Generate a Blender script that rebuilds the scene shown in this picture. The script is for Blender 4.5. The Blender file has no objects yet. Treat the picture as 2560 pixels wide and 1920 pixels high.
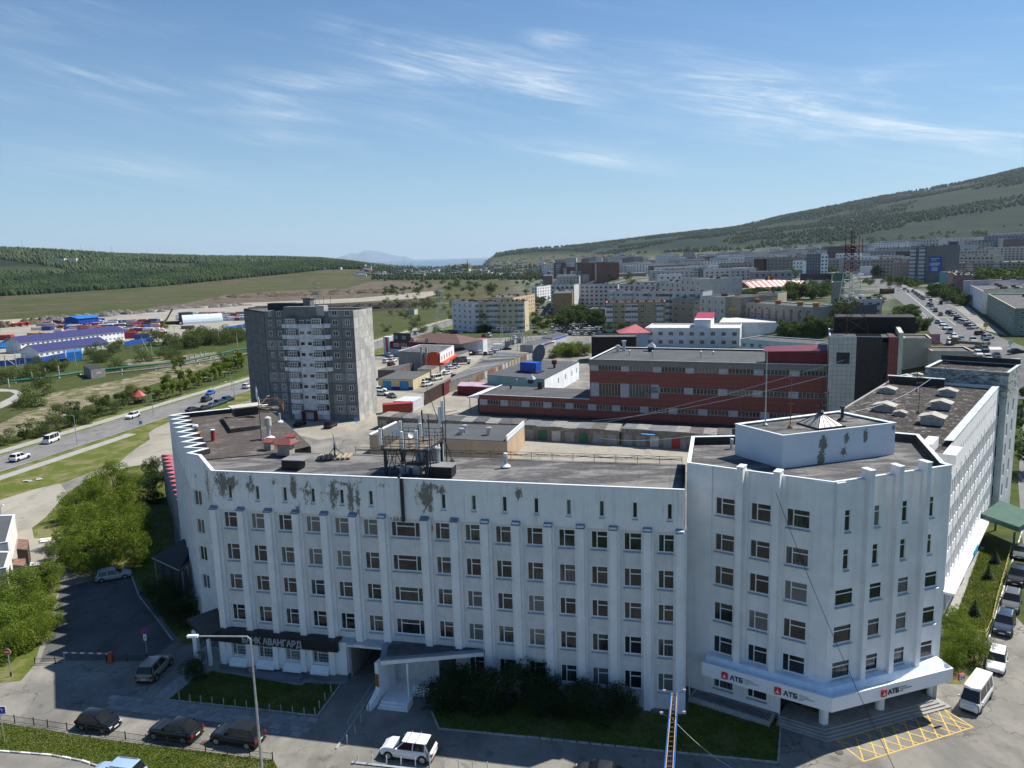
import bpy,math,random
import numpy as np
from mathutils import Vector,Matrix
R=math.radians
D=bpy.data
C=bpy.context.scene.collection
sc=bpy.context.scene
rnd=random.Random(7)

# ------------------------------------------------------------------ camera
F_PX,PITCH,ROLL,CAMH=1930.0,R(9.4),R(1.6),42.3
C_T,S_T,C_R,S_R=math.cos(PITCH),math.sin(PITCH),math.cos(ROLL),math.sin(ROLL)
cd=D.cameras.new('camera');cam=D.objects.new('camera',cd);C.objects.link(cam)
cd.sensor_width=36;cd.lens=F_PX/2560*36;cd.clip_start=0.5;cd.clip_end=200000
Xw,Dn,Fw=Vector((1,0,0)),Vector((0,-S_T,-C_T)),Vector((0,C_T,-S_T))
rt=Xw*C_R+Dn*S_R;up=Xw*S_R-Dn*C_R
m=Matrix((rt,up,-Fw)).transposed().to_4x4();m.translation=(0,0,CAMH)
cam.matrix_world=m;sc.camera=cam

# ------------------------------------------------------------------ light
SUN_EL,SUN_AZ=53,63
sd=D.lights.new('sun','SUN');sun=D.objects.new('sun',sd);C.objects.link(sun)
sd.energy=5.0;sd.angle=R(0.53);sd.color=(1,.955,.88)
sv=Vector((math.sin(R(SUN_AZ))*math.cos(R(SUN_EL)),math.cos(R(SUN_AZ))*math.cos(R(SUN_EL)),math.sin(R(SUN_EL))))
sun.rotation_euler=sv.to_track_quat('Z','Y').to_euler()
w=D.worlds.new('World');sc.world=w;w.use_nodes=True
sc.view_settings.view_transform='Standard';sc.view_settings.look='None'
sc.view_settings.gamma=1;sc.view_settings.use_curve_mapping=False
sc.view_settings.exposure=0.52
sc.render.resolution_x,sc.render.resolution_y=1024,768

class NT:
 """tiny helper to write node trees"""
 def __init__(s,tree):s.t=tree;s.n=tree.nodes;s.l=tree.links
 def new(s,typ,**k):
  n=s.n.new(typ)
  for a,v in k.items():setattr(n,a,v)
  return n
 def link(s,a,b):s.l.new(a,b)
 def val(s,inp,x):
  if isinstance(x,(int,float)):inp.default_value=x
  elif isinstance(x,(tuple,list)):
   inp.default_value=tuple(x)if len(inp.default_value)==len(x)else tuple(x)+(1,)
  else:s.link(x,inp)
 def math(s,op,a,b=0,c=0,clamp=False):
  n=s.new('ShaderNodeMath',operation=op,use_clamp=clamp)
  s.val(n.inputs[0],a);s.val(n.inputs[1],b);s.val(n.inputs[2],c)
  return n.outputs[0]
 def mix(s,f,a,b,mode='MIX'):
  n=s.new('ShaderNodeMix',data_type='RGBA',blend_type=mode)
  s.val(n.inputs[0],f);s.val(n.inputs[6],a);s.val(n.inputs[7],b)
  return n.outputs[2]
 def noise(s,vec,scale,detail=4,rough=.55,dist=0):
  n=s.new('ShaderNodeTexNoise');n.inputs['Scale'].default_value=scale
  n.inputs['Detail'].default_value=detail;n.inputs['Roughness'].default_value=rough
  n.inputs['Distortion'].default_value=dist;s.link(vec,n.inputs['Vector'])
  return n.outputs['Fac']
 def ramp(s,f,a,b):
  return s.math('SMOOTHSTEP',f,a,b)if False else s._mr(f,a,b)
 def _mr(s,f,a,b):
  n=s.new('ShaderNodeMapRange',interpolation_type='SMOOTHSTEP')
  s.val(n.inputs[0],f);n.inputs[1].default_value=a;n.inputs[2].default_value=b
  return n.outputs[0]
 def scalev(s,vec,xyz,rot=None):
  n=s.new('ShaderNodeMapping');n.inputs['Scale'].default_value=xyz
  if rot:n.inputs['Rotation'].default_value=rot
  s.link(vec,n.inputs['Vector']);return n.outputs[0]

# world: physical sky with thin cirrus
N=NT(w.node_tree);N.n.clear()
sky=N.new('ShaderNodeTexSky');sky.sky_type='NISHITA';sky.sun_disc=False
sky.sun_elevation=R(SUN_EL);sky.sun_rotation=R(SUN_AZ)
sky.altitude=50;sky.air_density=1.15;sky.dust_density=.35;sky.ozone_density=2.2
tc=N.new('ShaderNodeTexCoord');sp=N.new('ShaderNodeSeparateXYZ');N.link(tc.outputs['Generated'],sp.inputs[0])
az=N.math('MULTIPLY',N.math('ARCTAN2',sp.outputs[0],sp.outputs[1]),57.2958)
el=N.math('MULTIPLY',N.math('ARCSINE',sp.outputs[2]),57.2958)
cb=N.new('ShaderNodeCombineXYZ');N.link(az,cb.inputs[0]);N.link(el,cb.inputs[1])
cr0=N.scalev(cb.outputs[0],(1,1,1),(0,0,R(11)))
st1=N.noise(N.scalev(cr0,(.055,.55,1)),1.0,10,.66,1.4)
st2=N.noise(N.scalev(cr0,(.16,1.5,1)),1.0,9,.66,.9)
mask=None
# cirrus bands: azimuth, elevation, half length, half width, slope (deg), strength
for a0,e0,la,lb,sl,k in((.7,11.8,6.5,1.4,-14,1.5),(-5.3,12.6,4,.9,-14,.75),(-14.3,11.7,5,.8,6,.55),(-25,11.6,4.2,.45,-6,.75),(-16.9,9.8,4,.5,-3,.5),
(-16.5,8.5,2.6,.35,-3,.5),(19,9.5,7.5,1.25,-15,1.7),(27.6,7.3,9.5,1.3,-9,1.8),(25.7,10.7,4,.5,-3,.5),(6.3,6.9,6,.5,-10,.75),
(-9.3,14.9,3,.6,-8,.5),(-2.3,14.4,1.6,.5,-8,.5),(3.1,14.5,2.6,.5,3,.5),(-28,10.2,6,.7,-7,.15),(33,5.1,3,.5,-5,.6),
(-30,14.8,4.5,.9,-7,.2),(10.4,9.4,3.5,.7,-13,.4),(-25,6.2,10,.8,-3,.25),(15,11.5,8,2,-10,.25),(-8,10.5,5,1.2,-12,.2)):
 dx=N.math('SUBTRACT',az,a0);dy=N.math('SUBTRACT',el,e0)
 c_,s_=math.cos(R(sl)),math.sin(R(sl))
 p=N.math('ADD',N.math('MULTIPLY',dx,c_/la),N.math('MULTIPLY',dy,s_/la))
 q=N.math('ADD',N.math('MULTIPLY',dx,-s_/lb/1.2),N.math('MULTIPLY',dy,c_/lb/1.2))
 g=N.math('EXPONENT',N.math('MULTIPLY',N.math('ADD',N.math('MULTIPLY',p,p),N.math('MULTIPLY',q,q)),-1.0))
 g=N.math('MULTIPLY',g,k)
 mask=g if mask is None else N.math('MAXIMUM',mask,g)
tex=N.math('MULTIPLY',N._mr(st1,.34,.70),N.math('ADD',N.math('MULTIPLY',N._mr(st2,.34,.7),.6),.34))
cl=N.math('MULTIPLY',N.math('POWER',mask,.75),tex)
veil=N.math('MULTIPLY',N._mr(st1,.5,.85),N.math('MULTIPLY',N._mr(el,1,9),.12))
cl=N.math('MINIMUM',N.math('ADD',N.math('MULTIPLY',cl,.85),veil),.75)
hz=N.math('EXPONENT',N.math('DIVIDE',N.math('MAXIMUM',el,0),-9.5))
col=N.mix(1.0,sky.outputs[0],(.47,.88,1.30),'MULTIPLY')
col=N.mix(N.math('MULTIPLY',hz,.85),col,(7.2,10.2,12.6))
col=N.mix(cl,col,(11.5,12.8,14))
bg=N.new('ShaderNodeBackground');N.link(col,bg.inputs[0]);bg.inputs[1].default_value=.053
wo=N.new('ShaderNodeOutputWorld');N.link(bg.outputs[0],wo.inputs[0])

# ------------------------------------------------------------------ survey helpers
def ray(u,v):
 px,py=u-1280,v-960
 a=px*C_R-py*S_R;b=px*S_R+py*C_R
 return Vector((a,F_PX*C_T-b*S_T,-F_PX*S_T-b*C_T))
def G(u,v,z=0.0):
 r=ray(u,v);t=(z-CAMH)/r.z
 return Vector((r.x*t,r.y*t,z))
def FP(u,v,P0,P1):
 r=ray(u,v);d=Vector((P1[0]-P0[0],P1[1]-P0[1]));L=d.length;d/=L
 nx,ny=-d.y,d.x
 t=(P0[0]*nx+P0[1]*ny)/(r.x*nx+r.y*ny)
 return(r.x*t-P0[0])*d.x+(r.y*t-P0[1])*d.y,CAMH+r.z*t
def PX(x,y,z):
 w_=y*C_T-(z-CAMH)*S_T;b=(-y*S_T-(z-CAMH)*C_T)*F_PX/w_;a=x*F_PX/w_
 return 1280+a*C_R+b*S_R,960-a*S_R+b*C_R
def S(x):
 x=min(1,max(0,x));return x*x*(3-2*x)

# ------------------------------------------------------------------ terrain
def lerp(xs,ys,x):return float(np.interp(x,xs,ys))
SKY_AZ=[-60,-36,-32.9,-29.7,-26.3,-21.5,-16.2,-13.5,-11.6,-9.1,-5,-2.6,-1.8,.7,5.1,10.1,13.4,16.5,19.5,22.4,25.2,27.9,30.4,33.1,38,60]
SKY_EL=[2.0,1.9,1.48,1.25,.92,.67,.46,.30,.05,-.39,-.7,-.3,.07,.43,.65,1.09,1.37,1.67,2.25,2.72,3.17,3.51,3.86,4.39,5.4,8.0]
def T(x,y):
 z=10.5*S((x-92)/60)+.065*max(0,x-300)
 if y<60:z*=S(y/60)
 r=math.hypot(x,y)
 if r>1200 and y>0:
  a=math.degrees(math.atan2(x,y));e=lerp(SKY_AZ,SKY_EL,a)
  if a<-3:
   k=S((r-1560)/1150)
   top=CAMH+2650*math.tan(R(e))-9
   if a>-9:top=top
   z=z*(1-k)+k*max(top,-10)
  else:
   r0=2700 if a>8 else 3600
   k=min(1,max(0,(r-r0)/(5600-r0)));k=k**1.15
   top=CAMH+5600*math.tan(R(e))
   z=z*(1-k)+k*top
   z+=22*S((r-r0)/900)*math.sin(x*.0042+1)*math.sin(y*.0031)*(1-abs(2*k-1))
  if-9<a<0:
   k=S((r-3600)/900)*min(1,S((-a-.9)/1.6));z=z*(1-k)-40*k
 return z
def GT(u,v,dz=0.0):
 """where the line of sight through a survey mark meets the terrain"""
 p=G(u,v,dz)
 if 0<p.y<260 and p.x<85:return p
 r=ray(u,v).normalized();r=r/math.hypot(r.x,r.y);d=60.0;st_=8.0;last=d
 while d<9000:
  x,y,z=r.x*d,r.y*d,CAMH+r.z*d
  if z<=T(x,y)+dz:break
  last=d;d+=st_*(1+d/900)
 lo,hi=last,d
 for i in range(14):
  mid=(lo+hi)/2
  if CAMH+r.z*mid<=T(r.x*mid,r.y*mid)+dz:hi=mid
  else:lo=mid
 return Vector((r.x*hi,r.y*hi,CAMH+r.z*hi))

# ------------------------------------------------------------------ meshes
class MB:
 def __init__(s):s.v=[];s.f=[];s.m=[]
 def q(s,*pts,m=0):
  n=len(s.v);s.v+=[tuple(p)for p in pts];s.f.append(tuple(range(n,n+len(pts))));s.m.append(m);return s
 def box(s,x0,x1,y0,y1,z0,z1,m=0,top=None):
  n=len(s.v)
  s.v+=[(x0,y0,z0),(x1,y0,z0),(x1,y1,z0),(x0,y1,z0),(x0,y0,z1),(x1,y0,z1),(x1,y1,z1),(x0,y1,z1)]
  for i,f in enumerate(((0,3,2,1),(4,5,6,7),(0,1,5,4),(1,2,6,5),(2,3,7,6),(3,0,4,7))):
   s.f.append(tuple(n+k for k in f));s.m.append(top if(i==1 and top is not None)else m)
  return s
 def prism(s,poly,z0,z1,m=0,mt=None,cap=True,bot=True):
  n=len(s.v);k=len(poly)
  zs0=z0 if isinstance(z0,(list,tuple))else[z0]*k;zs1=z1 if isinstance(z1,(list,tuple))else[z1]*k
  s.v+=[(p[0],p[1],z)for p,z in zip(poly,zs0)]+[(p[0],p[1],z)for p,z in zip(poly,zs1)]
  for i in range(k):
   j=(i+1)%k;s.f.append((n+i,n+j,n+k+j,n+k+i));s.m.append(m)
  if cap:s.f.append(tuple(n+k+i for i in range(k)));s.m.append(m if mt is None else mt)
  if bot:s.f.append(tuple(n+k-1-i for i in range(k)));s.m.append(m)
  return s
 def tube(s,pts,r,n=6,m=0,r1=None,cap=True):
  pts=[Vector(p)for p in pts];b=len(s.v);K=len(pts)
  for i,p in enumerate(pts):
   d=(pts[min(i+1,K-1)]-pts[max(i-1,0)]).normalized()
   a=d.cross(Vector((0,0,1)))
   if a.length<.01:a=Vector((1,0,0))
   a.normalize();c=d.cross(a)
   rr=r if r1 is None else r+(r1-r)*i/(K-1)
   for j in range(n):
    t=2*math.pi*j/n;s.v.append(tuple(p+(a*math.cos(t)+c*math.sin(t))*rr))
  for i in range(K-1):
   for j in range(n):
    k=(j+1)%n;s.f.append((b+i*n+j,b+i*n+k,b+(i+1)*n+k,b+(i+1)*n+j));s.m.append(m)
  if cap:
   s.f.append(tuple(b+j for j in range(n)));s.m.append(m)
   s.f.append(tuple(b+(K-1)*n+n-1-j for j in range(n)));s.m.append(m)
  return s
 def bar(s,p0,p1,w,m=0):return s.tube([p0,p1],w*.72,4,m)
 def lathe(s,cx,cy,prof,n=12,m=0):
  b=len(s.v);K=len(prof)
  for r,z in prof:
   for j in range(n):t=2*math.pi*j/n;s.v.append((cx+r*math.cos(t),cy+r*math.sin(t),z))
  for i in range(K-1):
   for j in range(n):
    k=(j+1)%n;s.f.append((b+i*n+j,b+i*n+k,b+(i+1)*n+k,b+(i+1)*n+j));s.m.append(m)
  s.f.append(tuple(b+(K-1)*n+j for j in range(n)));s.m.append(m)
  return s
 def mesh(s,name,mats,smooth=False):
  me=D.meshes.new(name);me.from_pydata(s.v,[],s.f)
  mats=mats if isinstance(mats,(list,tuple))else[mats]
  for x in mats:me.materials.append(x)
  if len(mats)>1:me.polygons.foreach_set('material_index',s.m)
  if smooth:
   me.polygons.foreach_set('use_smooth',[True]*len(me.polygons))
   try:me.set_sharp_from_angle(angle=R(38))
   except Exception:pass
  me.update();return me
 def build(s,name,mats,parent=None,smooth=False,kind=None,label=None):
  return ob(name,s.mesh(name,mats,smooth),parent,kind=kind,label=label)
def ob(name,me,parent=None,loc=None,rz=0,kind=None,label=None,sc_=None):
 o=D.objects.new(name,me);C.objects.link(o)
 if parent is not None:o.parent=parent
 if loc is not None:o.location=loc
 if rz:o.rotation_euler=(0,0,rz)
 if sc_:o.scale=sc_ if isinstance(sc_,tuple)else(sc_,)*3
 if kind:o['kind']=kind
 if label:o['label']=label
 return o
def thing(name,label,cat,loc=(0,0,0),rz=0,group=None,me=None):
 o=ob(name,me,None,loc,rz);o['label']=label;o['category']=cat
 if group:o['group']=group
 return o
def copytree(o,loc,rz,label,group=None,scale=None):
 c=o.copy();C.objects.link(c);c.location=loc;c.rotation_euler=(0,0,rz);c['label']=label
 if group:c['group']=group
 if scale:c.scale=(scale,)*3
 for ch in KIDS.get(o.name,[]):
  d=ch.copy();C.objects.link(d);d.parent=c
  for g2 in KIDS.get(ch.name,[]):
   e=g2.copy();C.objects.link(e);e.parent=d
 return c
KIDS={}
def remember(root):
 def rec(o):
  k=[x for x in D.objects if x.parent==o];KIDS[o.name]=k
  for x in k:rec(x)
 rec(root)

# ------------------------------------------------------------------ materials
MC={}
def mat(name,col,rough=.85,var=.12,scale=.6,col2=None,c2=(.45,.7),metal=0,spec=.4,bump=0,bscale=8,obj=False,stretch=None,streak=0,fn=None):
 if name in MC:return MC[name]
 m=D.materials.new(name);MC[name]=m;m.use_nodes=True
 N=NT(m.node_tree);b=N.n['Principled BSDF']
 b.inputs['Roughness'].default_value=rough;b.inputs['Metallic'].default_value=metal
 b.inputs['Specular IOR Level'].default_value=spec
 if obj:vec=N.new('ShaderNodeTexCoord').outputs['Object']
 else:vec=N.new('ShaderNodeNewGeometry').outputs['Position']
 v1=N.scalev(vec,stretch)if stretch else vec
 c=tuple(col)+(1,)
 f=N.noise(v1,scale,6,.6)
 lo=tuple(x*(1-var)for x in col);hi=tuple(min(1,x*(1+var))for x in col)
 c=N.mix(N._mr(f,.3,.7),lo,hi)
 if col2:c=N.mix(N._mr(N.noise(v1,scale*2.3,7,.65,.6),*c2),c,col2)
 if streak:
  g=N.noise(N.scalev(vec,(2.2,2.2,.12)),1.0,5,.6)
  c=N.mix(N.math('MULTIPLY',N._mr(g,.48,.78),streak),c,tuple(x*.45 for x in col))
 if fn:c=fn(N,vec,c,b)or c
 N.link(c,b.inputs['Base Color'])if not isinstance(c,tuple)else N.val(b.inputs['Base Color'],c)
 if bump:
  bn=N.new('ShaderNodeBump');bn.inputs['Strength'].default_value=bump;bn.inputs['Distance'].default_value=.05
  N.link(N.noise(vec,bscale,5,.6),bn.inputs['Height']);N.link(bn.outputs[0],b.inputs['Normal'])
 return m
def wallm(col,name=None,streak=.25,**k):
 name=name or 'wall_%02d_%02d_%02d'%tuple(int(x*99)for x in col)
 return mat(name,col,.9,.1,.35,streak=streak,spec=.25,**k)
def glassm(name,dark,light,rough=.06):
 if name in MC:return MC[name]
 m=D.materials.new(name);MC[name]=m;m.use_nodes=True;N=NT(m.node_tree);b=N.n['Principled BSDF']
 oi=N.new('ShaderNodeObjectInfo').outputs['Random']
 tcn=N.new('ShaderNodeTexCoord').outputs['Object']
 cur=N._mr(N.noise(N.scalev(tcn,(14,1,.6)),1,2),.35,.6) # curtain folds
 fold=N.math('MULTIPLY',cur,N._mr(N.math('FRACT',N.math('MULTIPLY',oi,7.3)),.45,1.0))
 c=N.mix(N.math('MULTIPLY',fold,.7),dark,light)
 c=N.mix(N._mr(N.noise(N.scalev(N.new('ShaderNodeNewGeometry').outputs['Position'],(.9,.9,.9)),1,4),.45,.7),c,tuple(x*.35 for x in dark))
 bl=N._mr(N.math('FRACT',N.math('MULTIPLY',oi,13.7)),.80,.83);c=N.mix(N.math('MULTIPLY',bl,.8),c,light)
 N.link(c,b.inputs['Base Color']);b.inputs['Roughness'].default_value=rough;b.inputs['Specular IOR Level'].default_value=.5
 bn=N.new('ShaderNodeBump');bn.inputs['Strength'].default_value=.12;bn.inputs['Distance'].default_value=.02
 N.link(N.noise(tcn,1.4,1),bn.inputs['Height']);N.link(bn.outputs[0],b.inputs['Normal'])
 return m
GLASS=glassm('window_glass',(.022,.025,.026),(.17,.17,.16))
GLASSF=glassm('far_window_glass',(.05,.055,.065),(.2,.2,.2),.15)
WFRAME=mat('window_frame_paint',(.78,.79,.78),.5,.05)
WHITE=mat('white_stucco',(.80,.785,.77),.9,.06,.5,streak=.22,bump=.15,bscale=14)
ROOFG=mat('roofing_felt',(.07,.07,.073),.95,.3,.25,col2=(.14,.135,.13),c2=(.52,.72),stretch=(.35,1.2,1),bump=.3,bscale=3)
METAL=mat('galvanised_metal',(.45,.47,.49),.45,.15,2,metal=.6)
LMETAL=mat('white_sheet_metal',(.72,.76,.78),.45,.06,1.5)
DMETAL=mat('dark_steel',(.035,.038,.045),.6,.2,3)
CONC=mat('concrete',(.38,.37,.35),.95,.15,.8,col2=(.25,.24,.22),streak=.25)
BLACKP=mat('black_paint',(.015,.015,.017),.5,.2)
RED=mat('red_paint',(.42,.05,.04),.6,.1)
YEL=mat('yellow_paint',(.75,.48,.03),.6,.1)
BLUE=mat('blue_paint',(.02,.10,.42),.6,.12)
RUST=mat('rust',(.22,.085,.04),.9,.35,1.5)
WOOD=mat('old_planks',(.33,.27,.20),.9,.25,2)
# ================================================================== GROUND
def green(N,vec,c,b):
 f1=N.noise(vec,.006,5,.6);f2=N.noise(N.scalev(vec,(.6,1.6,1),(0,0,R(14))),.009,9,.72,.8);f3=N.noise(vec,.35,5,.7)
 s2=N.new('ShaderNodeSeparateXYZ');N.link(vec,s2.inputs[0])
 g=N.mix(N._mr(f3,.35,.7),(.036,.056,.012),(.070,.092,.020))
 ys=N.new('ShaderNodeSeparateXYZ');N.link(vec,ys.inputs[0]);dryk=N.math('MULTIPLY',N._mr(f2,.38,.56),N.math('ADD',.25,N.math('MULTIPLY',N._mr(ys.outputs[1],430,720),.72)))
 g=N.mix(dryk,g,N.mix(N._mr(N.noise(vec,.03,8,.75),.4,.62),(.105,.084,.052),(.055,.058,.024))) # dry marsh grass
 g=N.mix(N.math('MULTIPLY',N._mr(f1,.5,.64),.7),g,(.042,.058,.020))
 z=s2.outputs[2];x=s2.outputs[0];y=s2.outputs[1]
 tm=N.math('MULTIPLY',N.math('MULTIPLY',N._mr(N.math('SUBTRACT',x,N.math('MULTIPLY',y,-.012)),-10,60),N._mr(y,330,480)),N.math('SUBTRACT',1.0,N._mr(y,2300,3000)))
 town=N.mix(N._mr(N.noise(vec,.03,5,.7),.42,.6),(.20,.195,.18),(.038,.058,.022))
 tm=N.math('MULTIPLY',tm,N.math('SUBTRACT',1.0,N._mr(z,48,80)))
 g=N.mix(N.math('MULTIPLY',tm,.85),g,town)
 hill=N.mix(N._mr(N.noise(vec,.0045,10,.74,.8),.42,.60),(.006,.016,.012),(.022,.036,.016))
 hill=N.mix(N._mr(N.noise(vec,.02,6,.7),.35,.75),hill,(.018,.032,.018))
 hill=N.mix(N.math('MULTIPLY',N._mr(z,300,450),N._mr(N.noise(vec,.006,6,.7),.45,.65)),hill,(.04,.04,.034))
 g=N.mix(N._mr(z,28,60),g,hill)
 return g
MG=mat('meadow_and_hillside',(.06,.09,.03),.95,fn=green,bump=.6,bscale=.25,spec=.1)
azs=sorted(set([a*.5 for a in range(-92,93)]+[a*5 for a in range(-36,37)]))
azs=[a for a in azs if a<180]
rs=[0.5]+[12*1.0385**i for i in range(171)]+[7700,8600,10000]
vv=[];ff=[]
for r in rs:
 for a in azs:
  x,y=r*math.sin(R(a)),r*math.cos(R(a))
  z=T(x,y)
  if r>1500 and abs(z)>60:z+=(math.sin(x*.011)+math.sin(y*.013+x*.004)+math.sin(x*.03+y*.02)*.5)*2.2*min(1,z/250)
  if r>6000:z-=(r-6000)*.08
  vv.append((x,y,z))
n=len(azs)
for i in range(len(rs)-1):
 for j in range(n):
  k=(j+1)%n;ff.append((i*n+j,(i+1)*n+j,(i+1)*n+k,i*n+k))
me=D.meshes.new('ground');me.from_pydata(vv,[],ff);me.materials.append(MG)
me.polygons.foreach_set('use_smooth',[True]*len(me.polygons))
ob('ground',me,kind='structure')
MSEA=mat('sea_water',(.05,.11,.17),.25,.05,.001,spec=.5)
mb=MB();mb.q((-60000,3600,-22),(60000,3600,-22),(60000,70000,-22),(-60000,70000,-22));mb.build('sea',MSEA,kind='structure')

# far snow-streaked island and a rock in the sea
def ridge(name,pts,dist,depth,m,base=-24):
 """a mountain with a front and a back slope: pts = azimuth, elevation (deg) of its crest"""
 mb=MB();K=len(pts)
 rows=[]
 for kk,(fr,hf)in enumerate(((-1,0),(-.55,.45),(-.25,.8),(0,1),(.5,.5),(1,0))):
  row=[]
  for i,(a,e)in enumerate(pts):
   jit=.13*math.sin(i*2.3+kk*1.7)*(0 if hf in(0,1)else 1)
   h=max(0,CAMH+dist*math.tan(R(e))-base)*max(0,hf+jit*.9)
   d=dist+fr*depth
   row.append(len(mb.v));mb.v.append((d*math.sin(R(a)),d*math.cos(R(a)),base+h))
  rows.append(row)
 for a,b in zip(rows,rows[1:]):
  for i in range(K-1):mb.f.append((a[i],a[i+1],b[i+1],b[i]));mb.m.append(0)
 return mb.build(name,m,smooth=True,kind='structure')
def snow(N,vec,c,b):
 f=N.noise(N.scalev(vec,(3,3,.5)),.0005,8,.7,1.0)
 s2=N.new('ShaderNodeSeparateXYZ');N.link(vec,s2.inputs[0])
 k=N.math('MULTIPLY',N._mr(f,.47,.60),N._mr(s2.outputs[2],120,420))
 return N.mix(k,(.13,.20,.28),(.42,.5,.56))  # blue of the distance haze is put into rock and snow colours
MI=mat('haze_tinted_rock_with_snow',(.1,.15,.2),.95,fn=snow,spec=.1)
ridge('island',[(-14.2,-.2),(-13,.1),(-12.2,.28),(-11.3,.55),(-10.9,.5),(-10.4,.72),(-9.9,.68),(-9.2,.55),(-8.6,.42),(-8,.22),(-7.5,.18),(-7,.0),(-6.4,-.25)],30000,2500,MI)
ridge('distant_mountains',[(-24,-.1),(-21,.35),(-19,.42),(-17,.3),(-15,.35),(-13,.2),(-11,.05),(-9,-.3)],36000,2500,MI)

# ------------------------------------------------------------------ sheets on the ground
def sheet(name,pts,m,dz,world=False,kind='structure',drape=False):
 if not world:pts=[GT(u,v)if drape else G(u,v)for u,v in pts]
 me=MB()
 if drape: # strip between two polylines given as pairs
  pass
 me.q(*[(p[0],p[1],(T(p[0],p[1])if drape else 0)+dz)for p in pts])
 return me.build(name,m,kind=kind)
def asph(c,patch,crackk=.5,sc_=1.0):
 def fn(N,vec,_,b):
  f1=N.noise(vec,.12*sc_,6,.65,.4);f2=N.noise(vec,1.3,6,.7);f3=N.noise(N.scalev(vec,(1,.35,1),(0,0,R(-14))),.35,5,.6)
  k=N.mix(N._mr(f1,.35,.68),c,patch)
  k=N.mix(N.math('MULTIPLY',N._mr(f2,.5,.8),.45),k,tuple(x*.6 for x in c))
  k=N.mix(N.math('MULTIPLY',N._mr(f3,.5,.68),.4),k,tuple(x*.5 for x in c));k=N.mix(N.math('MULTIPLY',N._mr(N.noise(vec,.45,3,.5),.62,.68),.45),k,tuple(x*.45 for x in c))
  vo=N.new('ShaderNodeTexVoronoi',feature='DISTANCE_TO_EDGE');vo.inputs['Scale'].default_value=.22
  dn=N.new('ShaderNodeTexNoise');dn.inputs['Scale'].default_value=.6;dn.inputs['Detail'].default_value=6;N.link(vec,dn.inputs['Vector'])
  mx=N.new('ShaderNodeVectorMath',operation='MULTIPLY_ADD');N.link(dn.outputs['Color'],mx.inputs[0]);mx.inputs[1].default_value=(3,3,3);N.link(vec,mx.inputs[2])
  N.link(mx.outputs[0],vo.inputs['Vector'])
  ck=N.math('SUBTRACT',1.0,N._mr(vo.outputs['Distance'],.0,.018))
  return N.mix(N.math('MULTIPLY',N.math('MULTIPLY',ck,crackk),N._mr(N.noise(vec,.07,3),.42,.6)),k,tuple(x*.35 for x in c))
 return fn
ASPH=mat('worn_asphalt',(.2,.2,.2),.93,fn=asph((.165,.158,.142),(.27,.253,.22),.85),bump=.35,bscale=4,spec=.2)
ROADM=mat('road_asphalt',(.15,.15,.15),.9,fn=asph((.17,.168,.165),(.215,.21,.2),.35),bump=.2,bscale=5,spec=.25)
DIRT=mat('dusty_gravel_yard',(.3,.28,.24),.97,fn=asph((.34,.315,.265),(.26,.24,.20),.15,.5),bump=.6,bscale=2,spec=.1)
EARTH=mat('dug_earth',(.1,.08,.06),.98,.35,.05,col2=(.17,.14,.105),bump=1,bscale=.4,spec=.1)
DARKEARTH=mat('dark_peat',(.035,.03,.027),.98,.4,.05,col2=(.085,.07,.055),bump=1,bscale=.4,spec=.1)
SAND=mat('sandy_bank',(.23,.19,.135),.98,.3,.12,col2=(.085,.10,.035),c2=(.44,.58),bump=.8,bscale=1,spec=.1)
PAVE=mat('concrete_pavement',(.33,.32,.30),.93,.12,.5,col2=(.25,.24,.23),bump=.3,bscale=5)
KERB=mat('kerb_stone',(.36,.35,.33),.93,.2,1.2)
def grassf(N,vec,c,b):
 f=N.noise(vec,.22,6,.7,.4);g=N.noise(vec,3.5,5,.75)
 k=N.mix(N._mr(g,.3,.72),(.055,.080,.013),(.125,.150,.028))
 k=N.mix(N.math('MULTIPLY',N._mr(f,.44,.62),.8),k,(.20,.175,.085))
 return k
GRASS=mat('short_grass',(.05,.09,.02),.95,fn=grassf,bump=1.0,bscale=6,spec=.12)

# the yard: one big worn surface from the road to the houses behind
sheet('yard',[(-121,10),(48.5,40),(80,200),(60,420),(-58,395),(-93,232),(-106,172)],ASPH,.004,world=True)
sheet('dirt_lot',[(-30,1262),(60,1225),(150,1208),(172,1238),(230,1185),(292,1160),(330,1138),(345,1105),(385,1072),(430,1052),(437,1100),(430,1200),(380,1240),(250,1300),(200,1380),(150,1440),(130,1480),(-40,1560)],DIRT,.010)
sheet('gravel_lot',[(955,975),(1100,955),(1180,915),(1230,870),(1090,880),(1000,900),(942,900),(700,1030),(690,1075),(800,1100),(925,1075),(990,1045),(1010,1035),(1190,1045),(1215,1035),(1210,990),(1060,985)],DIRT,.010)
sheet('gravel_road',[(1120,1135),(1240,1105),(1320,1090),(1560,1100),(1725,1115),(1725,1180),(1250,1160)],DIRT,.016)

# the main road on the left with verges and pavements
dirR=Vector((12.2,56.9)).normalized();nrm=Vector((-dirR.y,dirR.x))
A0r=Vector((-109.44,159.52))
def rl(off,s):p=A0r+dirR*s+nrm*off;return(p.x,p.y)
BEND=250
def strip(name,o0,o1,m,dz,s0=-190,s1=800):
 mb=MB();prev=None;ss=[s0+(s1-s0)*i/60 for i in range(61)]
 for s_ in ss:
  bend=.00042*max(0,s_-230)**1.75*.45
  a=rl(o0,s_);b=rl(o1,s_)
  row=((a[0]+bend,a[1],dz),(b[0]+bend,b[1],dz))
  if prev:mb.q(prev[0],row[0],row[1],prev[1])
  prev=row
 return mb.build(name,m,kind='structure')
strip('grass_verge',-9.5,20,GRASS,.008)
strip('road',0,11.8,ROADM,.016)
strip('pavement',13.9,17.2,PAVE,.016)
strip('pavement',-5.6,-2.6,PAVE,.016,-190,36)
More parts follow.
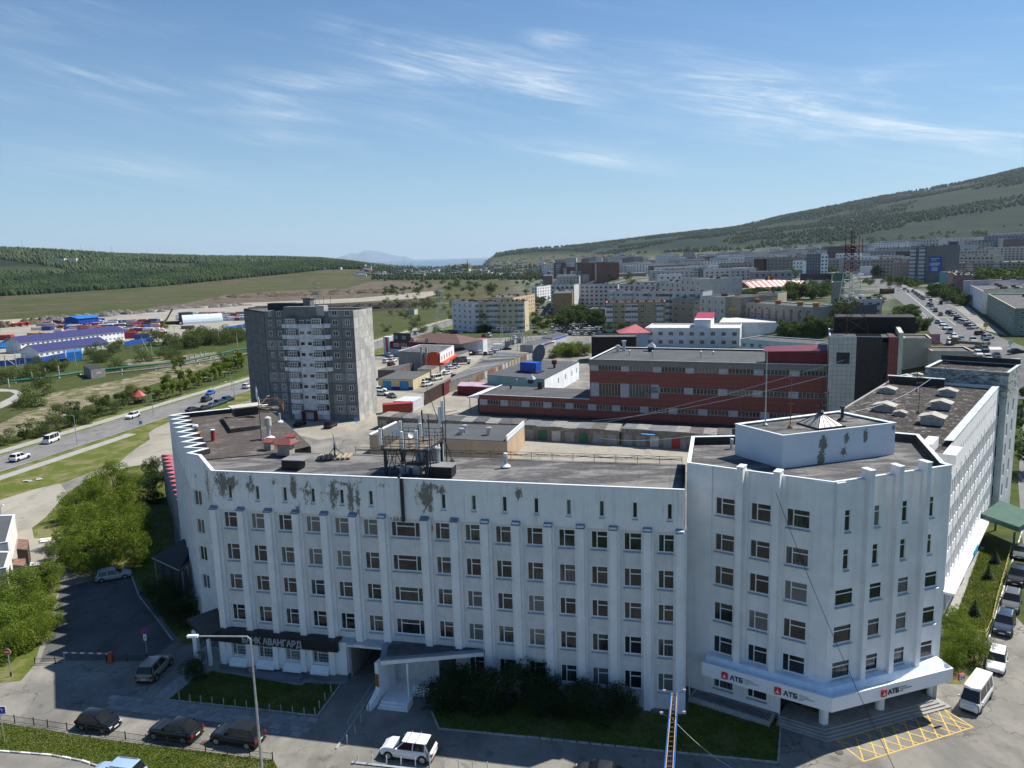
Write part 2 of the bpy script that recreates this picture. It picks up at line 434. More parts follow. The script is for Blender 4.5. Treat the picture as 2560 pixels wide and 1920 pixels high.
EDGE=mat('white_road_edge',(.5,.5,.48),.8,.15,1)
strip('kerb',-.25,.0,KERB,.12);strip('kerb',11.8,12.05,KERB,.12)
sheet('grass_field',[(0,1212),(200,1148),(272,1112),(300,1092),(372,1084),(375,1098),(330,1128),(296,1158),(240,1175),(165,1205),(90,1222),(0,1250),(-60,1275),(-60,1232)],GRASS,.014)
sheet('grass_bed',[(118,1290),(165,1235),(235,1190),(320,1168),(382,1158),(425,1210),(440,1380),(470,1480),(540,1560),(500,1610),(455,1610),(392,1530),(335,1450),(280,1430),(160,1400),(135,1350),(85,1345),(80,1320)],GRASS,.014)
sheet('grass_bed',[(-30,1500),(60,1455),(150,1440),(140,1500),(118,1560),(84,1665),(52,1702),(-40,1712)],GRASS,.014)
fr=[(-60,1800),(0,1807),(263,1850),(683,1901),(697,1925),(640,1965),(500,1985),(300,1935),(205,1902),(130,1888),(0,1878),(-60,1872)]
sheet('grass_strip',fr,GRASS,.014)
L1=[(420,1751),(512,1676),(753,1715),(764,1708),(851,1712),(793,1791)]
sheet('lawn',L1,GRASS,.020)
L2=[(1078,1752),(1098,1822),(1320,1843),(1540,1866),(1944,1906),(1952,1797),(1850,1775),(1728,1745),(1716,1790),(1500,1772),(1200,1745)]
sheet('lawn',L2,GRASS,.020)
L3=[(2450,1374),(2527,1377),(2500,1490),(2471,1604),(2419,1586),(2385,1556)]
sheet('lawn',L3,GRASS,.020)
L4=[(2359,1560),(2398,1570),(2425,1598),(2465,1620),(2452,1668),(2436,1698),(2402,1712),(2360,1708)]
sheet('lawn',L4,GRASS,.020)
sheet('pavement',[(2345,1572),(2355,1540),(2452,1365),(2462,1368),(2392,1548),(2368,1572)],PAVE,.012)
sheet('pavement',[(478,1662),(560,1640),(760,1690),(905,1690),(851,1711),(764,1707),(753,1714),(512,1675),(420,1750),(388,1742)],PAVE,.012)
sheet('asphalt_path',[(0,972),(40,975),(62,985),(45,1002),(0,1022),(0,1006),(25,994),(38,985),(25,979),(0,979)],PAVE,.03)
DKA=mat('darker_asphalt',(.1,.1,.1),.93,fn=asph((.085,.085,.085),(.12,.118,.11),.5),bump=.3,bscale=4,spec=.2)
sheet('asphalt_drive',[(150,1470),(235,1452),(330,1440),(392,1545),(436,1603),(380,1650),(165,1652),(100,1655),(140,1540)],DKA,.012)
# kerbs of single stones
def kerbline(pts,name='kerb_edge',step=1.0,w=.15,h=.13,m2=None,parent=None):
 root=ob(name,None,kind='structure')
 me=MB().box(0,step-.03,-w/2,w/2,0,h).mesh('kerb_stone',KERB)
 me2=MB().box(0,step-.03,-w/2,w/2,0,h).mesh('kerb_stone',m2)if m2 else me
 k=0
 for a,b in zip(pts,pts[1:]):
  a,b=Vector(a[:2]),Vector(b[:2]);L=(b-a).length;d=(b-a)/L;n_=max(1,int(L/step))
  for i in range(n_):
   p=a+d*(i*L/n_)
   ob('kerb_stone',me if k%2 else me2,root,(p.x,p.y,rnd.uniform(-.015,.01)),math.atan2(d.y,d.x)+rnd.uniform(-.012,.012));k+=1
W_=mat('white_painted_stone',(.7,.7,.68),.9,.2,2);K_=mat('black_painted_stone',(.03,.03,.03),.9,.3,2)
kerbline([G(*p)for p in((0,1879),(130,1889),(205,1903),(300,1936),(420,1965))],m2=W_)
kerbline([G(*p)for p in((1073,1752),(1078,1778),(1097,1823),(1320,1844),(1540,1867),(1945,1908),(1953,1797))])
kerbline([G(*p)for p in((946,1711),(905,1775),(840,1874))])
kerbline([G(*p)for p in((2555,1330),(2516,1450),(2495,1520),(2470,1606))],m2=W_);kerbline([G(*p)for p in((2468,1622),(2455,1668),(2437,1700))])
kerbline([G(*p)for p in((328,1437),(347,1490),(390,1545),(433,1603))])
kerbline([G(*p)for p in((420,1751),(793,1791),(851,1713))])
# paving slabs, one by one
SL=[mat('paving_slab_%s'%k,c,.93,.12,1.5)for k,c in(('grey',(.27,.265,.255)),('pale',(.32,.31,.30)),('dark',(.22,.22,.215)))]
root=ob('slab_pavement',None,kind='structure')
pg=[G(289,1738),G(420,1753),G(790,1795),G(752,1838),G(247,1775)]
ax=(pg[2]-pg[1]).normalized();ay=Vector((-ax.y,ax.x,0))
def inside(p,poly):
 c=False;j=len(poly)-1
 for i in range(len(poly)):
  a,b=poly[i],poly[j]
  if(a[1]>p[1])!=(b[1]>p[1])and p[0]<(b[0]-a[0])*(p[1]-a[1])/(b[1]-a[1])+a[0]:c=not c
  j=i
 return c
slab=[MB().box(-.47,.47,-.36,.36,0,.05).mesh('paving_slab',x)for x in SL];cnt=0
o0=pg[1]
for i in range(-16,34):
 for j in range(-8,8):
  p=o0+ax*(i*.98+.49*(j%2))+ay*(j*.76-.4)
  if inside(p,pg)and cnt<290:
   ob('paving_slab',slab[rnd.choice((0,0,0,1,2))],root,(p.x,p.y,rnd.uniform(-.012,.004)),math.atan2(ax.y,ax.x)+rnd.uniform(-.01,.01));cnt+=1
# yellow no-waiting hatch
YM=mat('worn_yellow_paint',(.62,.42,.10),.9,.12,1,col2=(.30,.27,.2),c2=(.56,.66))
c4=[G(2091,1851),G(2159,1904),G(2433,1818),G(2360,1773)]
def ln(mb,a,b,w=.12,z=.012):
 d=(b-a).normalized();nn=Vector((-d.y,d.x,0))*w/2
 mb.q(*[(p.x,p.y,z)for p in(a-nn,b-nn,b+nn,a+nn)])
mb=MB()
for i in range(4):ln(mb,c4[i],c4[(i+1)%4],z=.012+.001*i)
u_=lambda t,s_:c4[0].lerp(c4[3],t).lerp(c4[1].lerp(c4[2],t),s_)
n=9
for i in range(n):
 a,b=i/n,(i+1)/n
 ln(mb,u_(a,0),u_(min(1,b+.5/n),1),z=.0165+.0002*i);ln(mb,u_(min(1,b+.5/n),0),u_(a,1),z=.0195+.0002*i)
mb.build('yellow_hatch_marking',YM,kind='structure')
# manhole covers
MH=mat('cast_iron',(.09,.075,.065),.8,.3,8)
mhm=MB().lathe(0,0,[(.02,.02),(.34,.02),(.34,.045),(.0,.05)],20).mesh('manhole',MH,True)
for u,v,l in((2098,1881,'round iron manhole cover beside the yellow hatch marking'),(511,1857,'small iron manhole cover between the two black parked cars'),(1060,1772,'dark manhole cover near the white entrance steps')):
 thing('manhole_cover',l,'manhole cover',G(u,v),me=mhm)

# ------------------------------------------------------------------ left valley: yards, earthworks
sheet('storage_yard',[(0,915),(0,800),(180,790),(620,758),(620,845),(385,855),(310,860),(160,895),(60,912)],DIRT,.02)
sheet('dirt_road',[(80,822),(180,806),(350,790),(620,768),(900,755),(1060,745),(1100,733),(1080,728),(900,745),(620,757),(330,779),(170,795),(60,812)],DIRT,.035)
sheet('sandy_ground',[(230,1010),(400,955),(500,925),(560,900),(540,880),(430,890),(320,898),(300,912),(390,915),(470,905),(300,950),(120,985),(80,1010),(140,1050)],SAND,.02)
sheet('sandy_ground',[(0,1060),(60,1030),(120,1020),(150,1040),(90,1070),(0,1100)],SAND,.022)
sheet('earthworks',[(620,757),(900,745),(1080,728),(1120,712),(940,700),(860,722),(760,725),(700,727),(560,738),(480,755),(400,765),(330,778)],EARTH,.03)
sheet('peat_field',[(620,775),(640,765),(870,758),(1040,755),(1080,748),(1075,765),(960,775),(860,790),(740,790)],DARKEARTH,.04)
# heaps of dug earth
def heap(name,label,u0,v0,u1,v1,n,hmax,m,rad=9):
 mb=MB();a,b=G(u0,v0),G(u1,v1);rr=random.Random(int(u0))
 for i in range(n):
  p=a.lerp(b,rr.random())+Vector((rr.uniform(-rad,rad),rr.uniform(-rad,rad)*1.6,0));h=hmax*rr.uniform(.35,1);r0=rr.uniform(.6,1)*rad
  k=9;base=len(mb.v)
  for rf,zf in((1,-.05),(.72,.42),(.4,.8),(.12,1)):
   for j in range(k):
    t=2*math.pi*j/k;q=r0*rf*rr.uniform(.85,1.15);mb.v.append((p.x+q*math.cos(t),p.y+q*math.sin(t)*.7,h*zf*rr.uniform(.88,1.1)))
  for ring in range(3):
   for j in range(k):
    jj=(j+1)%k;mb.f.append((base+ring*k+j,base+ring*k+jj,base+ring*k+k+jj,base+ring*k+k+j));mb.m.append(0)
  mb.f.append(tuple(base+3*k+j for j in range(k)));mb.m.append(0)
 o=mb.build(name,m,kind='stuff');o['label']=label;o['category']='earth heap'
ROCKY=mat('grey_rubble',(.13,.12,.11),.98,.4,.3,col2=(.24,.22,.2),bump=1,bscale=.6)
heap('rubble_heap','long heap of grey rubble behind the storage yard',100,805,400,778,34,5,ROCKY,8)
heap('rubble_heap','grey rubble bank left of the arched hangar',400,775,600,765,20,3.5,ROCKY,9)
heap('earth_heap','dark peat ridges behind the tall panel tower',640,782,1040,765,60,4.5,DARKEARTH,10)
heap('earth_heap','brown earth mounds beyond the panel tower roof',560,745,1000,728,60,5,EARTH,16)
heap('earth_heap','brown earth heap beside the orange trucks',0,820,50,812,10,5,EARTH,8)
# ================================================================== BUILDING KIT
class Frame:
 """local frame of a building: origin P0 on the ground, x along its front, y to its back"""
 def __init__(s,P0,P1,z=0):
  s.o=Vector((P0[0],P0[1],z));d=Vector((P1[0]-P0[0],P1[1]-P0[1]));s.L=d.length;s.a=math.atan2(d.y,d.x)
  s.d=d/s.L;s.n=Vector((-s.d.y,s.d.x))
 def loc(s,p):
  q=Vector((p[0]-s.o.x,p[1]-s.o.y));return(q.dot(s.d),q.dot(s.n))
 def wld(s,x,y,z=0):
  return Vector((s.o.x+s.d.x*x+s.n.x*y,s.o.y+s.d.y*x+s.n.y*y,s.o.z+z))
def rot(x,y,a):return(x*math.cos(a)-y*math.sin(a),x*math.sin(a)+y*math.cos(a))
def face(mb,ox,oy,a,W,z0,z1,holes=(),rev=.18,m=0,mr=None):
 """wall panel starting at (ox,oy), running along angle a; outward normal is -y of its frame; holes are real openings"""
 mr=m if mr is None else mr
 def P(x,y,z):r=rot(x,y,a);return(ox+r[0],oy+r[1],z)
 xs=sorted({0,W}|{h[0]for h in holes}|{h[1]for h in holes});zs=sorted({z0,z1}|{h[2]for h in holes}|{h[3]for h in holes})
 idx={}
 def V(x,z):
  k=(round(x,4),round(z,4))
  if k not in idx:idx[k]=len(mb.v);mb.v.append(P(x,0,z))
  return idx[k]
 hs=[(h[0]-1e-4,h[1]+1e-4,h[2]-1e-4,h[3]+1e-4)for h in holes]
 for j in range(len(zs)-1):
  zc=(zs[j]+zs[j+1])/2;row=[h for h in hs if h[2]<zc<h[3]];start=None
  for i in range(len(xs)):
   solid=False
   if i<len(xs)-1:
    xc=(xs[i]+xs[i+1])/2;solid=not any(h[0]<xc<h[1]for h in row)
   if solid and start is None:start=xs[i]
   if not solid and start is not None:
    mb.f.append((V(start,zs[j]),V(xs[i],zs[j]),V(xs[i],zs[j+1]),V(start,zs[j+1])));mb.m.append(m);start=None
 for x0,x1,a0,a1 in holes:
  for p,q in(((x0,a0),(x1,a0)),((x1,a0),(x1,a1)),((x1,a1),(x0,a1)),((x0,a1),(x0,a0))):
   mb.q(P(p[0],0,p[1]),P(q[0],0,q[1]),P(q[0],rev,q[1]),P(p[0],rev,p[1]),m=mr)
WCACHE={}
SILL=mat('zinc_sill',(.42,.46,.50),.5,.1,2,metal=.3)
def winmesh(w,h,kind='double',fm=None,gm=None):
 k=(round(w,2),round(h,2),kind,(fm or WFRAME).name,(gm or GLASS).name)
 if k in WCACHE:return WCACHE[k]
 fm=fm or WFRAME;gm=gm or GLASS
 t,d=(.085,.07)if w>1 else(.07,.06)
 f=MB();sill=False
 if kind in('office','wide','slit','tall'):sill=True
 bars=[(0,w,0,t),(0,w,h-t,h),(0,t,t,h-t),(w-t,w,t,h-t)]
 if kind=='office':s=.30*w;bars+=[(s-t/2,s+t/2,t,h-t),(s+t/2,w-t,h*.66,h*.66+t)]
 elif kind=='wide':bars+=[(.17*w,.17*w+t,t,h-t),(.83*w-t,.83*w,t,h-t),(.17*w+t,.83*w-t,h*.66,h*.66+t)]
 elif kind=='tall':bars+=[(t,w-t,h*.68,h*.68+t)]
 elif kind=='double':bars+=[(w*.5-t/2,w*.5+t/2,t,h-t)]
 elif kind=='triple':bars+=[(w*.33-t/2,w*.33+t/2,t,h-t),(w*.67-t/2,w*.67+t/2,t,h-t)]
 elif kind=='many':
  n=max(2,int(w/.75));bars+=[(w*i/n-t/2,w*i/n+t/2,t,h-t)for i in range(1,n)]
 for b in bars:f.box(b[0],b[1],-d/2,d/2,b[2],b[3],0)
 if sill:
  f.q((-.05,-.26,-.13),(w+.05,-.26,-.13),(w+.05,.0,-.0),(-.05,.0,-.0),m=1).q((-.05,-.26,-.17),(w+.05,-.26,-.17),(w+.05,-.26,-.13),(-.05,-.26,-.13),m=1)
 g=MB();g.q((t*.5,0,t*.5),(w-t*.5,0,t*.5),(w-t*.5,0,h-t*.5),(t*.5,0,h-t*.5))
 both=MB();both.v=list(f.v);both.f=list(f.f);both.m=list(f.m);n=len(both.v);both.v+=g.v;both.f.append(tuple(n+i for i in range(4)));both.m.append(2)
 r=(f.mesh('window',[fm,SILL]),g.mesh('pane',gm),both.mesh('window',[fm,SILL,gm]));WCACHE[k]=r;return r
def window(parent,x,y,z,a,w,h,kind='double',near=False,rec=.14,fm=None,gm=None,label=None):
 r=rot(0,rec,a);me=winmesh(w,h,kind,fm,gm)
 o=ob('window',me[0]if near else me[2],parent,(x+r[0],y+r[1],z),a,label=label)
 if near:ob('pane',me[1],o)
 return o
def walls(root,fr,segs,z0,z1,m,name='wall',near=False,rev=.18,extra=None):
 """segs: (x, y, angle, W, holes, kind)"""
 mb=MB()
 for(x,y,a,W,holes,kind)in segs:
  face(mb,x,y,a,W,z0,z1,holes,rev)
  if kind:
   for h in holes:
    r=rot(h[0],0,a);window(root,x+r[0],y+r[1],h[2],a,h[1]-h[0],h[3]-h[2],kind,near,rev*.7)
 if extra:extra(mb)
 return mb.build(name,m,root)
def coping(mb,poly,z,w=.32,t=.1,m=0,closed=True,over=.06):
 """parapet cap that follows a polyline (inside to the left)"""
 n=len(poly);P=[Vector(p[:2])for p in poly];inn=[];out=[]
 for i in range(n):
  a=P[i-1]if(i or closed)else None;b=P[(i+1)%n]if(i<n-1 or closed)else None
  d1=(P[i]-a).normalized()if a is not None else None;d2=(b-P[i]).normalized()if b is not None else None
  if d1 is None:d1=d2
  if d2 is None:d2=d1
  n1=Vector((-d1.y,d1.x));n2=Vector((-d2.y,d2.x));bi=(n1+n2);bi=bi/max(.35,bi.dot(n1))if bi.length>.01 else n1
  inn.append(P[i]+bi*w);out.append(P[i]-bi*over)
 rng=range(n if closed else n-1)
 for i in rng:
  j=(i+1)%n
  for q in(((out[i],z),(out[j],z),(out[j],z+t),(out[i],z+t)),((inn[j],z),(inn[i],z),(inn[i],z+t*.6),(inn[j],z+t*.6)),((out[i],z+t),(out[j],z+t),(inn[j],z+t*.6),(inn[i],z+t*.6))):
   mb.q(*[(p.x,p.y,zz)for p,zz in q],m=m)
def parapet(mb,poly,z0,z1,w=.28,closed=True):
 """inner face of a parapet"""
 n=len(poly);P=[Vector(p[:2])for p in poly];inn=[]
 for i in range(n):
  d1=(P[i]-P[i-1]).normalized()if(i or closed)else(P[1]-P[0]).normalized();d2=(P[(i+1)%n]-P[i]).normalized()if(i<n-1 or closed)else d1
  n1=Vector((-d1.y,d1.x));n2=Vector((-d2.y,d2.x));bi=(n1+n2);bi=bi/max(.35,bi.dot(n1));inn.append(P[i]+bi*w)
 for i in range(n if closed else n-1):
  j=(i+1)%n;mb.q((inn[j].x,inn[j].y,z0),(inn[i].x,inn[i].y,z0),(inn[i].x,inn[i].y,z1),(inn[j].x,inn[j].y,z1))
def lettering(parent,text,size,loc,rz,m,depth=.06,name='lettering',bold=0,xs=1.0,rx=90):
 cu=D.curves.new('t','FONT');cu.body=text;cu.size=size;cu.extrude=depth;cu.offset=bold;cu.resolution_u=2
 o=D.objects.new('t',cu);C.objects.link(o);bpy.context.view_layer.update()
 me=D.meshes.new_from_object(o.evaluated_get(bpy.context.evaluated_depsgraph_get()));D.objects.remove(o)
 me.materials.clear();me.materials.append(m)
 q=ob(name,me,parent,loc);q.rotation_euler=(R(rx),0,rz);q.scale=(xs,1,1);return q

# ================================================================== THE LONG WHITE WING
HW=21.4
C1,C2=(-31.04,76.78),(15.25,66.0)
fr=Frame(C1,C2)
def peel(N,vec,c,b):
 s2=N.new('ShaderNodeSeparateXYZ');N.link(vec,s2.inputs[0]);x,z=s2.outputs[0],s2.outputs[2]
 mk=None
 for cx,cz,rx,rz,k in((1.1,20.2,1.1,1.7,1),(2.3,20.3,1.0,1.0,.95),(4.4,20.2,.55,1.3,.9),(4.9,19.6,.7,.9,.55),(6.9,20.6,.6,.6,.7),(9.2,20.0,.55,1.6,1),(9.5,18.4,.5,1.2,.6),(10.7,19.6,.55,1.6,.95),(10.1,19.9,1.2,.5,.6),
(12.4,20.2,.4,2.2,.6),(13.5,19.6,.6,2.0,1),(15.3,19.4,.5,2.2,1),(16.0,19.2,.45,2.1,.9),(14.8,20.7,1.6,.35,.7),(18.7,20.7,.9,.5,.6),(20.1,17.1,1.3,.8,.75),(23.2,19.8,.75,1.9,1.1),
(22.5,19.7,.7,1.5,.7),(23.6,20.7,1.2,.5,1.0),(24.7,20.4,.7,.7,.85),(23.3,17.0,.5,1.9,.8),(23.2,14.7,.25,1.2,.7),(32.2,20.5,.38,.75,1.1),(-1.2,16,1.6,6,.6),(-2.5,19,1.6,3,.75),(-2,10,1.8,3.6,.5),(8.9,8.7,.9,.3,.8)):
  p=N.math('DIVIDE',N.math('SUBTRACT',x,cx),rx);q=N.math('DIVIDE',N.math('SUBTRACT',z,cz),rz)
  g=N.math('EXPONENT',N.math('MULTIPLY',N.math('ADD',N.math('MULTIPLY',p,p),N.math('MULTIPLY',q,q)),-.9))
  g=N.math('MULTIPLY',g,k);mk=g if mk is None else N.math('MAXIMUM',mk,g)
 c=N.mix(N.math('SUBTRACT',1.0,N._mr(z,17.3,17.5)),c,N.mix(N._mr(N.noise(vec,1.1,5),.35,.7),(.64,.63,.62),(.72,.71,.70)))  # bays greyer and warmer than pilasters: their weaker sky light is put into the colour
 wg=N.math('MULTIPLY',N._mr(N.noise(N.scalev(vec,(3.5,3.5,.25)),1,6,.6),.52,.72),.35);c=N.mix(wg,c,(.36,.35,.33))
 nz=N.noise(N.scalev(vec,(1,1,.5)),3.0,10,.76,.6);nz2=N.noise(vec,7,6,.7)
 e=N.math('ADD',N.math('MULTIPLY',mk,.62),N.math('MULTIPLY',N.math('SUBTRACT',nz,.5),1.9))
 pe=N._mr(e,.40,.43)
 pl=N.mix(N._mr(nz2,.3,.7),(.17,.15,.125),(.27,.245,.21))
 dirt=N._mr(N.noise(N.scalev(vec,(1.5,1.5,.15)),1.2,6,.65),.5,.85)
 c=N.mix(N.math('MULTIPLY',dirt,.22),c,(.42,.40,.38))
 halo=N._mr(e,.2,.42)
 c=N.mix(N.math('MULTIPLY',halo,.35),c,(.5,.49,.47))
 return N.mix(pe,c,pl)
WPEEL=mat('white_stucco_peeling',(.80,.785,.765),.9,.04,.8,obj=True,fn=peel,bump=.15,bscale=14,spec=.2)
wing=thing('office_building','long white office wing with rows of pilasters and grey plaster showing where its paint peels','office building',fr.o,fr.a)
pil=[0.01,3.12,6.2,9.27,12.38,15.45,18.51,22.89,25.9,28.91,31.94,34.99,38.02,41.03,44.11,47.21]
rows=[(15.5,17.08),(12.0,13.66),(8.78,10.34),(5.32,6.96)]
holes=[];kinds=[]
for i in range(15):
 for j,(a,b)in enumerate(rows+([(1.85,3.52)]if i>=8 else[])):
  if i==6:holes.append((19.29,22.35,a,b));kinds.append('wide')
  else:holes.append((pil[i]+.92,pil[i]+2.78,a-.05,b+.1));kinds.append('office')
tunnel=(14.15,18.2,0,3.75)
mb=MB()
face(mb,0,0,0,47.35,0,17.45,holes+[tunnel],.13)
for h,k in zip(holes,kinds):window(wing,h[0],0,h[2],0,h[1]-h[0],h[3]-h[2],k,True,.08)
slits=[(pil[i]+1.72,pil[i]+2.18,18.6,20.1)for i in range(15)if i!=6]
face(mb,0,-.14,0,47.35,17.45,HW,slits,.3)
mb.q((0,-.14,17.45),(47.35,-.14,17.45),(47.35,0,17.45),(0,0,17.45))
mb.q((47.35,-.14,0),(47.35,11.1,0),(47.35,11.1,HW),(47.35,-.14,HW)) # right end, back
mb.q((47.35,11.1,0),(7.5,11.1,0),(7.5,11.1,HW-.7),(47.35,11.1,HW-.7))
wall=mb.build('wall',WPEEL,wing)
for h in slits:window(wing,h[0],-.14,h[2],0,h[1]-h[0],h[3]-h[2],'slit',True)
# passage through the ground floor
mb=MB();x0,x1=tunnel[0],tunnel[1]
mb.q((x0,.2,0),(x0,11,0),(x0,11,3.75),(x0,.2,3.75)).q((x1,.2,0),(x1,11,0),(x1,11,3.75),(x1,.2,3.75)).q((x0,.2,3.75),(x1,.2,3.75),(x1,11,3.75),(x0,11,3.75)).q((x0,11,0),(x1,11,0),(x1,11,3.75),(x0,11,3.75))
mb.build('passage',CONC,wing)
# left volume with its saw-tooth wall
tipA,tipB=Vector((-48.51,106.9)),Vector((-36.79,84.58));dd=(tipB-tipA)/8;nn=Vector((-dd.y,dd.x)).normalized()
if nn.x<0:nn=-nn
zig=[]
for i in range(9):
 t=tipA+dd*i;zig.append(tuple(t))
 if i<8:q=t+dd*.62+nn*2.0;zig.append(tuple(q))
left=[(-36.59,113.47),(-47.3,108.3)]+zig+[(-35.01,83.5),C1]
leftp=[fr.loc(p)for p in left]
mb=MB();P=leftp
for i in range(len(P)-1):
 a,b=P[i],P[i+1];d=Vector((b[0]-a[0],b[1]-a[1]));W=d.length;an=math.atan2(d.y,d.x)
 hs=[]
 if i==len(P)-3:hs=[(.55,1.85,z,z+1.75)for z in(15.5,12.15,8.9,5.5)]+[(1.0,1.35,18.7,19.2)]
 face(mb,a[0],a[1],an,W,0,HW,hs,.16)
 for h in hs:window(wing,*(a[0]+rot(h[0],0,an)[0],a[1]+rot(h[0],0,an)[1]),h[2],an,h[1]-h[0],h[3]-h[2],'double',True)
bk=[fr.loc(p)for p in((-24.04,89.17),(-30.7,102.6),(-36.59,113.47))]
for a,b in zip(bk,bk[1:]):mb.q((a[0],a[1],0),(b[0],b[1],0),(b[0],b[1],HW-.7),(a[0],a[1],HW-.7))
mb.build('saw_tooth_wall',WPEEL,wing)
cp=MB()
coping(cp,leftp+[(47.35,-.14)],HW,w=.32,t=.09,closed=False)
cp.build('coping',LMETAL,wing)
pp=MB();parapet(pp,leftp+[(47.35,-.14),(47.35,11.1)],HW-.72,HW,w=.36,closed=False);pp.build('parapet',DMETAL if False else mat('dark_bitumen',(.03,.03,.032),.8,.2),wing)
def felt(N,vec,c,b):
 f=N.noise(N.scalev(vec,(.35,1.1,1),(0,0,-fr.a)),.42,7,.68,.5);g=N.noise(vec,1.6,6,.7);p=N.noise(N.scalev(vec,(.25,.6,1)),.5,4)
 k=N.mix(N._mr(g,.3,.75),(.068,.067,.07),(.115,.112,.11))
 k=N.mix(N.math('MULTIPLY',N._mr(f,.45,.60),.75),k,(.24,.23,.215))
 k=N.mix(N.math('MULTIPLY',N._mr(p,.52,.7),.4),k,(.085,.085,.09))
 # seams of the felt strips
 s2=N.new('ShaderNodeSeparateXYZ');N.link(N.scalev(vec,(1,1,1),(0,0,-fr.a)),s2.inputs[0])
 fx=N.math('ABSOLUTE',N.math('SUBTRACT',N.math('FRACT',N.math('ADD',N.math('MULTIPLY',s2.outputs[0],.33),N.math('MULTIPLY',N.noise(vec,.5,2),.12))),.5))
 return N.mix(N.math('MULTIPLY',N.math('SUBTRACT',1.0,N._mr(fx,.0,.02)),.5),k,(.05,.05,.052))
FELT=mat('worn_roofing_felt',(.1,.1,.1),.95,fn=felt,bump=.35,bscale=3,spec=.15)
def feltb(N,vec,c,b):
 g=N.noise(vec,1.2,7,.7);f=N.noise(vec,.5,7,.7,.3)
 k=N.mix(N._mr(g,.3,.75),(.065,.055,.05),(.105,.09,.082));return N.mix(N.math('MULTIPLY',N._mr(f,.5,.66),.6),k,(.20,.185,.17))
FELTB=mat('brownish_roofing_felt',(.1,.09,.08),.95,fn=feltb,bump=.35,bscale=3,spec=.15)
MB().q((.0,.1,HW-.72),(47.2,.1,HW-.72),(47.35,11.1,HW-.72),(7.3,11.05,HW-.72),(0,10.5,HW-.72),(-5.5,8.5,HW-.72),(-5.2,5.7,HW-.72)).build('roof',FELT,wing)
rp=[fr.loc(p)for p in((-36.2,84.6),(-24.04,89.17),(-30.7,102.6),(-36.59,113.3),(-47.1,108.0))]
inner=[(p[0],p[1])for p in leftp[2:-2]]
mb=MB();mb.q(*[(p[0],p[1],HW-.62)for p in[fr.loc((-26.5,86.3))]+[fr.loc((-24.04,89.17))]+[fr.loc((-30.7,102.6)),fr.loc((-36.59,113.3)),fr.loc((-47.1,108.0))]+inner+[fr.loc((-35.2,84.0))]])
mb.build('roof',FELTB,wing)
# pilasters, each with its sloping metal cap
pm=MB().box(-.33,.33,-.55,-.0,0,12.7).box(-.56,-.33,-.16,-.0,0,12.7).box(.33,.56,-.16,0,0,12.7).mesh('pilaster',WHITE)
cm=MB().prism([(-.4,-.66),(.4,-.66),(.4,-.14),(-.4,-.14)],[0,0,0,0],[.03,.03,.34,.34]).mesh('pilaster_cap',mat('slate_blue_metal',(.17,.21,.26),.5,.1))
def pilm(h):return MB().box(-.33,.33,-.55,.0,0,h).box(-.58,-.33,-.16,.0,0,h).box(.33,.58,-.16,0,0,h).mesh('pilaster',WHITE)
pA,pB,pC=pilm(13.3),pilm(17.7),pilm(13.1)
for i,x in enumerate(pil):
 zb=4.3 if i<=5 else(4.45 if i in(7,8)else 0)
 if i==6:zb=0
 me={4.3:pA,0:pB,4.45:pC}[zb]
 o=ob('pilaster',me,wing,(x if x<47 else 47.0,0,zb));ob('pilaster_cap',cm,o,(0,0,17.48-zb))
# bank extension at the left end
mb=MB()
bw=[(pil[i]+1.05,pil[i]+2.85,1.75,3.3)for i in range(4)]
face(mb,-.4,-.95,0,14.5,.75,4.3,[(a+.4,b+.4,c,d)for a,b,c,d in bw],.3)
mb.q((-.4,-.95,.75),(-.4,-.0,.75),(-.4,0,4.3),(-.4,-.95,4.3)).q((14.1,-.95,.75),(14.1,0,.75),(14.1,0,4.3),(14.1,-.95,4.3)).q((-.4,-.95,.75),(14.1,-.95,.75),(14.1,0,.75),(-.4,0,.75))
for a,b,c,d in bw:mb.prism([(a-.1,-1.5),(b+.1,-1.5),(b+.1,-.951),(a-.1,-.951)],[.78]*4,[1.0,1.0,1.6,1.6])
for x in(.2,3.2,6.3,9.4,12.6):mb.box(x-.28,x+.28,-1.25,-.951,.78,3.4)
ext=mb.build('bank_extension',WHITE,wing)
GRILLE=mat('window_grille',(.55,.57,.56),.5)
for a,b,c,d in bw:
 o=window(wing,a,-.95,c,0,b-a,d-c,'office',True,.2)
 g=MB()
 for k in range(11):g.box(.05+k*.165,.07+k*.165,-.16,-.14,.03,1.5)
 for z in(.4,.8,1.2):g.box(.03,1.77,-.165,-.135,z,z+.02)
 g.build('grille',GRILLE,o)
 g=MB().q((.05,-.03,1.1),(1.75,-.03,1.1),(1.75,-.03,1.5),(.05,-.03,1.5)).build('green_blind',mat('green_blind',(.05,.13,.10),.8),o)
MB().box(-.35,14.05,-.8,-.0,0,.75).box(4.2,9.3,-2.0,-.8,0,.55).build('plinth',mat('grey_plinth',(.17,.185,.21),.9,.12),wing)
bs=MB().box(-1.1,13.35,-1.35,-.96,3.35,4.45).box(-1.1,13.35,-.96,0,4.3,4.45).build('sign',BLACKP,wing)
p=fr.wld(0,-1.39);q=fr.wld(10,-1.39);s0_=FP(603,1583,p,q)[0];s1_=FP(753,1600,p,q)[0]
lt=lettering(bs,'БАНК АВАНГАРД',.95,(s0_,-1.39,3.55),0,mat('grey_sign_letters',(.42,.43,.44),.6),.06,bold=.022);lt.scale[0]=(s1_-s0_)/max(v.co.x for v in lt.data.vertices)
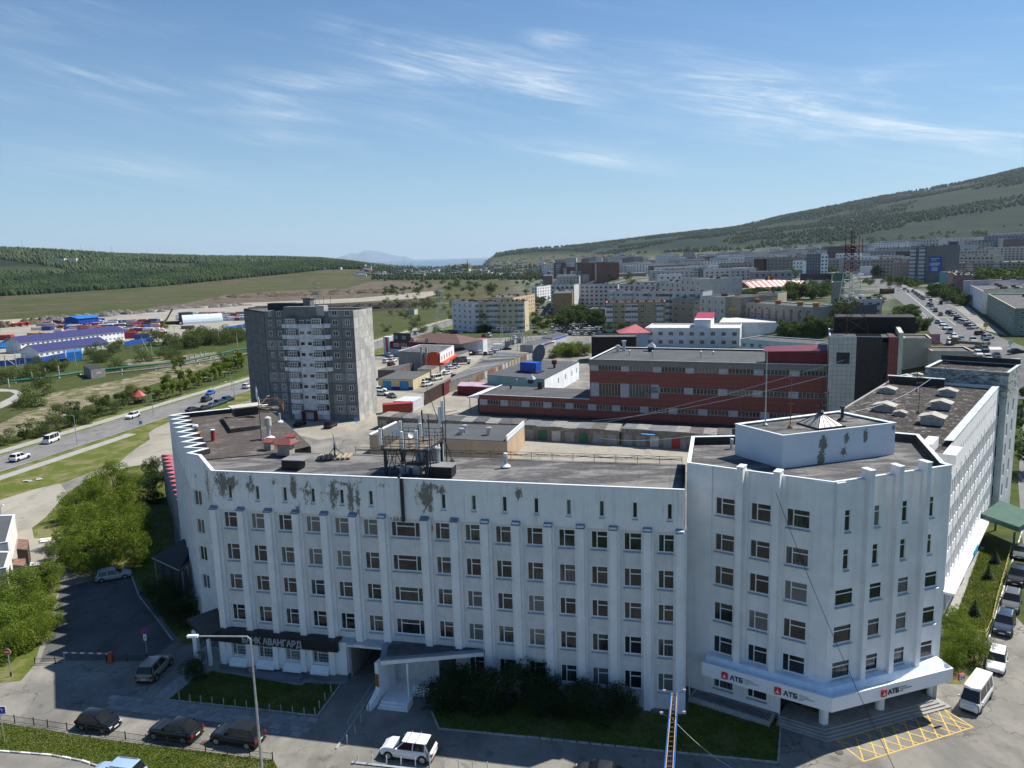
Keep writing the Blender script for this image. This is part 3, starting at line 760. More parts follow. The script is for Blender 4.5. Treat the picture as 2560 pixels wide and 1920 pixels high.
# metal ledges above the passage
for i in(4,5):MB().prism([(pil[i]+.62,-.9),(pil[i]+2.5,-.9),(pil[i]+2.5,0),(pil[i]+.62,0)],[4.05]*4,[4.15,4.15,4.42,4.42]).build('ledge',SILL,wing)
MB().box(13.4,18.9,-.75,-.0,3.76,4.05).box(18.25,18.85,-.72,0,0,3.76).box(13.55,14.15,-.6,0,.75,3.76).build('passage_lintel',WHITE,wing)
# corner porch of the bank
pc=MB().prism([(-5.2,.6),(-.9,-2.6),(.2,-.9),(-2.6,5.0)],4.05,4.5).build('porch_roof',BLACKP,wing)
MB().box(-3.6,-3.1,-.9,-.4,0.6,4.05).box(-1.4,-1.1,-1.6,-1.3,.6,4.05).build('porch_post',WHITE,wing)
MB().box(-1.9,-1.8,-1.0,-.9,.6,4.05).box(-4.6,-4.5,.5,.6,.6,4.05).build('porch_post',DMETAL,wing)
MB().box(-4.4,-.45,-1.5,2.2,0,.6).box(-4.4,-1.2,-1.85,-1.5,0,.4).box(-4.4,-1.2,-2.2,-1.85,0,.2).build('porch_steps',PAVE,wing)
# entrance canopy in the middle, with side wall and steps
def wl(*p):return fr.loc(G(*p))
cpoly=[fr.loc(p[:2])for p in(G(980,1607,4.6),G(995,1655,4.6),G(1215,1634,4.6))]
cpoly=[(18.55,-.0),(18.3,-1.2),(19.1,-3.9),(28.4,-.6),(28.4,0)]
MB().prism(cpoly,4.0,4.42,mt=None).build('canopy_roof',WHITE,wing)
MB().prism([(18.8,-.1),(18.7,-1.2),(19.3,-3.5),(28,-.55),(28,-.1)],4.43,4.5).build('canopy_felt',FELT,wing)
cq=MB();coping(cq,[(18.55,0),(18.3,-1.2),(19.1,-3.9),(28.4,-.6)],4.43,w=.45,t=.16,closed=False);cq.build('canopy_coping',mat('slate_blue_metal',(.17,.21,.26)),wing)
MB().prism([(18.3,-3.6),(18.75,-3.75),(19.3,-1.0),(18.85,-.6)],0,4.0).prism([(18.0,-5.3),(18.45,-5.4),(18.8,-3.8),(18.3,-3.6)],0,[.45,.45,1.3,1.3]).build('canopy_side_wall',WHITE,wing)
MB().prism([(18.32,-3.64),(18.75,-3.80),(18.74,-3.84),(18.31,-3.68)],1.6,2.9).build('notice_panel',mat('orange_brown_panel',(.25,.11,.03),.6),wing)
MB().box(21.45,21.6,-3.3,-3.15,.3,4.0).build('canopy_post',WHITE,wing)
MB().box(19.0,21.6,-4.2,0,0,.45).box(19.0,21.6,-4.55,-4.2,0,.3).box(18.95,21.6,-4.9,-4.55,0,.15).box(21.6,22.0,-4.9,-3.4,0,.7).box(21.6,27.5,-2.2,-1.9,.0,1.1).box(21.6,27.5,-1.9,0,0,.45).build('entrance_steps',WHITE,wing)
MB().q((23.6,-.02,.5),(25.4,-.02,.5),(25.4,-.02,3.2),(23.6,-.02,3.2)).build('entrance_door',GLASS,wing)
# cable duct down the facade
MB().box(20.6,20.88,-.42,-.14,17.2,21.5).tube([(20.5,-.2,21.6),(20.3,.6,21.6)],.12).build('cable_duct',BLACKP,wing)
# handrail along the drive to the passage
hr=thing('handrail','low steel handrail on the kerb beside the drive into the passage','handrail',G(905,1775));pts=[G(905,1775)+(G(q[0],q[1])-G(905,1775))for q in((946,1711),(905,1775),(872,1827))]
po=MB()
for a in pts:po.tube([a-G(905,1775),a-G(905,1775)+Vector((0,0,1))],.03)
po.build('posts',METAL,hr);MB().tube([pts[0]-pts[1]+Vector((0,0,1)),Vector((0,0,1)),pts[2]-pts[1]+Vector((0,0,1))],.025).build('rail',METAL,hr)

# ================================================================== THE CORNER BLOCK WITH THE BANK SIGNS
HA=22.9
A=[(16.09,69.41),(26.64,62.11),(38.82,66.21),(38.54,67.04),(41.91,77.8),(40.04,78.95),(18.9,79.67)]
fa=Frame(A[0],A[1]);blk=thing('office_building','white corner office block with upright fins, a rooftop box and red and black bank signs','office building',fa.o,fa.a)
AL=[fa.loc(p)for p in A]
LA=fa.L;LB=(Vector(A[2])-Vector(A[1])).length;angB=math.atan2(A[2][1]-A[1][1],A[2][0]-A[1][0])-fa.a
rz=[(18.5,20.05),(15.05,16.6),(11.75,13.45),(8.2,9.9),(4.95,6.54),(1.35,2.75)]
fh=[]
for a,b in rz[:5]:fh+=[(2.72,4.75,a-.05,b+.08),(5.95,7.9,a-.05,b+.08),(9.05,11.05,a-.05,b+.08)]
fh+=[(2.78,4.7)+rz[5],(6.0,7.85)+rz[5]]
fh2=fh;doorA=(9.3,12.8,0,3.2)
mb=MB();face(mb,0,0,0,LA,0,HA,fh,.13);mb=MB();face(mb,0,0,0,LA,0,HA,fh+[(9.02,LA-.02,0,3.4)],.13)
for h in fh:window(blk,h[0],0,h[2],0,h[1]-h[0],h[3]-h[2],'office',True,.08)
rh=[]
for a,b in((18.45,20.35),(15.0,16.85)):rh+=[(x,x+.62,a,b,'tall')for x in(1.27,4.42,7.45,10.45)]
for a,b in((11.75,13.2),(8.25,9.85),(4.95,6.5)):rh+=[(x,y,a,b+.05,'tall')for x,y in((.6,2.6),(4.1,5.75),(7.2,8.85),(10.3,12.0))]
rh+=[(.5,12.2,.3,3.2,None)]
ox,oy=AL[1]
# upper fluted recess steps between the fins
face(mb,ox,oy,angB,LB,3.4,HA,[h[:4]for h in rh if h[2]>3.4],.13)
for h in rh:
 if h[4]:r=rot(h[0],0,angB);window(blk,ox+r[0],oy+r[1],h[2],angB,h[1]-h[0],h[3]-h[2],h[4],True,.08)
for i in range(2,len(AL)):
 a,b=AL[i],AL[(i+1)%len(AL)];mb.q((a[0],a[1],0),(b[0],b[1],0),(b[0],b[1],HA),(a[0],a[1],HA))
mb.build('wall',WHITE,blk)
# recessed glazed ground floor and its columns
r=lambda x,y:(ox+rot(x,y,angB)[0],oy+rot(x,y,angB)[1])
mb=MB();a,b=r(-3,4.2),r(LB,4.2);mb.q((a[0],a[1],0),(b[0],b[1],0),(b[0],b[1],3.4),(a[0],a[1],3.4));a2,b2=r(0,0),r(LB,0)
mb.q((a2[0],a2[1],3.4),(b2[0],b2[1],3.4),(b[0],b[1],3.4),(a[0],a[1],3.4));mb.build('ground_floor_glazing',mat('dark_shopfront',(.03,.035,.045),.2),blk)
cp=MB();coping(cp,[AL[6],AL[0],AL[1],AL[2],AL[3],AL[4],AL[5]],HA,w=.3,t=.08,closed=True);cp.build('coping',LMETAL,blk)
pp=MB();parapet(pp,AL,HA-.8,HA,w=.26);pp.build('parapet',mat('dark_bitumen',(.03,.03,.032)),blk)
MB().q(*[(p[0],p[1],HA-.8)for p in AL]).build('roof',FELT,blk)
# fins of the front
for k,x in enumerate((5.15,8.35)):
 f=MB().box(x-.27,x+.27,-.8,0,3.4,HA+.45).box(x-.62,x-.27,-.14,0,3.4,HA-.01).box(x+.27,x+.62,-.14,0,3.4,HA-.01).build('fin',WHITE,blk)
 MB().box(x-.31,x+.31,-.84,.3,HA+.45,HA+.53).box(x-.27,x+.27,0,.26,HA+.08,HA+.45).build('fin_cap',LMETAL,f)
MB().box(0,2.4,-.14,0,.6,HA-.01).box(11.35,LA,-.14,-.002,3.4,HA-.01).build('wall_panel',WHITE,blk)
# fins of the right face: stepped piers
fm=MB().box(-.26,.26,-1.05,0,0,HA+.8-3.4).mesh('fin',WHITE)
fm=MB().prism([(-.95,-0.001),(-.5,-.32),(-.26,-.32),(-.26,-.75),(.24,-.75),(.24,-.2),(.3,-.0)],0,HA-3.4-.01).box(-.26,.24,-.75,.25,HA-3.4-.01,HA+.8-3.4).mesh('fin',WHITE)
fc=MB().box(-.31,.29,-.8,.3,0,.08).mesh('fin_cap',LMETAL)
for s_ in(3.41-.05,6.46,9.5):
 p=r(s_,0);o=ob('fin',fm,blk,(p[0],p[1],3.4),angB);ob('fin_cap',fc,o,(0,0,HA+.8-3.4))
# narrow upper strips proud of the wall, ending in a sloping foot over the wide windows
for x0,x1 in((.1,1.15),(1.95,2.42)):
 pass
sm=MB().box(0,.9,-.22,0,14.0,HA-.02).prism([(0,-.22),(.9,-.22),(.9,0),(0,0)],[13.6]*4,14.0).mesh('upper_pier',WHITE)
for x in(.2,):
 p=r(x,0);ob('upper_pier',sm,blk,(p[0],p[1],0),angB)
# sloping skirt, fascia and columns of the ground floor canopy
sk=MB();S0=AL[0]
nf=(0,-1);nb=rot(0,-1,angB)
def off(p,na,d):return(p[0]+na[0]*d,p[1]+na[1]*d)
cor=(AL[1][0]+1.0*(nf[0]+nb[0])/(1+nf[0]*nb[0]+nf[1]*nb[1]),AL[1][1]+1.0*(nf[1]+nb[1])/(1+nf[0]*nb[0]+nf[1]*nb[1]))
def corner(d):s_=d;return(AL[1][0]+s_*(nf[0]+nb[0])/(1+nf[0]*nb[0]+nf[1]*nb[1]),AL[1][1]+s_*(nf[1]+nb[1])/(1+nf[0]*nb[0]+nf[1]*nb[1]))
st0=(2.35,0);e0=AL[2];ext_r=r(LB-.45,0)
def ringseg(d0,z0,d1,z1,m=0):
 a0,a1=off(st0,nf,d0),off(st0,nf,d1);c0,c1=corner(d0),corner(d1);b0,b1=off(ext_r,nb,d0),off(ext_r,nb,d1)
 sk.q((a0[0],a0[1],z0),(c0[0],c0[1],z0),(c1[0],c1[1],z1),(a1[0],a1[1],z1));sk.q((c0[0],c0[1],z0),(b0[0],b0[1],z0),(b1[0],b1[1],z1),(c1[0],c1[1],z1))
ringseg(.0,4.85,.75,4.8);ringseg(.75,4.8,1.15,4.3);ringseg(1.15,4.3,1.8,4.25);ringseg(0,3.4,1.8,3.4)
a,b=off(st0,nf,1.8),st0;sk.q((b[0],b[1],3.4),(a[0],a[1],3.4),(a[0],a[1],4.3),(b[0],b[1],4.85))
a,b=off(ext_r,nb,1.8),ext_r;sk.q((b[0],b[1],3.4),(a[0],a[1],3.4),(a[0],a[1],4.3),(b[0],b[1],4.85))
sk.build('canopy',mat('pale_blue_white_plaster',(.70,.76,.82),.9,.1,1.2),blk)
fs=MB();a,c_,b=off(st0,nf,1.8),corner(1.8),off(ext_r,nb,1.8);a2,c2,b2=off(st0,nf,1.95),corner(1.95),off(ext_r,nb,1.95)
fs.prism([a2,c2,c_,a],3.35,4.62).prism([c2,b2,b,c_],3.35,4.62);rr_=r(LB+.3,3.5)
fs.prism([b,b2,(rr_[0]+.1,rr_[1]-.1),rr_],3.35,4.62)
fas=fs.build('fascia',mat('white_sign_panel',(.80,.81,.83),.5,.03),blk)
LR,LK,LG=mat('sign_red',(.62,.03,.035),.5,.03),mat('sign_black',(.03,.03,.04),.5),mat('sign_grey',(.25,.26,.3),.6)
def rounded(x0,x1,z0,z1,y0,y1,rad=.14,n=4):
 pts=[]
 for cx,cz,a0 in((x1-rad,z1-rad,0),(x0+rad,z1-rad,90),(x0+rad,z0+rad,180),(x1-rad,z0+rad,270)):
  for k in range(n+1):t=R(a0+90*k/n);pts.append((cx+rad*math.cos(t),cz+rad*math.sin(t)))
 mb=MB();k=len(pts);mb.v=[(p[0],y0,p[1])for p in pts]+[(p[0],y1,p[1])for p in pts]
 mb.f=[tuple(range(k)),tuple(range(2*k-1,k-1,-1))]+[(i,i+k,(i+1)%k+k,(i+1)%k)for i in range(k)];mb.m=[0]*len(mb.f);return mb
def banksign(px,py,ang):
 # emblem: a white broken triangle on a rounded red square, then the three black letters and small grey print
 def at(x,y=0):q=rot(x,y,ang);return(px+q[0],py+q[1])
 p=at(0,-.0);o=rounded(0,.58,.0,.66,-.09,0,.09).build('sign_emblem',LR,fas);o.location=(p[0],p[1],3.62);o.rotation_euler=(0,0,ang)
 wm=mat('emblem_white',(.85,.85,.85),.5,.02)
 t=MB()
 cx,cz=.29,.27
 for k in range(3):
  a0=R(90+120*k);tip=(cx+0.256*math.cos(a0),cz+0.256*math.sin(a0))
  l=(cx+0.083*math.cos(a0+1.75),cz+0.083*math.sin(a0+1.75));r_=(cx+0.083*math.cos(a0-1.75),cz+0.083*math.sin(a0-1.75));inn=(cx+0.022*math.cos(a0),cz+0.022*math.sin(a0))
  t.q((tip[0],-.11,tip[1]),(l[0],-.11,l[1]),(inn[0],-.11,inn[1]));t.q((tip[0],-.11,tip[1]),(inn[0],-.11,inn[1]),(r_[0],-.11,r_[1]))
 t.q((cx-.1,-.105,cz-.06),(cx+.1,-.105,cz-.06),(cx,-.105,cz+.15))
 q=t.build('emblem_mark',wm,fas);q.location=(p[0],p[1],3.62);q.rotation_euler=(0,0,ang)
 p=at(.78,-.02);lettering(fas,'АТБ',.6,(p[0],p[1],3.7),ang,LK,.03,bold=.018,name='sign_letters',xs=1.0)
 p=at(1.95,-.01);b_=MB().box(0,.02,-.02,0,0,.6).build('sign_divider',LG,fas);b_.location=(p[0],p[1],3.6);b_.rotation_euler=(0,0,ang)
 for i,tx in enumerate(('Азиатско-','Тихоокеанский','Банк')):
  p=at(2.1,-.01);lettering(fas,tx,.17,(p[0],p[1],4.05-i*.19),ang,LG,.01,name='sign_print')
p,q=fa.wld(0,-1.97),fa.wld(10,-1.97)
for u_px in(1804,1936):banksign(FP(u_px,1690+(u_px-1804)*.29,p,q)[0],-1.97,0)
p=corner(1.97);q=rot(10,0,angB);p0,p1=fa.wld(*p),fa.wld(p[0]+q[0],p[1]+q[1]);s3=FP(2203,1725,p0,p1)[0];q=rot(s3,0,angB);banksign(p[0]+q[0],p[1]+q[1],angB)
# 24 plate
p=off(ext_r,nb,1.95);q=rot(.1,-.5,angB)
pl=rounded(0,.62,0,.72,-.08,.08,.1).build('number_plate',LR,fas);pl.location=(p[0]+q[0],p[1]+q[1],3.6);pl.rotation_euler=(0,0,angB-.1)
q2=rounded(.04,.58,.04,.68,-.095,-.081,.08).build('number_plate_face',mat('emblem_white',(.85,.85,.85)),fas);q2.location=pl.location;q2.rotation_euler=pl.rotation_euler
lettering(fas,'24',.5,(pl.location.x+rot(.06,-.10,angB)[0],pl.location.y+rot(.06,-.10,angB)[1],3.78),angB-.1,LR,.01,name='number_print',bold=.012)
for px_,py_ in((2058,1819),(2198,1783),(2326,1745)):
 g=G(px_,py_);q=fa.loc(g)
 o=MB().lathe(0,0,[(.46,0),(.46,.25),(.40,.27),(.40,3.36)],20).build('column',WHITE,blk,smooth=True);o.location=(q[0],q[1],0)
# steps and floor under the canopy
stp=MB()
for k in range(4):
 d=1.15-.3*k;c_=corner(d);a=off((9.0,0),nf,d);b=off(r(LB+.6-.4*k,0),nb,d);i0=(9.0,2.5);i1=r(LB+.6-.4*k,2.1)
 stp.prism([a,c_,b,i1,(AL[1][0]-1,AL[1][1]+2),i0],0,.13*(k+1))
stp.build('steps',PAVE,blk)
MB().box(0,8.9,-.1,0,0,.6).build('plinth',mat('grey_plinth',(.17,.185,.21)),blk)
gl=MB().box(1.0,8.6,-1.7,-.12,0,.55)
gl.build('light_well',CONC,blk);g2=MB()
for k in range(36):g2.box(1.3+k*.2,1.36+k*.2,-1.5,-.3,.56,.6)
g2.build('grating',DMETAL,blk)
MB().tube([(.9,-1.2,0),(.9,-1.3,2.2),(1.2,-1.7,3.5)],.06).build('downpipe',WHITE,blk)
# rooftop box with its sloping corner
pb=[(22.07,74.89),(24.89,69.45),(37.24,73.37),(34.3,79.6)]
PLm=lambda:None
def peel2(N,vec,c,b):
 s2=N.new('ShaderNodeSeparateXYZ');N.link(vec,s2.inputs[0]);x,z=s2.outputs[0],s2.outputs[2];mk=None
 for cx,cz,rx,rz_,k in((4.5,1.9,.55,.9,1.2),(4.35,.5,.5,.9,1.2),(7.2,2.2,.4,.6,1.1),(6.9,.9,.45,.6,1.0),(9.4,2.2,.32,.8,1.15),(12.7,2.7,.3,.3,1.0),(-4.8,2.2,.5,.6,1.1)):
  p=N.math('DIVIDE',N.math('SUBTRACT',x,cx),rx);q=N.math('DIVIDE',N.math('SUBTRACT',z,cz),rz_)
  g=N.math('MULTIPLY',N.math('EXPONENT',N.math('MULTIPLY',N.math('ADD',N.math('MULTIPLY',p,p),N.math('MULTIPLY',q,q)),-.9)),k);mk=g if mk is None else N.math('MAXIMUM',mk,g)
 e=N.math('ADD',N.math('MULTIPLY',mk,.62),N.math('MULTIPLY',N.math('SUBTRACT',N.noise(vec,3.2,9,.72),.5),1.7))
 return N.mix(N._mr(e,.38,.41),c,N.mix(N._mr(N.noise(vec,6,5),.35,.65),(.16,.15,.125),(.25,.23,.2)))
PE2=mat('bluish_white_stucco_peeling',(.66,.70,.74),.9,.03,.8,obj=True,fn=peel2,spec=.2)
f2=Frame(pb[1],pb[2],22.1);pl_=[f2.loc(p)for p in pb]
roofbox=ob('rooftop_box',None,blk);q=fa.loc(pb[1]);roofbox.location=(q[0],q[1],22.1);roofbox.rotation_euler=(0,0,f2.a-fa.a)
MB().prism([pl_[1],pl_[2],pl_[3],pl_[0]],0,3.1,cap=False,bot=False).build('rooftop_box_wall',PE2,roofbox)
MB().q(*[(p[0],p[1],2.95)for p in(pl_[1],pl_[2],pl_[3],pl_[0])]).build('rooftop_box_roof',FELT,roofbox)
cq=MB();coping(cq,[pl_[1],pl_[2],pl_[3],pl_[0]],3.1,w=.3,t=.1);cq.build('rooftop_box_coping',LMETAL,roofbox)
def onroof(z,u,v):p=G(u,v,z);return p
p=onroof(25.1,1915,989+60);
sk_=thing('skylight','small glazed pyramid skylight with a dark finial on the white rooftop box','skylight',G(2052,1064,25.05),f2.a)
MB().prism([(-1.6,-1.6),(1.6,-1.6),(1.6,1.6),(-1.6,1.6)],0,.18).build('curb',DMETAL,sk_)
py=MB()
for i in range(4):
 a,b=[(-1.45,-1.45),(1.45,-1.45),(1.45,1.45),(-1.45,1.45)][i],[(1.45,-1.45),(1.45,1.45),(-1.45,1.45),(-1.45,-1.45)][i]
 py.q((a[0],a[1],.18),(b[0],b[1],.18),(b[0]*.12,b[1]*.12,1.2),(a[0]*.12,a[1]*.12,1.2))
 for t in range(5):f_=t/4;x,y=a[0]+(b[0]-a[0])*f_,a[1]+(b[1]-a[1])*f_
py.build('glazing',mat('dusty_glass',(.42,.38,.34),.4,.2,2),sk_)
bb=MB()
for i in range(4):
 a,b=[(-1.45,-1.45),(1.45,-1.45),(1.45,1.45),(-1.45,1.45)][i],[(1.45,-1.45),(1.45,1.45),(-1.45,1.45),(-1.45,-1.45)][i]
 for t in range(5):f_=t/4;x,y=a[0]+(b[0]-a[0])*f_,a[1]+(b[1]-a[1])*f_;bb.bar((x,y,.2),(x*.12,y*.12,1.22),.035)
bb.build('glazing_bars',DMETAL,sk_)
MB().lathe(0,0,[(.25,1.15),(.2,1.35),(.32,1.4),(.1,1.6),(.1,2.1),(.04,2.5),(.02,4.0),(.0,4.1)],8).tube([(-.6,0,2.0),(.6,0,2.0)],.03).build('finial',DMETAL,sk_)

# ================================================================== RIGHT WING AND TALL END BLOCK
HR=21.0
B0=Vector((48.0,82.0));dw=Vector((.618,.786));nw=Vector((.786,-.618))
LR_=41.0
Bend=B0+dw*LR_
frr=Frame(B0,Bend);rw=thing('office_building','long white wing with dense rows of tall windows running back from the corner block','office building',frr.o,frr.a)
hs=[]
for i in range(12):
 for a,b in((14.4,16.3),(11.1,13.0),(7.8,9.7),(4.6,6.4)):
  x=1.2+i*3.3;hs+=[(x-.1,x+1.0,a,b),(x+1.3,x+2.4,a,b)]
hs+=[(1.2+i*1.65,1.7+i*1.65,18.6,19.3)for i in range(24)]
hs+=[(1.2+i*3.3,3.2+i*3.3,.6,3.0)for i in range(12)]
mb=MB();face(mb,0,0,0,LR_,0,HR,hs,.3)
WDR=14.9
for a,b in(((LR_,0),(LR_,WDR)),((LR_,WDR),(-6,WDR)),((-6,WDR),(-6,0)),((-6,0),(0,0))):mb.q((a[0],a[1],0),(b[0],b[1],0),(b[0],b[1],HR),(a[0],a[1],HR))
mb.build('wall',WHITE,rw)
for h in hs:window(rw,h[0],0,h[2],0,h[1]-h[0],h[3]-h[2],'tall' if h[3]-h[2]<2 and h[1]-h[0]<1 and h[3]-h[2]>1 else 'double',False,.2)
mu=MB()
for i in range(13):mu.box(.55+i*3.3,.85+i*3.3,-.05,-.001,3.6,17.2)
mu.build('pilaster',WHITE,rw)
led=MB();led.prism([(0,-1.2),(LR_-8,-1.2),(LR_-8,0),(0,0)],3.3,3.6);led.build('ledge',WHITE,rw)
bl=MB().box(14,17,-1.3,-1.21,3.2,4.1).build('sign',mat('turquoise_sign',(.05,.35,.55),.5),rw)
def feltc(N,vec,c,b):
 g=N.noise(vec,1.8,7,.7);f=N.noise(vec,1.1,9,.78,.5);k=N.mix(N._mr(g,.3,.75),(.035,.03,.028),(.07,.062,.057))
 return N.mix(N.math('MULTIPLY',N._mr(f,.52,.62),.8),k,(.30,.285,.26))
FELTC=mat('flaking_roofing_felt',(.06,.06,.06),.97,fn=feltc,bump=.4,bscale=3,spec=.12)
MB().q((-6,.3,HR-.55),(LR_,.3,HR-.55),(LR_,WDR,HR-.25),(-6,WDR,HR-.25)).build('roof',FELTC,rw)
cq=MB();coping(cq,[(-.2,0),(LR_,0)],HR,w=.85,t=.12,closed=False);coping(cq,[(LR_-2.6,WDR),(LR_-2.6,WDR-8)][::-1],HR+.9,w=.5,t=.1,closed=False);cq.build('coping',mat('weathered_white_metal',(.50,.54,.55),.6,.2,1.2),rw)
MB().box(LR_-3.0,LR_-2.6,WDR-8,WDR-.2,HR-.3,HR+.9).build('parapet',mat('dark_bitumen',(.03,.03,.032)),rw)
tj=MB().box(-5.2,-1.2,1.2,2.2,HR-.5,HR+.6).box(-7.5,-3.5,-1.4,-.2,HR-.7,HR+.3).build('junction_box',WHITE,rw)
# roof hoods over the air shafts
hood_b=MB().box(-.9,.9,-1.2,1.2,0,.95).mesh('hood_base',CONC)
hr_=MB();hr_.q((-1.2,-1.5,.98),(1.2,-1.5,.98),(1.2,0,1.42),(-1.2,0,1.42)).q((-1.2,0,1.42),(1.2,0,1.42),(1.2,1.5,.98),(-1.2,1.5,.98));hr_.q((-1.2,-1.5,.98),(-1.2,0,1.42),(-1.2,1.5,.98));hr_.q((1.2,-1.5,.98),(1.2,1.5,.98),(1.2,0,1.42));hr_.q((-1.2,-1.5,.97),(-1.2,1.5,.97),(1.2,1.5,.97),(1.2,-1.5,.97))
hood_r=hr_.mesh('hood_roof',mat('cement_sheet',(.42,.39,.35),.95,.2,1.5,col2=(.28,.26,.23)))
hl=[(2331,1060,1.0,'largest concrete roof hood, nearest the parapet corner'),(2353,1022,.92,'concrete roof hood, middle one of the right row'),(2370,990,.85,'concrete roof hood at the far end of the right row'),(2212,1029,.95,'concrete roof hood, nearer one of the left row'),(2219,985,.85,'concrete roof hood, farther one of the left row'),(2251,1040,.55,'smallest concrete roof hood between the two rows'),(2265,948,.6,'low concrete hood beside the dark parapet of the white wing'),(2292,944,.6,'low concrete hood against the tall end block')]
for u,v,s_,l in hl:
 p=G(u,v,HR-.45);t=thing('roof_hood',l,'roof hood',p,frr.a,'concrete hoods on the right wing roof');t.scale=(s_,)*3;ob('hood_base',hood_b,t);ob('hood_roof',hood_r,t)
# end block
HE=23.0
E0,E1=Vector((65.8,121.3)),Vector((74.3,113.8));fe=Frame(E0,E1);eb=thing('office_building','tall grey stained end block with one column of windows behind the white wing','office building',fe.o,fe.a)
def stain(N,vec,c,b):
 s2=N.new('ShaderNodeSeparateXYZ');N.link(vec,s2.inputs[0])
 f=N.noise(N.scalev(vec,(1,1,2.5)),.8,7,.7);k=N.math('MULTIPLY',N._mr(f,.42,.58),N._mr(s2.outputs[2],17,20.5))
 return N.mix(k,c,(.12,.13,.125))
STW=mat('stained_pale_wall',(.42,.46,.46),.92,.15,.6,obj=True,fn=stain,streak=.35)
hs=[(fe.L-2.4,fe.L-.8,z,z+2.1)for z in(3.4,6.6,9.8,13.0,16.2)]
hs2=[(1.2,2.4,z,z+2.0)for z in(3.4,6.6,9.8,13,16.2)]+[(5.5,6.7,z,z+2.0)for z in(3.4,6.6,9.8,13,16.2)]
DE=10.4
walls(eb,fe,[(0,0,0,fe.L,hs,'double'),(fe.L,0,math.pi/2,DE,hs2,'double'),(fe.L,DE,math.pi,fe.L,[],None),(0,DE,-math.pi/2,DE,[],None)],0,HE,STW)
MB().q((0,0,HE-.5),(fe.L,0,HE-.5),(fe.L,DE,HE-.5),(0,DE,HE-.5)).build('roof',FELTC,eb)
cq=MB();coping(cq,[(0,0),(fe.L,0),(fe.L,DE),(0,DE)],HE,w=.4,t=.12);cq.build('coping',mat('weathered_white_metal',(.50,.54,.55)),eb)
pq=MB();parapet(pq,[(0,0),(fe.L,0),(fe.L,DE),(0,DE)],HE-.5,HE,w=.35);pq.box(0,fe.L,DE-.3,DE,HE,HE+.9);pq.build('parapet',mat('dark_bitumen',(.03,.03,.032)),eb)
# green porch on the right
gp=thing('porch','green metal roofed porch on posts beside the long lawn','porch',G(2450,1400),frr.a)
cn=[G(2452,1284,4.2),G(2548,1318,4.2),G(2600,1292,4.2),G(2500,1255,4.2)]
o_=gp.location
def lw(p):q=Vector((p[0]-o_.x,p[1]-o_.y));return rot(q.x,q.y,-frr.a)
cl=[lw(p)for p in cn]
MB().prism(cl,3.5,[4.2,4.2,4.45,4.45]).build('porch_roof',mat('green_roof_metal',(.025,.085,.06),.6,.15,1,col2=(.05,.12,.09)),gp)
ps=MB()
for p in cl:ps.box(p[0]*.94-.12,p[0]*.94+.12,p[1]*.94+.1,p[1]*.94+.34,0,3.5)
ps.build('post',mat('dark_green_metal',(.02,.06,.05),.6),gp)
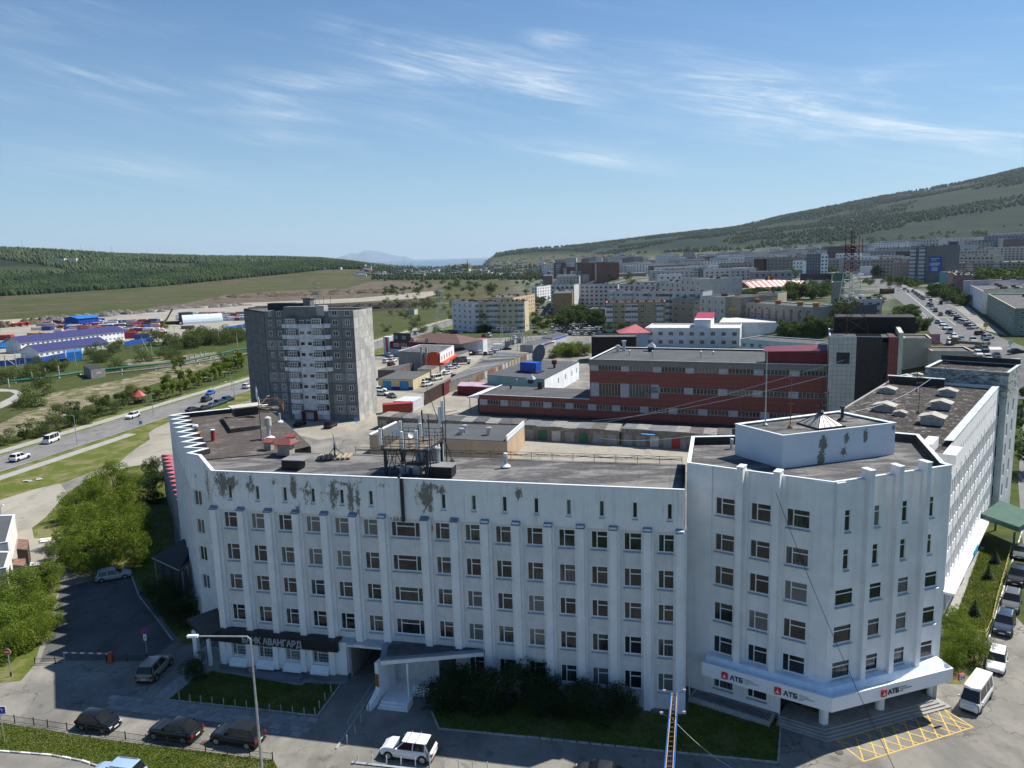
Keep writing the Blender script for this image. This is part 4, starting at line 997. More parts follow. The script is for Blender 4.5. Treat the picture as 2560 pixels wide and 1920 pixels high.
# ================================================================== THE TOWN
FARW=mat('far_window_dark',(.05,.06,.075),.3,.1)
BALC=mat('balcony_panel',(.55,.57,.58),.85,.15,1.5,streak=.3)
DROOF=mat('dark_town_roof',(.08,.08,.083),.95,.3,.3,col2=(.15,.145,.14),bump=.3,bscale=2)
BRICKD=mat('dark_brick',(.10,.045,.035),.9,.2,1)
chim=MB().box(-.5,.5,-.9,.9,0,1.1).box(-.62,.62,-1.02,1.02,1.1,1.25).mesh('chimney',mat('roof_vent_brick',(.12,.09,.08),.95,.3,1))
def B(label,L,Rt,vt,dep,fl,cols,wcol,side=0,cat='apartment building',roof=None,balc=(),chims=6,mats=None,skew=0,ww=None,kind='double',cop=None,left=0,group=None,nowin=False,name='apartment_building',sidem=None,attic=.7,base=.9,hmul=1):
 P0,P1=GT(*L),GT(*Rt)
 fr=Frame(P0,P1,min(P0.z,P1.z)-.3);W=fr.L
 H=CAMH-fr.o.z+ray(L[0],vt).z/ray(L[0],vt).y*P0.y;H*=hmul
 root=thing(name,label,cat,fr.o,fr.a,group)
 if isinstance(wcol,tuple):
  g_=sum(wcol)/3;k_=1.25 if g_>.3 else 1.05;wcol=tuple(round(min(.8,(c*.8+g_*.2)*k_*t),3)for c,t in zip(wcol,(1.04,1.0,.94)))
 wm=wcol if not isinstance(wcol,tuple)else wallm(wcol)
 far=P0.y>560;st=(H-attic-base)/fl
 def grid(W,n):
  w=ww or min(2.0,.56*W/n);return[(W/n*(i+.5)-w/2,W/n*(i+.5)+w/2,base+k*st+st*.28,base+k*st+st*.75)for k in range(fl)for i in range(n)]
 hs=[]if nowin or not cols else grid(W,cols);hr=grid(dep,side)if side else[];hl=grid(dep,left)if left else[]
 segs=[(0,0,0,W,hs),(W,0,math.pi/2,dep,hr),(W,dep,math.pi,W,[]),(0,dep,-math.pi/2,dep,hl)]
 if far:
  walls(root,fr,[s[:4]+([],None)for s in segs],0,H,wm)
  g=MB()
  for x,y,a,w_,hh in segs:
   for h in hh:
    pts=[]
    for px,pz in((h[0],h[2]),(h[1],h[2]),(h[1],h[3]),(h[0],h[3])):q=rot(px,-.06,a);pts.append((x+q[0],y+q[1],pz))
    g.q(*pts)
  if g.f:g.build('window_rows',FARW,root,kind='stuff')
 else:
  mm=MB()
  for s in segs:walls_add(mm,root,s,H,kind,fl)
  mm.build('wall',wm,root)
 MB().q((0,0,H-.35),(W,0,H-.35),(W,dep,H-.35),(0,dep,H-.35)).build('roof',roof or DROOF,root)
 if cop is not False:
  c=MB();coping(c,[(0,0),(W,0),(W,dep),(0,dep)],H,w=.45,t=.12);c.build('coping',cop or METAL,root)
 bm=None
 for bx,bw in balc: # stacked glazed balconies: a panel box with a glazed box above, one per floor
  for k in range(fl):
   z=base+k*st-.15;key=('balc',round(bw,1),round(st,1))
   if key not in WCACHE:
    p=MB().box(0,bw,-1.1,0,0,st*.38,0).box(.05,bw-.05,-1.02,0,st*.38,st*.88,1)
    n=max(2,int(bw/.8))
    for i in range(n+1):x_=min(bw-.09,bw*i/n);p.box(x_,x_+.09,-1.07,-1.0,st*.38,st*.9,2)
    p.box(0,bw,-1.08,-1.0,st*.84,st*.92,2)
    WCACHE[key]=p.mesh('balcony',[BALC,FARW if far else GLASS,WFRAME])
   ob('balcony',WCACHE[key],root,(bx*W-bw/2,0,z))
 rr=random.Random(int(L[0]*7+L[1]))
 for i in range(chims):
  ob('chimney',chim,root,(W*(i+.5)/chims+rr.uniform(-1,1),dep*rr.choice((.3,.5,.7)),H-.4),0)
 return root,fr,H
def walls_add(mb,root,s,H,kind,fl):
 x,y,a,W,holes=s
 face(mb,x,y,a,W,0,H,holes,.15)
 for h in holes:
  r=rot(h[0],0,a);window(root,x+r[0],y+r[1],h[2],a,h[1]-h[0],h[3]-h[2],kind,False,.1,gm=GLASSF)
YB=(.44,.38,.25);LAV=(.50,.49,.55);TAN=(.25,.18,.09);WH=(.66,.67,.68);GR=(.30,.30,.29);BEI=(.42,.36,.26);LB=(.42,.50,.58)
# --- the nine-storey panel tower ---
P0,P1=Vector((-66.2,208.75)),Vector((-41.0,202.25));ft=Frame(P0,P1);HT=29.4
tw=thing('apartment_tower','grey nine-storey panel tower with white balconies and a sunlit blank side','apartment tower',ft.o,ft.a)
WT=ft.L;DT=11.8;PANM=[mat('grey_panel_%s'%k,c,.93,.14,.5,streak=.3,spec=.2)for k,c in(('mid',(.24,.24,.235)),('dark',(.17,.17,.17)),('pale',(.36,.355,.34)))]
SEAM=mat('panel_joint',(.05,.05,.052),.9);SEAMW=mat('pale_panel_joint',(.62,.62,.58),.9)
st=2.9;z0=1.9
def panel_wall(root,x,y,a,W,H,ncol,wins,mats,proud=.06,seam=SEAM,z00=.0,xs=None,kind='double'):
 """large concrete panels as single parts in front of a recessed joint plane"""
 mb=MB();face(mb,x,y,a,W,0,H,[],.1);mb.build('wall',seam,root)
 xs=xs or[W*i/ncol for i in range(ncol+1)];n=int((H-z00)/st+.5)
 for k in range(n+(1 if z00>0 else 0)):
  if z00>0:a0=0 if k==0 else z00+(k-1)*st;b0=z00 if k==0 else min(H,z00+k*st)
  else:a0,b0=k*st,min(H,(k+1)*st)
  if b0-a0<.3:continue
  for i in range(len(xs)-1):
   w=xs[i+1]-xs[i]-.12;h=b0-a0-.12;hole=[]
   for(wi,ww_,kk)in wins:
    if wi==i and(kk is None or k in kk)and k>0:hole=[((w-ww_)/2,(w+ww_)/2,h*.33,h*.33+1.35)]
   p=MB();face(p,0,0,0,w,0,h,hole,proud+.12);p.q((0,0,0),(0,proud,0),(0,proud,h),(0,0,h)).q((w,0,0),(w,0,h),(w,proud,h),(w,proud,0)).q((0,0,h),(w,0,h),(w,proud,h),(0,proud,h)).q((0,0,0),(0,proud,0),(w,proud,0),(w,0,0))
   r=rot(xs[i]+.04,-proud,a);o=ob('panel',p.mesh('panel',rnd.choice(mats)),root,(x+r[0],y+r[1],a0+.04),a)
   for h_ in hole:ob('window',winmesh(h_[1]-h_[0],h_[3]-h_[2],kind)[2],o,(h_[0],.035,h_[2]))
fl=tuple(range(1,10))
xs=[0,2.8,5.2,6.9,19.3,21.4,23.4,WT]
xs=[0,3.2,5.4,18.8,22.6,WT]
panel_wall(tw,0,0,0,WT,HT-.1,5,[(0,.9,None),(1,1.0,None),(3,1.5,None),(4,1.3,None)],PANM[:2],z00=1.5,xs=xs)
panel_wall(tw,WT,0,math.pi/2,DT,HT-.1,4,[],[mat('sun_toned_panel_%d'%i,c,.93,.2,.35,col2=(.30,.29,.27),spec=.2)for i,c in enumerate(((.44,.43,.40),(.38,.37,.345),(.48,.465,.42)))],seam=SEAMW,z00=1.5)  # side panels paler than the front ones: sunlight is put into their colour
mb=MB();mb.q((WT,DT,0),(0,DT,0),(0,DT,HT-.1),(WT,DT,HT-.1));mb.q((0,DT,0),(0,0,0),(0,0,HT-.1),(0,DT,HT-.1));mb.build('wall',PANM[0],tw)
MB().q((0,0,HT-.5),(WT,0,HT-.5),(WT,DT,HT-.5),(0,DT,HT-.5)).build('roof',DROOF,tw)
MB().box(6.0,15.5,-.35,2.2,HT-1.2,HT+1.2).build('attic_panel',PANM[1],tw);MB().box(15.5,17.8,-.2,2.2,HT-1.2,HT+1.4).build('attic_panel',PANM[2],tw)
c=MB();coping(c,[(0,0),(WT,0),(WT,DT),(0,DT)],HT,w=.3,t=.1);c.build('coping',METAL,tw)
MB().box(-2,5,5,8,HT-.4,HT+1.9).box(5,8.5,5.2,7.5,HT-.4,HT+1.8).build('lift_house',mat('dark_bitumen',(.03,.03,.032)),tw);MB().box(8.9,11,5,7.4,HT-.4,HT+3).box(8.7,11.3,4.8,7.6,HT+3,HT+3.3).build('lift_house',PANM[1],tw)
ant=MB()
for x in(9.2,12,14.5,16.5):ant.tube([(x,6,HT),(x+.2,6,HT+3+x%2)],.05)
ant.build('antenna',DMETAL,tw)
# white stair and balcony bay
WB=mat('whitewashed_panel',(.62,.64,.66),.9,.15,.9,col2=(.36,.37,.38),c2=(.55,.7),streak=.45)
MB().box(7.2,17.6,-.75,-.06,.2,HT-3.2).build('balcony_bay',WB,tw)
def bal(w,h=1.05,glazed=True):
 p=MB().prism([(.0,0),(.0,-.75),(.35,-1.25),(w-.35,-1.25),(w,-.75),(w,0)],0,h,0)
 if glazed:
  p.prism([(.08,0),(.08,-.7),(.4,-1.15),(w-.4,-1.15),(w-.08,-.7),(w-.08,0)],h,h+1.35,1)
  n=int(w/.6)
  for i in range(n+1):x=.35+(w-.78)*i/n;p.box(x,x+.09,-1.2,-1.13,h,h+1.4,2)
  p.box(.3,w-.3,-1.22,-1.12,h+1.3,h+1.42,2);p.box(.3,w-.3,-1.21,-1.14,h+.62,h+.68,2)
 return p.mesh('balcony',[WB,GLASS,WFRAME])
bA,bB=bal(3.3),bal(1.7,1.05,False)
for k in range(9):
 z=z0+.55+k*st
 if z>HT-4.5:pass
 ob('balcony',bA,tw,(7.0,-.7,z-.6));ob('balcony',bA,tw,(14.5,-.7,z-.6))
 if k>=4:ob('balcony',bB,tw,(17.7,-.05,z-.6));ob('balcony',bB,tw,(5.4,-.05,z-.6))
 for x in(10.65,12.75):
  if k>0:ob('window',winmesh(1.35,1.0,'none' if k in(1,2,3,5,6)else 'triple')[2],tw,(x,-.80,z+.45))
MB().box(10.2,14.2,-2.6,-.8,2.5,2.75).box(10.3,10.6,-2.5,-.8,0,2.5).box(13.9,14.2,-2.5,-.8,0,2.5).build('entrance_porch',mat('maroon_metal',(.13,.02,.035),.6),tw)
MB().box(7.2,17.7,-1.3,-.75,HT-3.25,HT-3.05).build('balcony_roof',DMETAL,tw)
# the section turned away behind it
fq=Frame((-77.6,226.0),(-66.5,209.2));t2=thing('apartment_tower','windowless dark panel end of the tower section turned to the left','apartment tower',fq.o,fq.a)
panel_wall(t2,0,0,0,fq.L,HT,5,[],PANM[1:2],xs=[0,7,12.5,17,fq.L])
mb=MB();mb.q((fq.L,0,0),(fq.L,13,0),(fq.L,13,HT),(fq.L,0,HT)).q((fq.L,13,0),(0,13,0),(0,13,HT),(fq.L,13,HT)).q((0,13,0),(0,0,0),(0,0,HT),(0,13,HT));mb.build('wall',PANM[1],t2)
MB().q((0,0,HT-.3),(fq.L,0,HT-.3),(fq.L,13,HT-.3),(0,13,HT-.3)).build('roof',DROOF,t2)

# --- middle distance blocks (measured on the ground) ---
B('five-storey cream block with grey balconies and a sunlit blank end panel',(1184,830),(1313,829),755,13,5,9,YB,balc=((.07,3.2),(.36,3),(.44,3),(.93,3.2)),chims=9,cop=DMETAL)
B('pale lavender wing of the cream block, facing the road',(1132,824),(1183,831),752,20,5,4,LAV,chims=5,kind='double')
B('orange and cream striped block behind the cream block',(1208,800),(1284,800),745,50,5,6,(.48,.36,.22),side=9,chims=12,cop=mat('orange_roof_edge',(.45,.2,.1)))
B('white five-storey end block with pale blue balconies',(1330,757),(1343,757),717,60,5,2,(.6,.63,.66),side=10,chims=8)
B('tan brick gable block with a long white and yellow side',(1383,788),(1431,787),734,150,5,0,TAN,side=26,chims=14,cop=DMETAL)
B('yellow block with a salmon parapet and white corner balconies',(1516,831),(1664,829),757,13,5,9,(.34,.27,.15),side=0,balc=((.055,3.6),(.37,3.5),(.48,3.5),(.90,3.6)),chims=8,cop=mat('salmon_paint',(.52,.2,.15)))
B('grey stone block with tall windows right of the yellow block',(1681,812),(1734,812),745,14,4,3,(.26,.25,.21),side=3,chims=2)
B('small dark green house in front of the trees',(1474,812),(1513,812),773,12,2,3,(.12,.14,.13),chims=1,cat='house',name='house')
B('long pale block with dark balcony roofs behind the yellow block',(1522,805),(1756,803),727,13,5,14,(.40,.43,.45),balc=((.04,3),(.22,7),(.42,3),(.62,7),(.9,3)),chims=14)
B('grey-white five-storey block with worn balconies left of the long pale row',(1378,770),(1436,770),712,13,5,5,(.46,.49,.51),chims=6)
B('lavender-grey long block in the row behind the tan gable',(1428,766),(1545,766),712,14,5,10,(.40,.40,.44),chims=10)
B('grey block with a sunlit white stair box, in the third row',(1548,772),(1640,772),710,14,5,7,(.36,.38,.41),chims=6)
B('pale slab block left of the maroon hall',(1640,770),(1700,770),702,14,5,5,(.43,.42,.40),chims=4)
B('block of stepped grey terraces beside the maroon hall',(1700,770),(1750,770),696,30,5,4,(.38,.38,.37),chims=3)
for i,(l,a,b,vt,w)in enumerate((('brick tower with pale blue balconies, leftmost of the brick towers',1393,1422,658,(.16,.075,.055)),('brick tower with rows of blue-grey balconies, in front of the others',1401,1454,668,(.15,.07,.05)),('brown brick tower, second from the right of the brick towers',1437,1485,657,(.14,.06,.045)),('red-brown brick tower with blank brick side, rightmost of the brick towers',1486,1531,656,(.19,.075,.05)))):
 B(l,(a,704),(b-6,703),vt,12,9,0 if i!=1 else 3,w,side=0,chims=2,balc=((.3,9),)if i in(1,)else((.15,8),),cop=DMETAL,group='brick towers at the edge of the town')
B('dark slate-grey nine-storey slab far behind the brick towers',(1556,674),(1584,674),645,25,9,4,(.14,.15,.17),chims=1)
B('long grey five-storey block with white balconies in front of the far town',(1658,706),(1784,704),673,14,5,12,(.20,.20,.21),balc=((.15,5),(.4,5),(.65,5),(.88,5)),chims=9)
B('grey block with a red-brown corner and roof band',(1803,700),(1879,698),659,14,5,8,(.30,.28,.26),chims=4,cop=mat('red_brown_band',(.22,.05,.035)),attic=2)
B('blank dark brown brick slab between two grey blocks',(1884,690),(1908,690),647,25,5,0,(.085,.045,.04),chims=0)
B('grey-brown block under a maroon roof band',(1916,690),(1984,688),644,14,5,7,(.25,.22,.20),chims=3,cop=mat('red_brown_band',(.22,.05,.035)),attic=2.2)
B('small white and sky-blue building with a roof turret',(1981,693),(2006,693),652,14,4,3,(.55,.68,.78),chims=1,cat='office building',name='office_building')
B('slate-blue nine-storey office tower with a sunlit white right section',(2014,704),(2050,704),634,16,9,5,(.16,.19,.24),side=0,chims=1,cat='office tower',name='office_tower')
B('sunlit white section of the slate-blue office tower',(2050,704),(2068,703),637,15,7,2,(.62,.66,.72),chims=0,cat='office tower',name='office_tower')
B('white hospital block with dark window bands above the office tower',(2088,676),(2122,675),634,20,5,4,(.66,.68,.72),chims=1,cat='hospital',name='hospital')
B('maroon and grey block uphill behind the white hospital',(2066,672),(2105,671),617,20,6,4,(.14,.09,.10),chims=1)
# right of the street
ax_=[('green-grey five-storey corner block with shops along the street',(2466,787),(2532,839),735,40,5,14,(.20,.26,.22)),
('lavender and white office block along the street pavement',(2421,758),(2454,783),712,24,5,8,(.50,.50,.58)),
('narrow cream end of the lavender office block',(2455,784),(2465,786),722,24,5,0,(.58,.55,.44))]
for l,a,b,vt,d,f_,c_,w in ax_:B(l,a,b,vt,d,f_,c_,w,chims=9,ww=2.2 if c_ else None,cop=mat('beige_trim',BEI),side=7 if d==40 else 0)
B('lavender gable block behind the lavender offices',(2405,757),(2422,759),702,40,5,0,(.40,.36,.48),chims=4)
B('dull rose-brown gable block with cream corner bands',(2386,746),(2429,746),688,40,5,0,(.22,.13,.14),chims=6,cop=mat('beige_trim',BEI))
B('salmon-brown gable block next to the turquoise gable',(2367,730),(2386,730),682,40,5,0,(.36,.21,.15),chims=4,cop=mat('beige_trim',BEI))
B('turquoise gable block, first of the painted gables',(2347,716),(2367,716),680,40,5,0,(.12,.34,.40),chims=4,cop=mat('beige_trim',BEI))
ad,fad,had=B('tall grey panel tower with white balcony stacks and a large blue advertisement',(2272,705),(2361,704),616,16,9,0,(.17,.17,.18),balc=((.10,5.2),(.36,5.2)),chims=3,cop=DMETAL)
a_=FP(2322,680,fad.o,fad.wld(10,0));b_=FP(2355,641,fad.o,fad.wld(10,0));zb=a_[1]-fad.o.z;zt=b_[1]-fad.o.z
adv=MB().box(a_[0],b_[0],-.5,-.05,zb,zt).build('advertisement',mat('advert_blue',(.01,.055,.30),.5,.15,.3,col2=(.02,.16,.5)),ad)
AW=mat('advert_white',(.8,.82,.85),.6)
t_=lettering(adv,'АДАМАНТ',3.2,(a_[0]+1,-.6,zb+(zt-zb)*.42),0,AW,.03,bold=.06);t_.scale[0]=(b_[0]-a_[0]-2)/max(v.co.x for v in t_.data.vertices)
am=MB()
for z_,x0_,x1_ in((.30,.3,.7),(.22,.2,.8),(.14,.3,.7),(.08,.2,.8),(.85,.15,.85),(.75,.2,.6)):am.box(a_[0]+(b_[0]-a_[0])*x0_,a_[0]+(b_[0]-a_[0])*x1_,-.56,-.51,zb+(zt-zb)*z_,zb+(zt-zb)*(z_+.03))
am.build('advert_print',AW,adv)
B('beige-pink five-storey block left of the advertisement tower, with a strip of trees before it',(2180,694),(2232,694),648,14,5,6,(.34,.29,.24),chims=5)
B('reddish five-storey block directly left of the advertisement tower',(2233,698),(2270,700),654,14,5,5,(.33,.24,.20),chims=4)
B('long grey-green block with maroon panels above the painted gables',(2393,694),(2560,690),657,14,5,16,(.28,.28,.26),chims=9,balc=((.2,5),(.6,5)))
B('pale five-storey row with dark roof vents below the blue hall',(2373,668),(2470,666),626,14,5,11,(.40,.37,.32),chims=8)
B('pale five-storey row running out of the right edge under the top row',(2460,652),(2600,648),619,14,5,14,(.38,.36,.33),chims=9)
B('low grey-green block in front of the pale rows',(2387,680),(2482,678),640,14,4,9,(.33,.34,.31),chims=4)
B('long grey-lilac row on the hillside at the right edge',(2458,625),(2620,620),590,14,5,16,(.27,.28,.33),chims=6)
B('pale top row of blocks right under the mountain at the right edge',(2468,610),(2620,606),584,14,3,16,(.42,.40,.38),chims=9)
B('bright white-blue row of blocks below the mountain',(2180,640),(2236,639),608,14,5,8,(.46,.52,.62),chims=4)
B('pale blue block with a blank light gable',(2236,641),(2272,640),606,14,5,2,(.42,.48,.54),chims=2)
B('white low building below the pale blue row',(2168,648),(2198,648),620,14,4,4,(.52,.54,.56),chims=1)
B('grey row of blocks behind the advertisement tower',(2290,640),(2345,638),599,14,5,7,(.36,.37,.38),chims=4)
B('long white roofed school building on the slope',(2340,622),(2440,620),597,30,3,12,(.48,.5,.5),chims=2,cat='school',name='school')
bh,fbh,hbh=B('deep blue hall with a small white sign on the slope',(2370,632),(2419,631),604,25,3,0,(.01,.03,.14),chims=0,cat='hall',name='hall')
B('dark low hall left of the advertisement tower roof',(2238,655),(2275,655),628,25,3,0,(.06,.06,.07),chims=0,cat='hall',name='hall')
B('pink two-storey house beside the street, behind the lattice mast',(2144,790),(2204,790),748,16,2,3,(.50,.40,.45),chims=4,cat='house',name='house',ww=1.6)
# maroon hall, striped hall
B('maroon windowless hall with a slanted bright side',(1775,724),(1812,724),700,20,1,0,(.14,.012,.03),chims=0,cat='hall',name='hall')
sh_=GT(1880,731);sh2=GT(2032,722);fs_=Frame(sh_,sh2,sh_.z-2.5);hall=thing('striped_hall','long red and white striped hall with sloping roof and round signs','hall',fs_.o,fs_.a)
Wn=fs_.L;HH=11;n_=24;SR,SW=mat('stripe_red',(.42,.055,.035),.6),mat('stripe_white',(.68,.66,.62),.6)
for nm,mm_,par in(('red_stripe',SR,0),('white_stripe',SW,1)):
 for i in range(n_):
  if i%2!=par:continue
  x0,x1=Wn*i/n_,Wn*(i+1)/n_;f=1-(abs(i-n_*.35)/n_)*.35;q=MB();h1,h2=HH*.55*f,HH*1.0*f
  q.q((x0,0,0),(x1,0,0),(x1,1,h1),(x0,1,h1)).q((x0,1,h1),(x1,1,h1),(x1,9,h2),(x0,9,h2)).q((x0,9,h2),(x1,9,h2),(x1,22,h2),(x0,22,h2));q.build(nm,mm_,hall)
sg=MB()
for k,(cx,c_)in enumerate(((.36,0),(.395,1),(.43,0),(.465,2))):
 q=MB();x=Wn*cx
 q.tube([(x,8.6,HH+1.2),(x,8.4,HH+1.2)],1.7,14);q.build('round_sign',(mat('sign_dark',(.05,.05,.06)),YEL,RED)[c_],hall)
fr2=Frame(GT(2032,726),GT(2080,724));B('low hall with broad red and white panels right of the striped hall',(2030,728),(2079,727),704,20,1,0,SW,chims=0,cat='hall',name='hall',roof=mat('maroon_roof',(.10,.05,.055)))
hx=[x for x in D.objects if x.get('label','').startswith('low hall with broad')][0]
for i in range(5):MB().box(1+i*4,3+i*4,-.1,-.02,.3,6).build('red_panel',SR,hx)
# long roofed market and warehouses mid right
B('grey flat market hall above the striped hall',(1884,712),(1980,710),680,25,2,6,(.26,.28,.31),chims=1,cat='hall',name='hall')
B('dark warehouse block right of the office tower',(2025,706),(2079,704),685,20,1,0,(.05,.05,.055),chims=0,cat='warehouse',name='warehouse')
B('green fronted warehouse at the foot of the mast',(2080,706),(2125,704),683,20,1,0,(.06,.16,.11),chims=0,cat='warehouse',name='warehouse')
B('narrow beige panel block in front of the striped hall',(2077,762),(2110,762),706,12,3,0,(.24,.235,.22),chims=0)
B('small cream building behind the emblem building',(1893,760),(1944,760),732,14,2,4,(.36,.34,.24),chims=1,cat='house',name='house')
B('dark grey low hall right of the emblem building',(2034,800),(2096,800),764,25,1,0,(.09,.105,.125),chims=0,cat='hall',name='hall')
# government building with emblem
gx,gf,gh=B('grey building wing with rose stripes of windows and orange rooftop vents',(1851,820),(2031,818),755,14,4,9,(.28,.27,.24),chims=0,cat='office building',name='office_building',kind='double')
for i in range(10):MB().box(gf.L*(i+.02)/10+.6,gf.L*(i+.02)/10+2.0,-.14,-.003,1.2,gh-2.5).build('rose_stripe',mat('rose_panel',(.20,.13,.125),.8),gx)
for x in(.1,.4,.7,.9):o=ob('roof_vent',MB().box(-.9,.9,-.9,.9,0,1.6).box(-1.3,1.3,-1.3,1.3,1.6,1.9).mesh('roof_vent',mat('orange_vent',(.42,.15,.04),.7)),gx,(gf.L*x,6,gh-.4))
ex,ef,eh=B('windowless beige block bearing a golden double eagle emblem',(1812,826),(1850,824),742,22,4,0,(.25,.23,.19),chims=0,cat='office building',name='office_building',cop=mat('beige_trim',BEI))
GOLD=mat('gold_emblem',(.55,.40,.10),.4,.1,metal=.3);cx=ef.L*.5;cz=eh*.62
em=MB()
for s_ in(-1,1):
 em.prism([(0,0),(1,0),(1,1)],0,0)if False else None
 for k in range(5):
  a=R(35+22*k);em.q((cx+s_*.35,-.2,cz-.3),(cx+s_*(.6+1.7*math.cos(a-.9)),-.2,cz+1.5*math.sin(a-.5)),(cx+s_*(.6+1.7*math.cos(a-.6)),-.2,cz+1.5*math.sin(a-.2)))
 em.q((cx+s_*.1,-.2,cz+.6),(cx+s_*.6,-.2,cz+1.7),(cx+s_*.25,-.2,cz+1.9),(cx,-.2,cz+.9));em.q((cx+s_*.1,-.2,cz-.6),(cx+s_*.8,-.2,cz-1.6),(cx+s_*.3,-.2,cz-1.5),(cx,-.2,cz-1.0))
em.lathe(cx,0,[(0.01,0)],3)if False else None
em.box(cx-.45,cx+.45,-.25,-.1,cz-.8,cz+.7).box(cx-.25,cx+.25,-.22,-.1,cz+2.0,cz+2.5).box(cx-.2,cx+.2,-.22,-.1,cz-2.1,cz-1.0)
em.build('golden_emblem',GOLD,ex);MB().box(cx-.28,cx+.28,-.3,-.251,cz-.3,cz+.25).build('emblem_centre',BLACKP,ex)
for i,(tx,sz)in enumerate((('УПРАВЛЕНИЕ ФЕДЕРАЛЬНОГО',.62),('КАЗНАЧЕЙСТВА',.62),('ПО МАГАДАНСКОЙ ОБЛАСТИ',.62))):
 t_=lettering(ex,tx,sz,(0,-.05,eh*.30-i*.95),0,GOLD,.03);w_=max(v.co.x for v in t_.data.vertices);k_=ef.L*(.84 if i!=1 else .5)/w_;t_.scale[0]=k_;t_.location.x=ef.L/2-w_*k_/2
B('pale grey wing with few windows left of the eagle emblem',(1749,826),(1812,826),740,22,4,4,(.40,.40,.39),chims=6,cat='office building',name='office_building',ww=1.3)
# white two-storey complex
wx,wf,wh=B('white two-storey complex with rows of windows behind the red building',(1613,868),(1849,868),820,22,2,9,(.55,.57,.63),chims=0,cat='office building',name='office_building',ww=2.0,roof=mat('white_roofing',(.55,.53,.49),.9,.15,.4),kind='triple',cop=LMETAL)
px_=FP(1734,800,wf.o,wf.wld(10,0))[0];p2_=FP(1776,800,wf.o,wf.wld(10,0))[0]
o=MB().box(px_,p2_,2,22,wh-.4,wh+3.6).build('roof_house',wallm((.68,.70,.74)),wx);MB().prism([(px_-.3,8),(p2_+.3,8),(p2_+.3,22.4),(px_-.3,22.4)],wh+3.6,[wh+3.7]*2+[wh+5.2]*2).build('red_roof',mat('crimson_metal',(.35,.02,.05),.5),o)
px_=FP(1790,800,wf.o,wf.wld(10,0))[0]
MB().box(px_,px_+30,22,48,0,wh+.6).build('rear_wing',wallm((.72,.73,.74)),wx);MB().q((px_,22,wh+.65),(px_+30,22,wh+.65),(px_+30,48,wh+.65),(px_,48,wh+.65)).build('rear_roof',mat('white_roofing',(.62,.60,.56)),wx)
B('turquoise low wing with a grey flat roof behind the red building',(1850,893),(2038,893),847,14,2,9,(.38,.56,.60),chims=0,cat='office building',name='office_building',ww=1.6,kind='double',hmul=1,base=.6)
dk,fd,hd=B('black clad hall standing behind the red building',(1479,905),(1590,905),843,13,2,0,(.018,.014,.015),chims=0,cat='hall',name='hall',cop=DMETAL)
# pink pyramid roof
p=GT(1583,868);kp=thing('pavilion','pavilion with a pink hipped roof behind the black clad hall','pavilion',p,0)
MB().box(-6,6,-5,5,0,7).build('wall',wallm((.30,.42,.5)),kp);MB().q((-7,-6,7),(7,-6,7),(1,0,10.5)).q((7,-6,7),(7,6,7),(1,0,10.5)).q((7,6,7),(-7,6,7),(1,0,10.5)).q((-7,6,7),(-7,-6,7),(1,0,10.5)).build('roof',mat('pink_metal_roof',(.45,.10,.12),.5),kp)

# --- the red tiled building and the tiled tower ---
RP0,RP1=Vector((-9.04,205.76)),Vector((71.7,173.4));f3=Frame(RP0,RP1)
def tile(c,gap,sx=.6,sz=1.2):
 def fn(N,vec,_,b):
  s2=N.new('ShaderNodeSeparateXYZ');N.link(vec,s2.inputs[0]);cb=N.new('ShaderNodeCombineXYZ');N.link(s2.outputs[0],cb.inputs[0]);N.link(s2.outputs[2],cb.inputs[1])
  br=N.new('ShaderNodeTexBrick');br.offset=0;br.inputs['Scale'].default_value=1;br.inputs['Brick Width'].default_value=sx;br.inputs['Row Height'].default_value=sz;br.inputs['Mortar Size'].default_value=.035
  br.inputs['Color1'].default_value=tuple(c)+(1,);br.inputs['Color2'].default_value=tuple(x*.86 for x in c)+(1,);br.inputs['Mortar'].default_value=tuple(gap)+(1,)
  N.link(cb.outputs[0],br.inputs['Vector']);return br.outputs['Color']
 return fn
REDT=mat('terracotta_tiles',(.3,.08,.06),.7,obj=True,fn=tile((.245,.068,.053),(.08,.027,.022)))
GREYT=mat('pale_grey_tiles',(.4,.4,.4),.7,obj=True,fn=tile((.42,.44,.46),(.2,.2,.21),.75,.75))
CREAMT=mat('cream_tiles',(.5,.5,.45),.6,obj=True,fn=tile((.47,.47,.43),(.17,.17,.16),.95,1.0))
TAUPE=mat('taupe_tiles',(.2,.18,.16),.7,obj=True,fn=tile((.21,.195,.175),(.1,.09,.08),.6,1.2))
rb=thing('office_building','terracotta tiled building with strip windows stepping down to a low left wing','office building',f3.o,f3.a)
JX=31.1;LX=f3.L;HL,HB=5.6,15.95;DB=26
lowh=[];hih=[];grey=[]
x=.9
def band(xa,xb,za,zb,n,out,gw=2.2):
 st_=(xb-xa)/n
 for i in range(n):
  a=xa+i*st_;grey.append((a,a+gw,za,zb));out.append((a+gw,a+st_,za,zb))
band(.25,36.6,2.9,4.25,6,lowh)
hb=[];band(JX+.2,LX,13.2,14.7,7,hb,2.1);hb2=[];band(JX+.2+15.6,LX,8.0,9.4,5,hb2,2.1);hb3=[];band(JX+.2,JX+15.8,6.6,9.9,2,hb3,2.2);hb4=[];band(36.9,LX,2.9,4.25,7,hb4,2.1)
grey.append((JX+15.8,JX+17.6,6.6,9.9))
mb=MB();face(mb,0,0,0,JX,0,HL,[h for h in lowh if h[1]<=JX],.25);h5=[h for h in lowh if h[1]>JX]
h5=[(max(h[0],JX+.1),h[1],h[2],h[3])for h in h5]
face(mb,JX,0,0,LX-JX,0,HB,[(h[0]-JX,h[1]-JX,h[2],h[3])for h in hb+hb2+hb3+hb4+h5],.25)
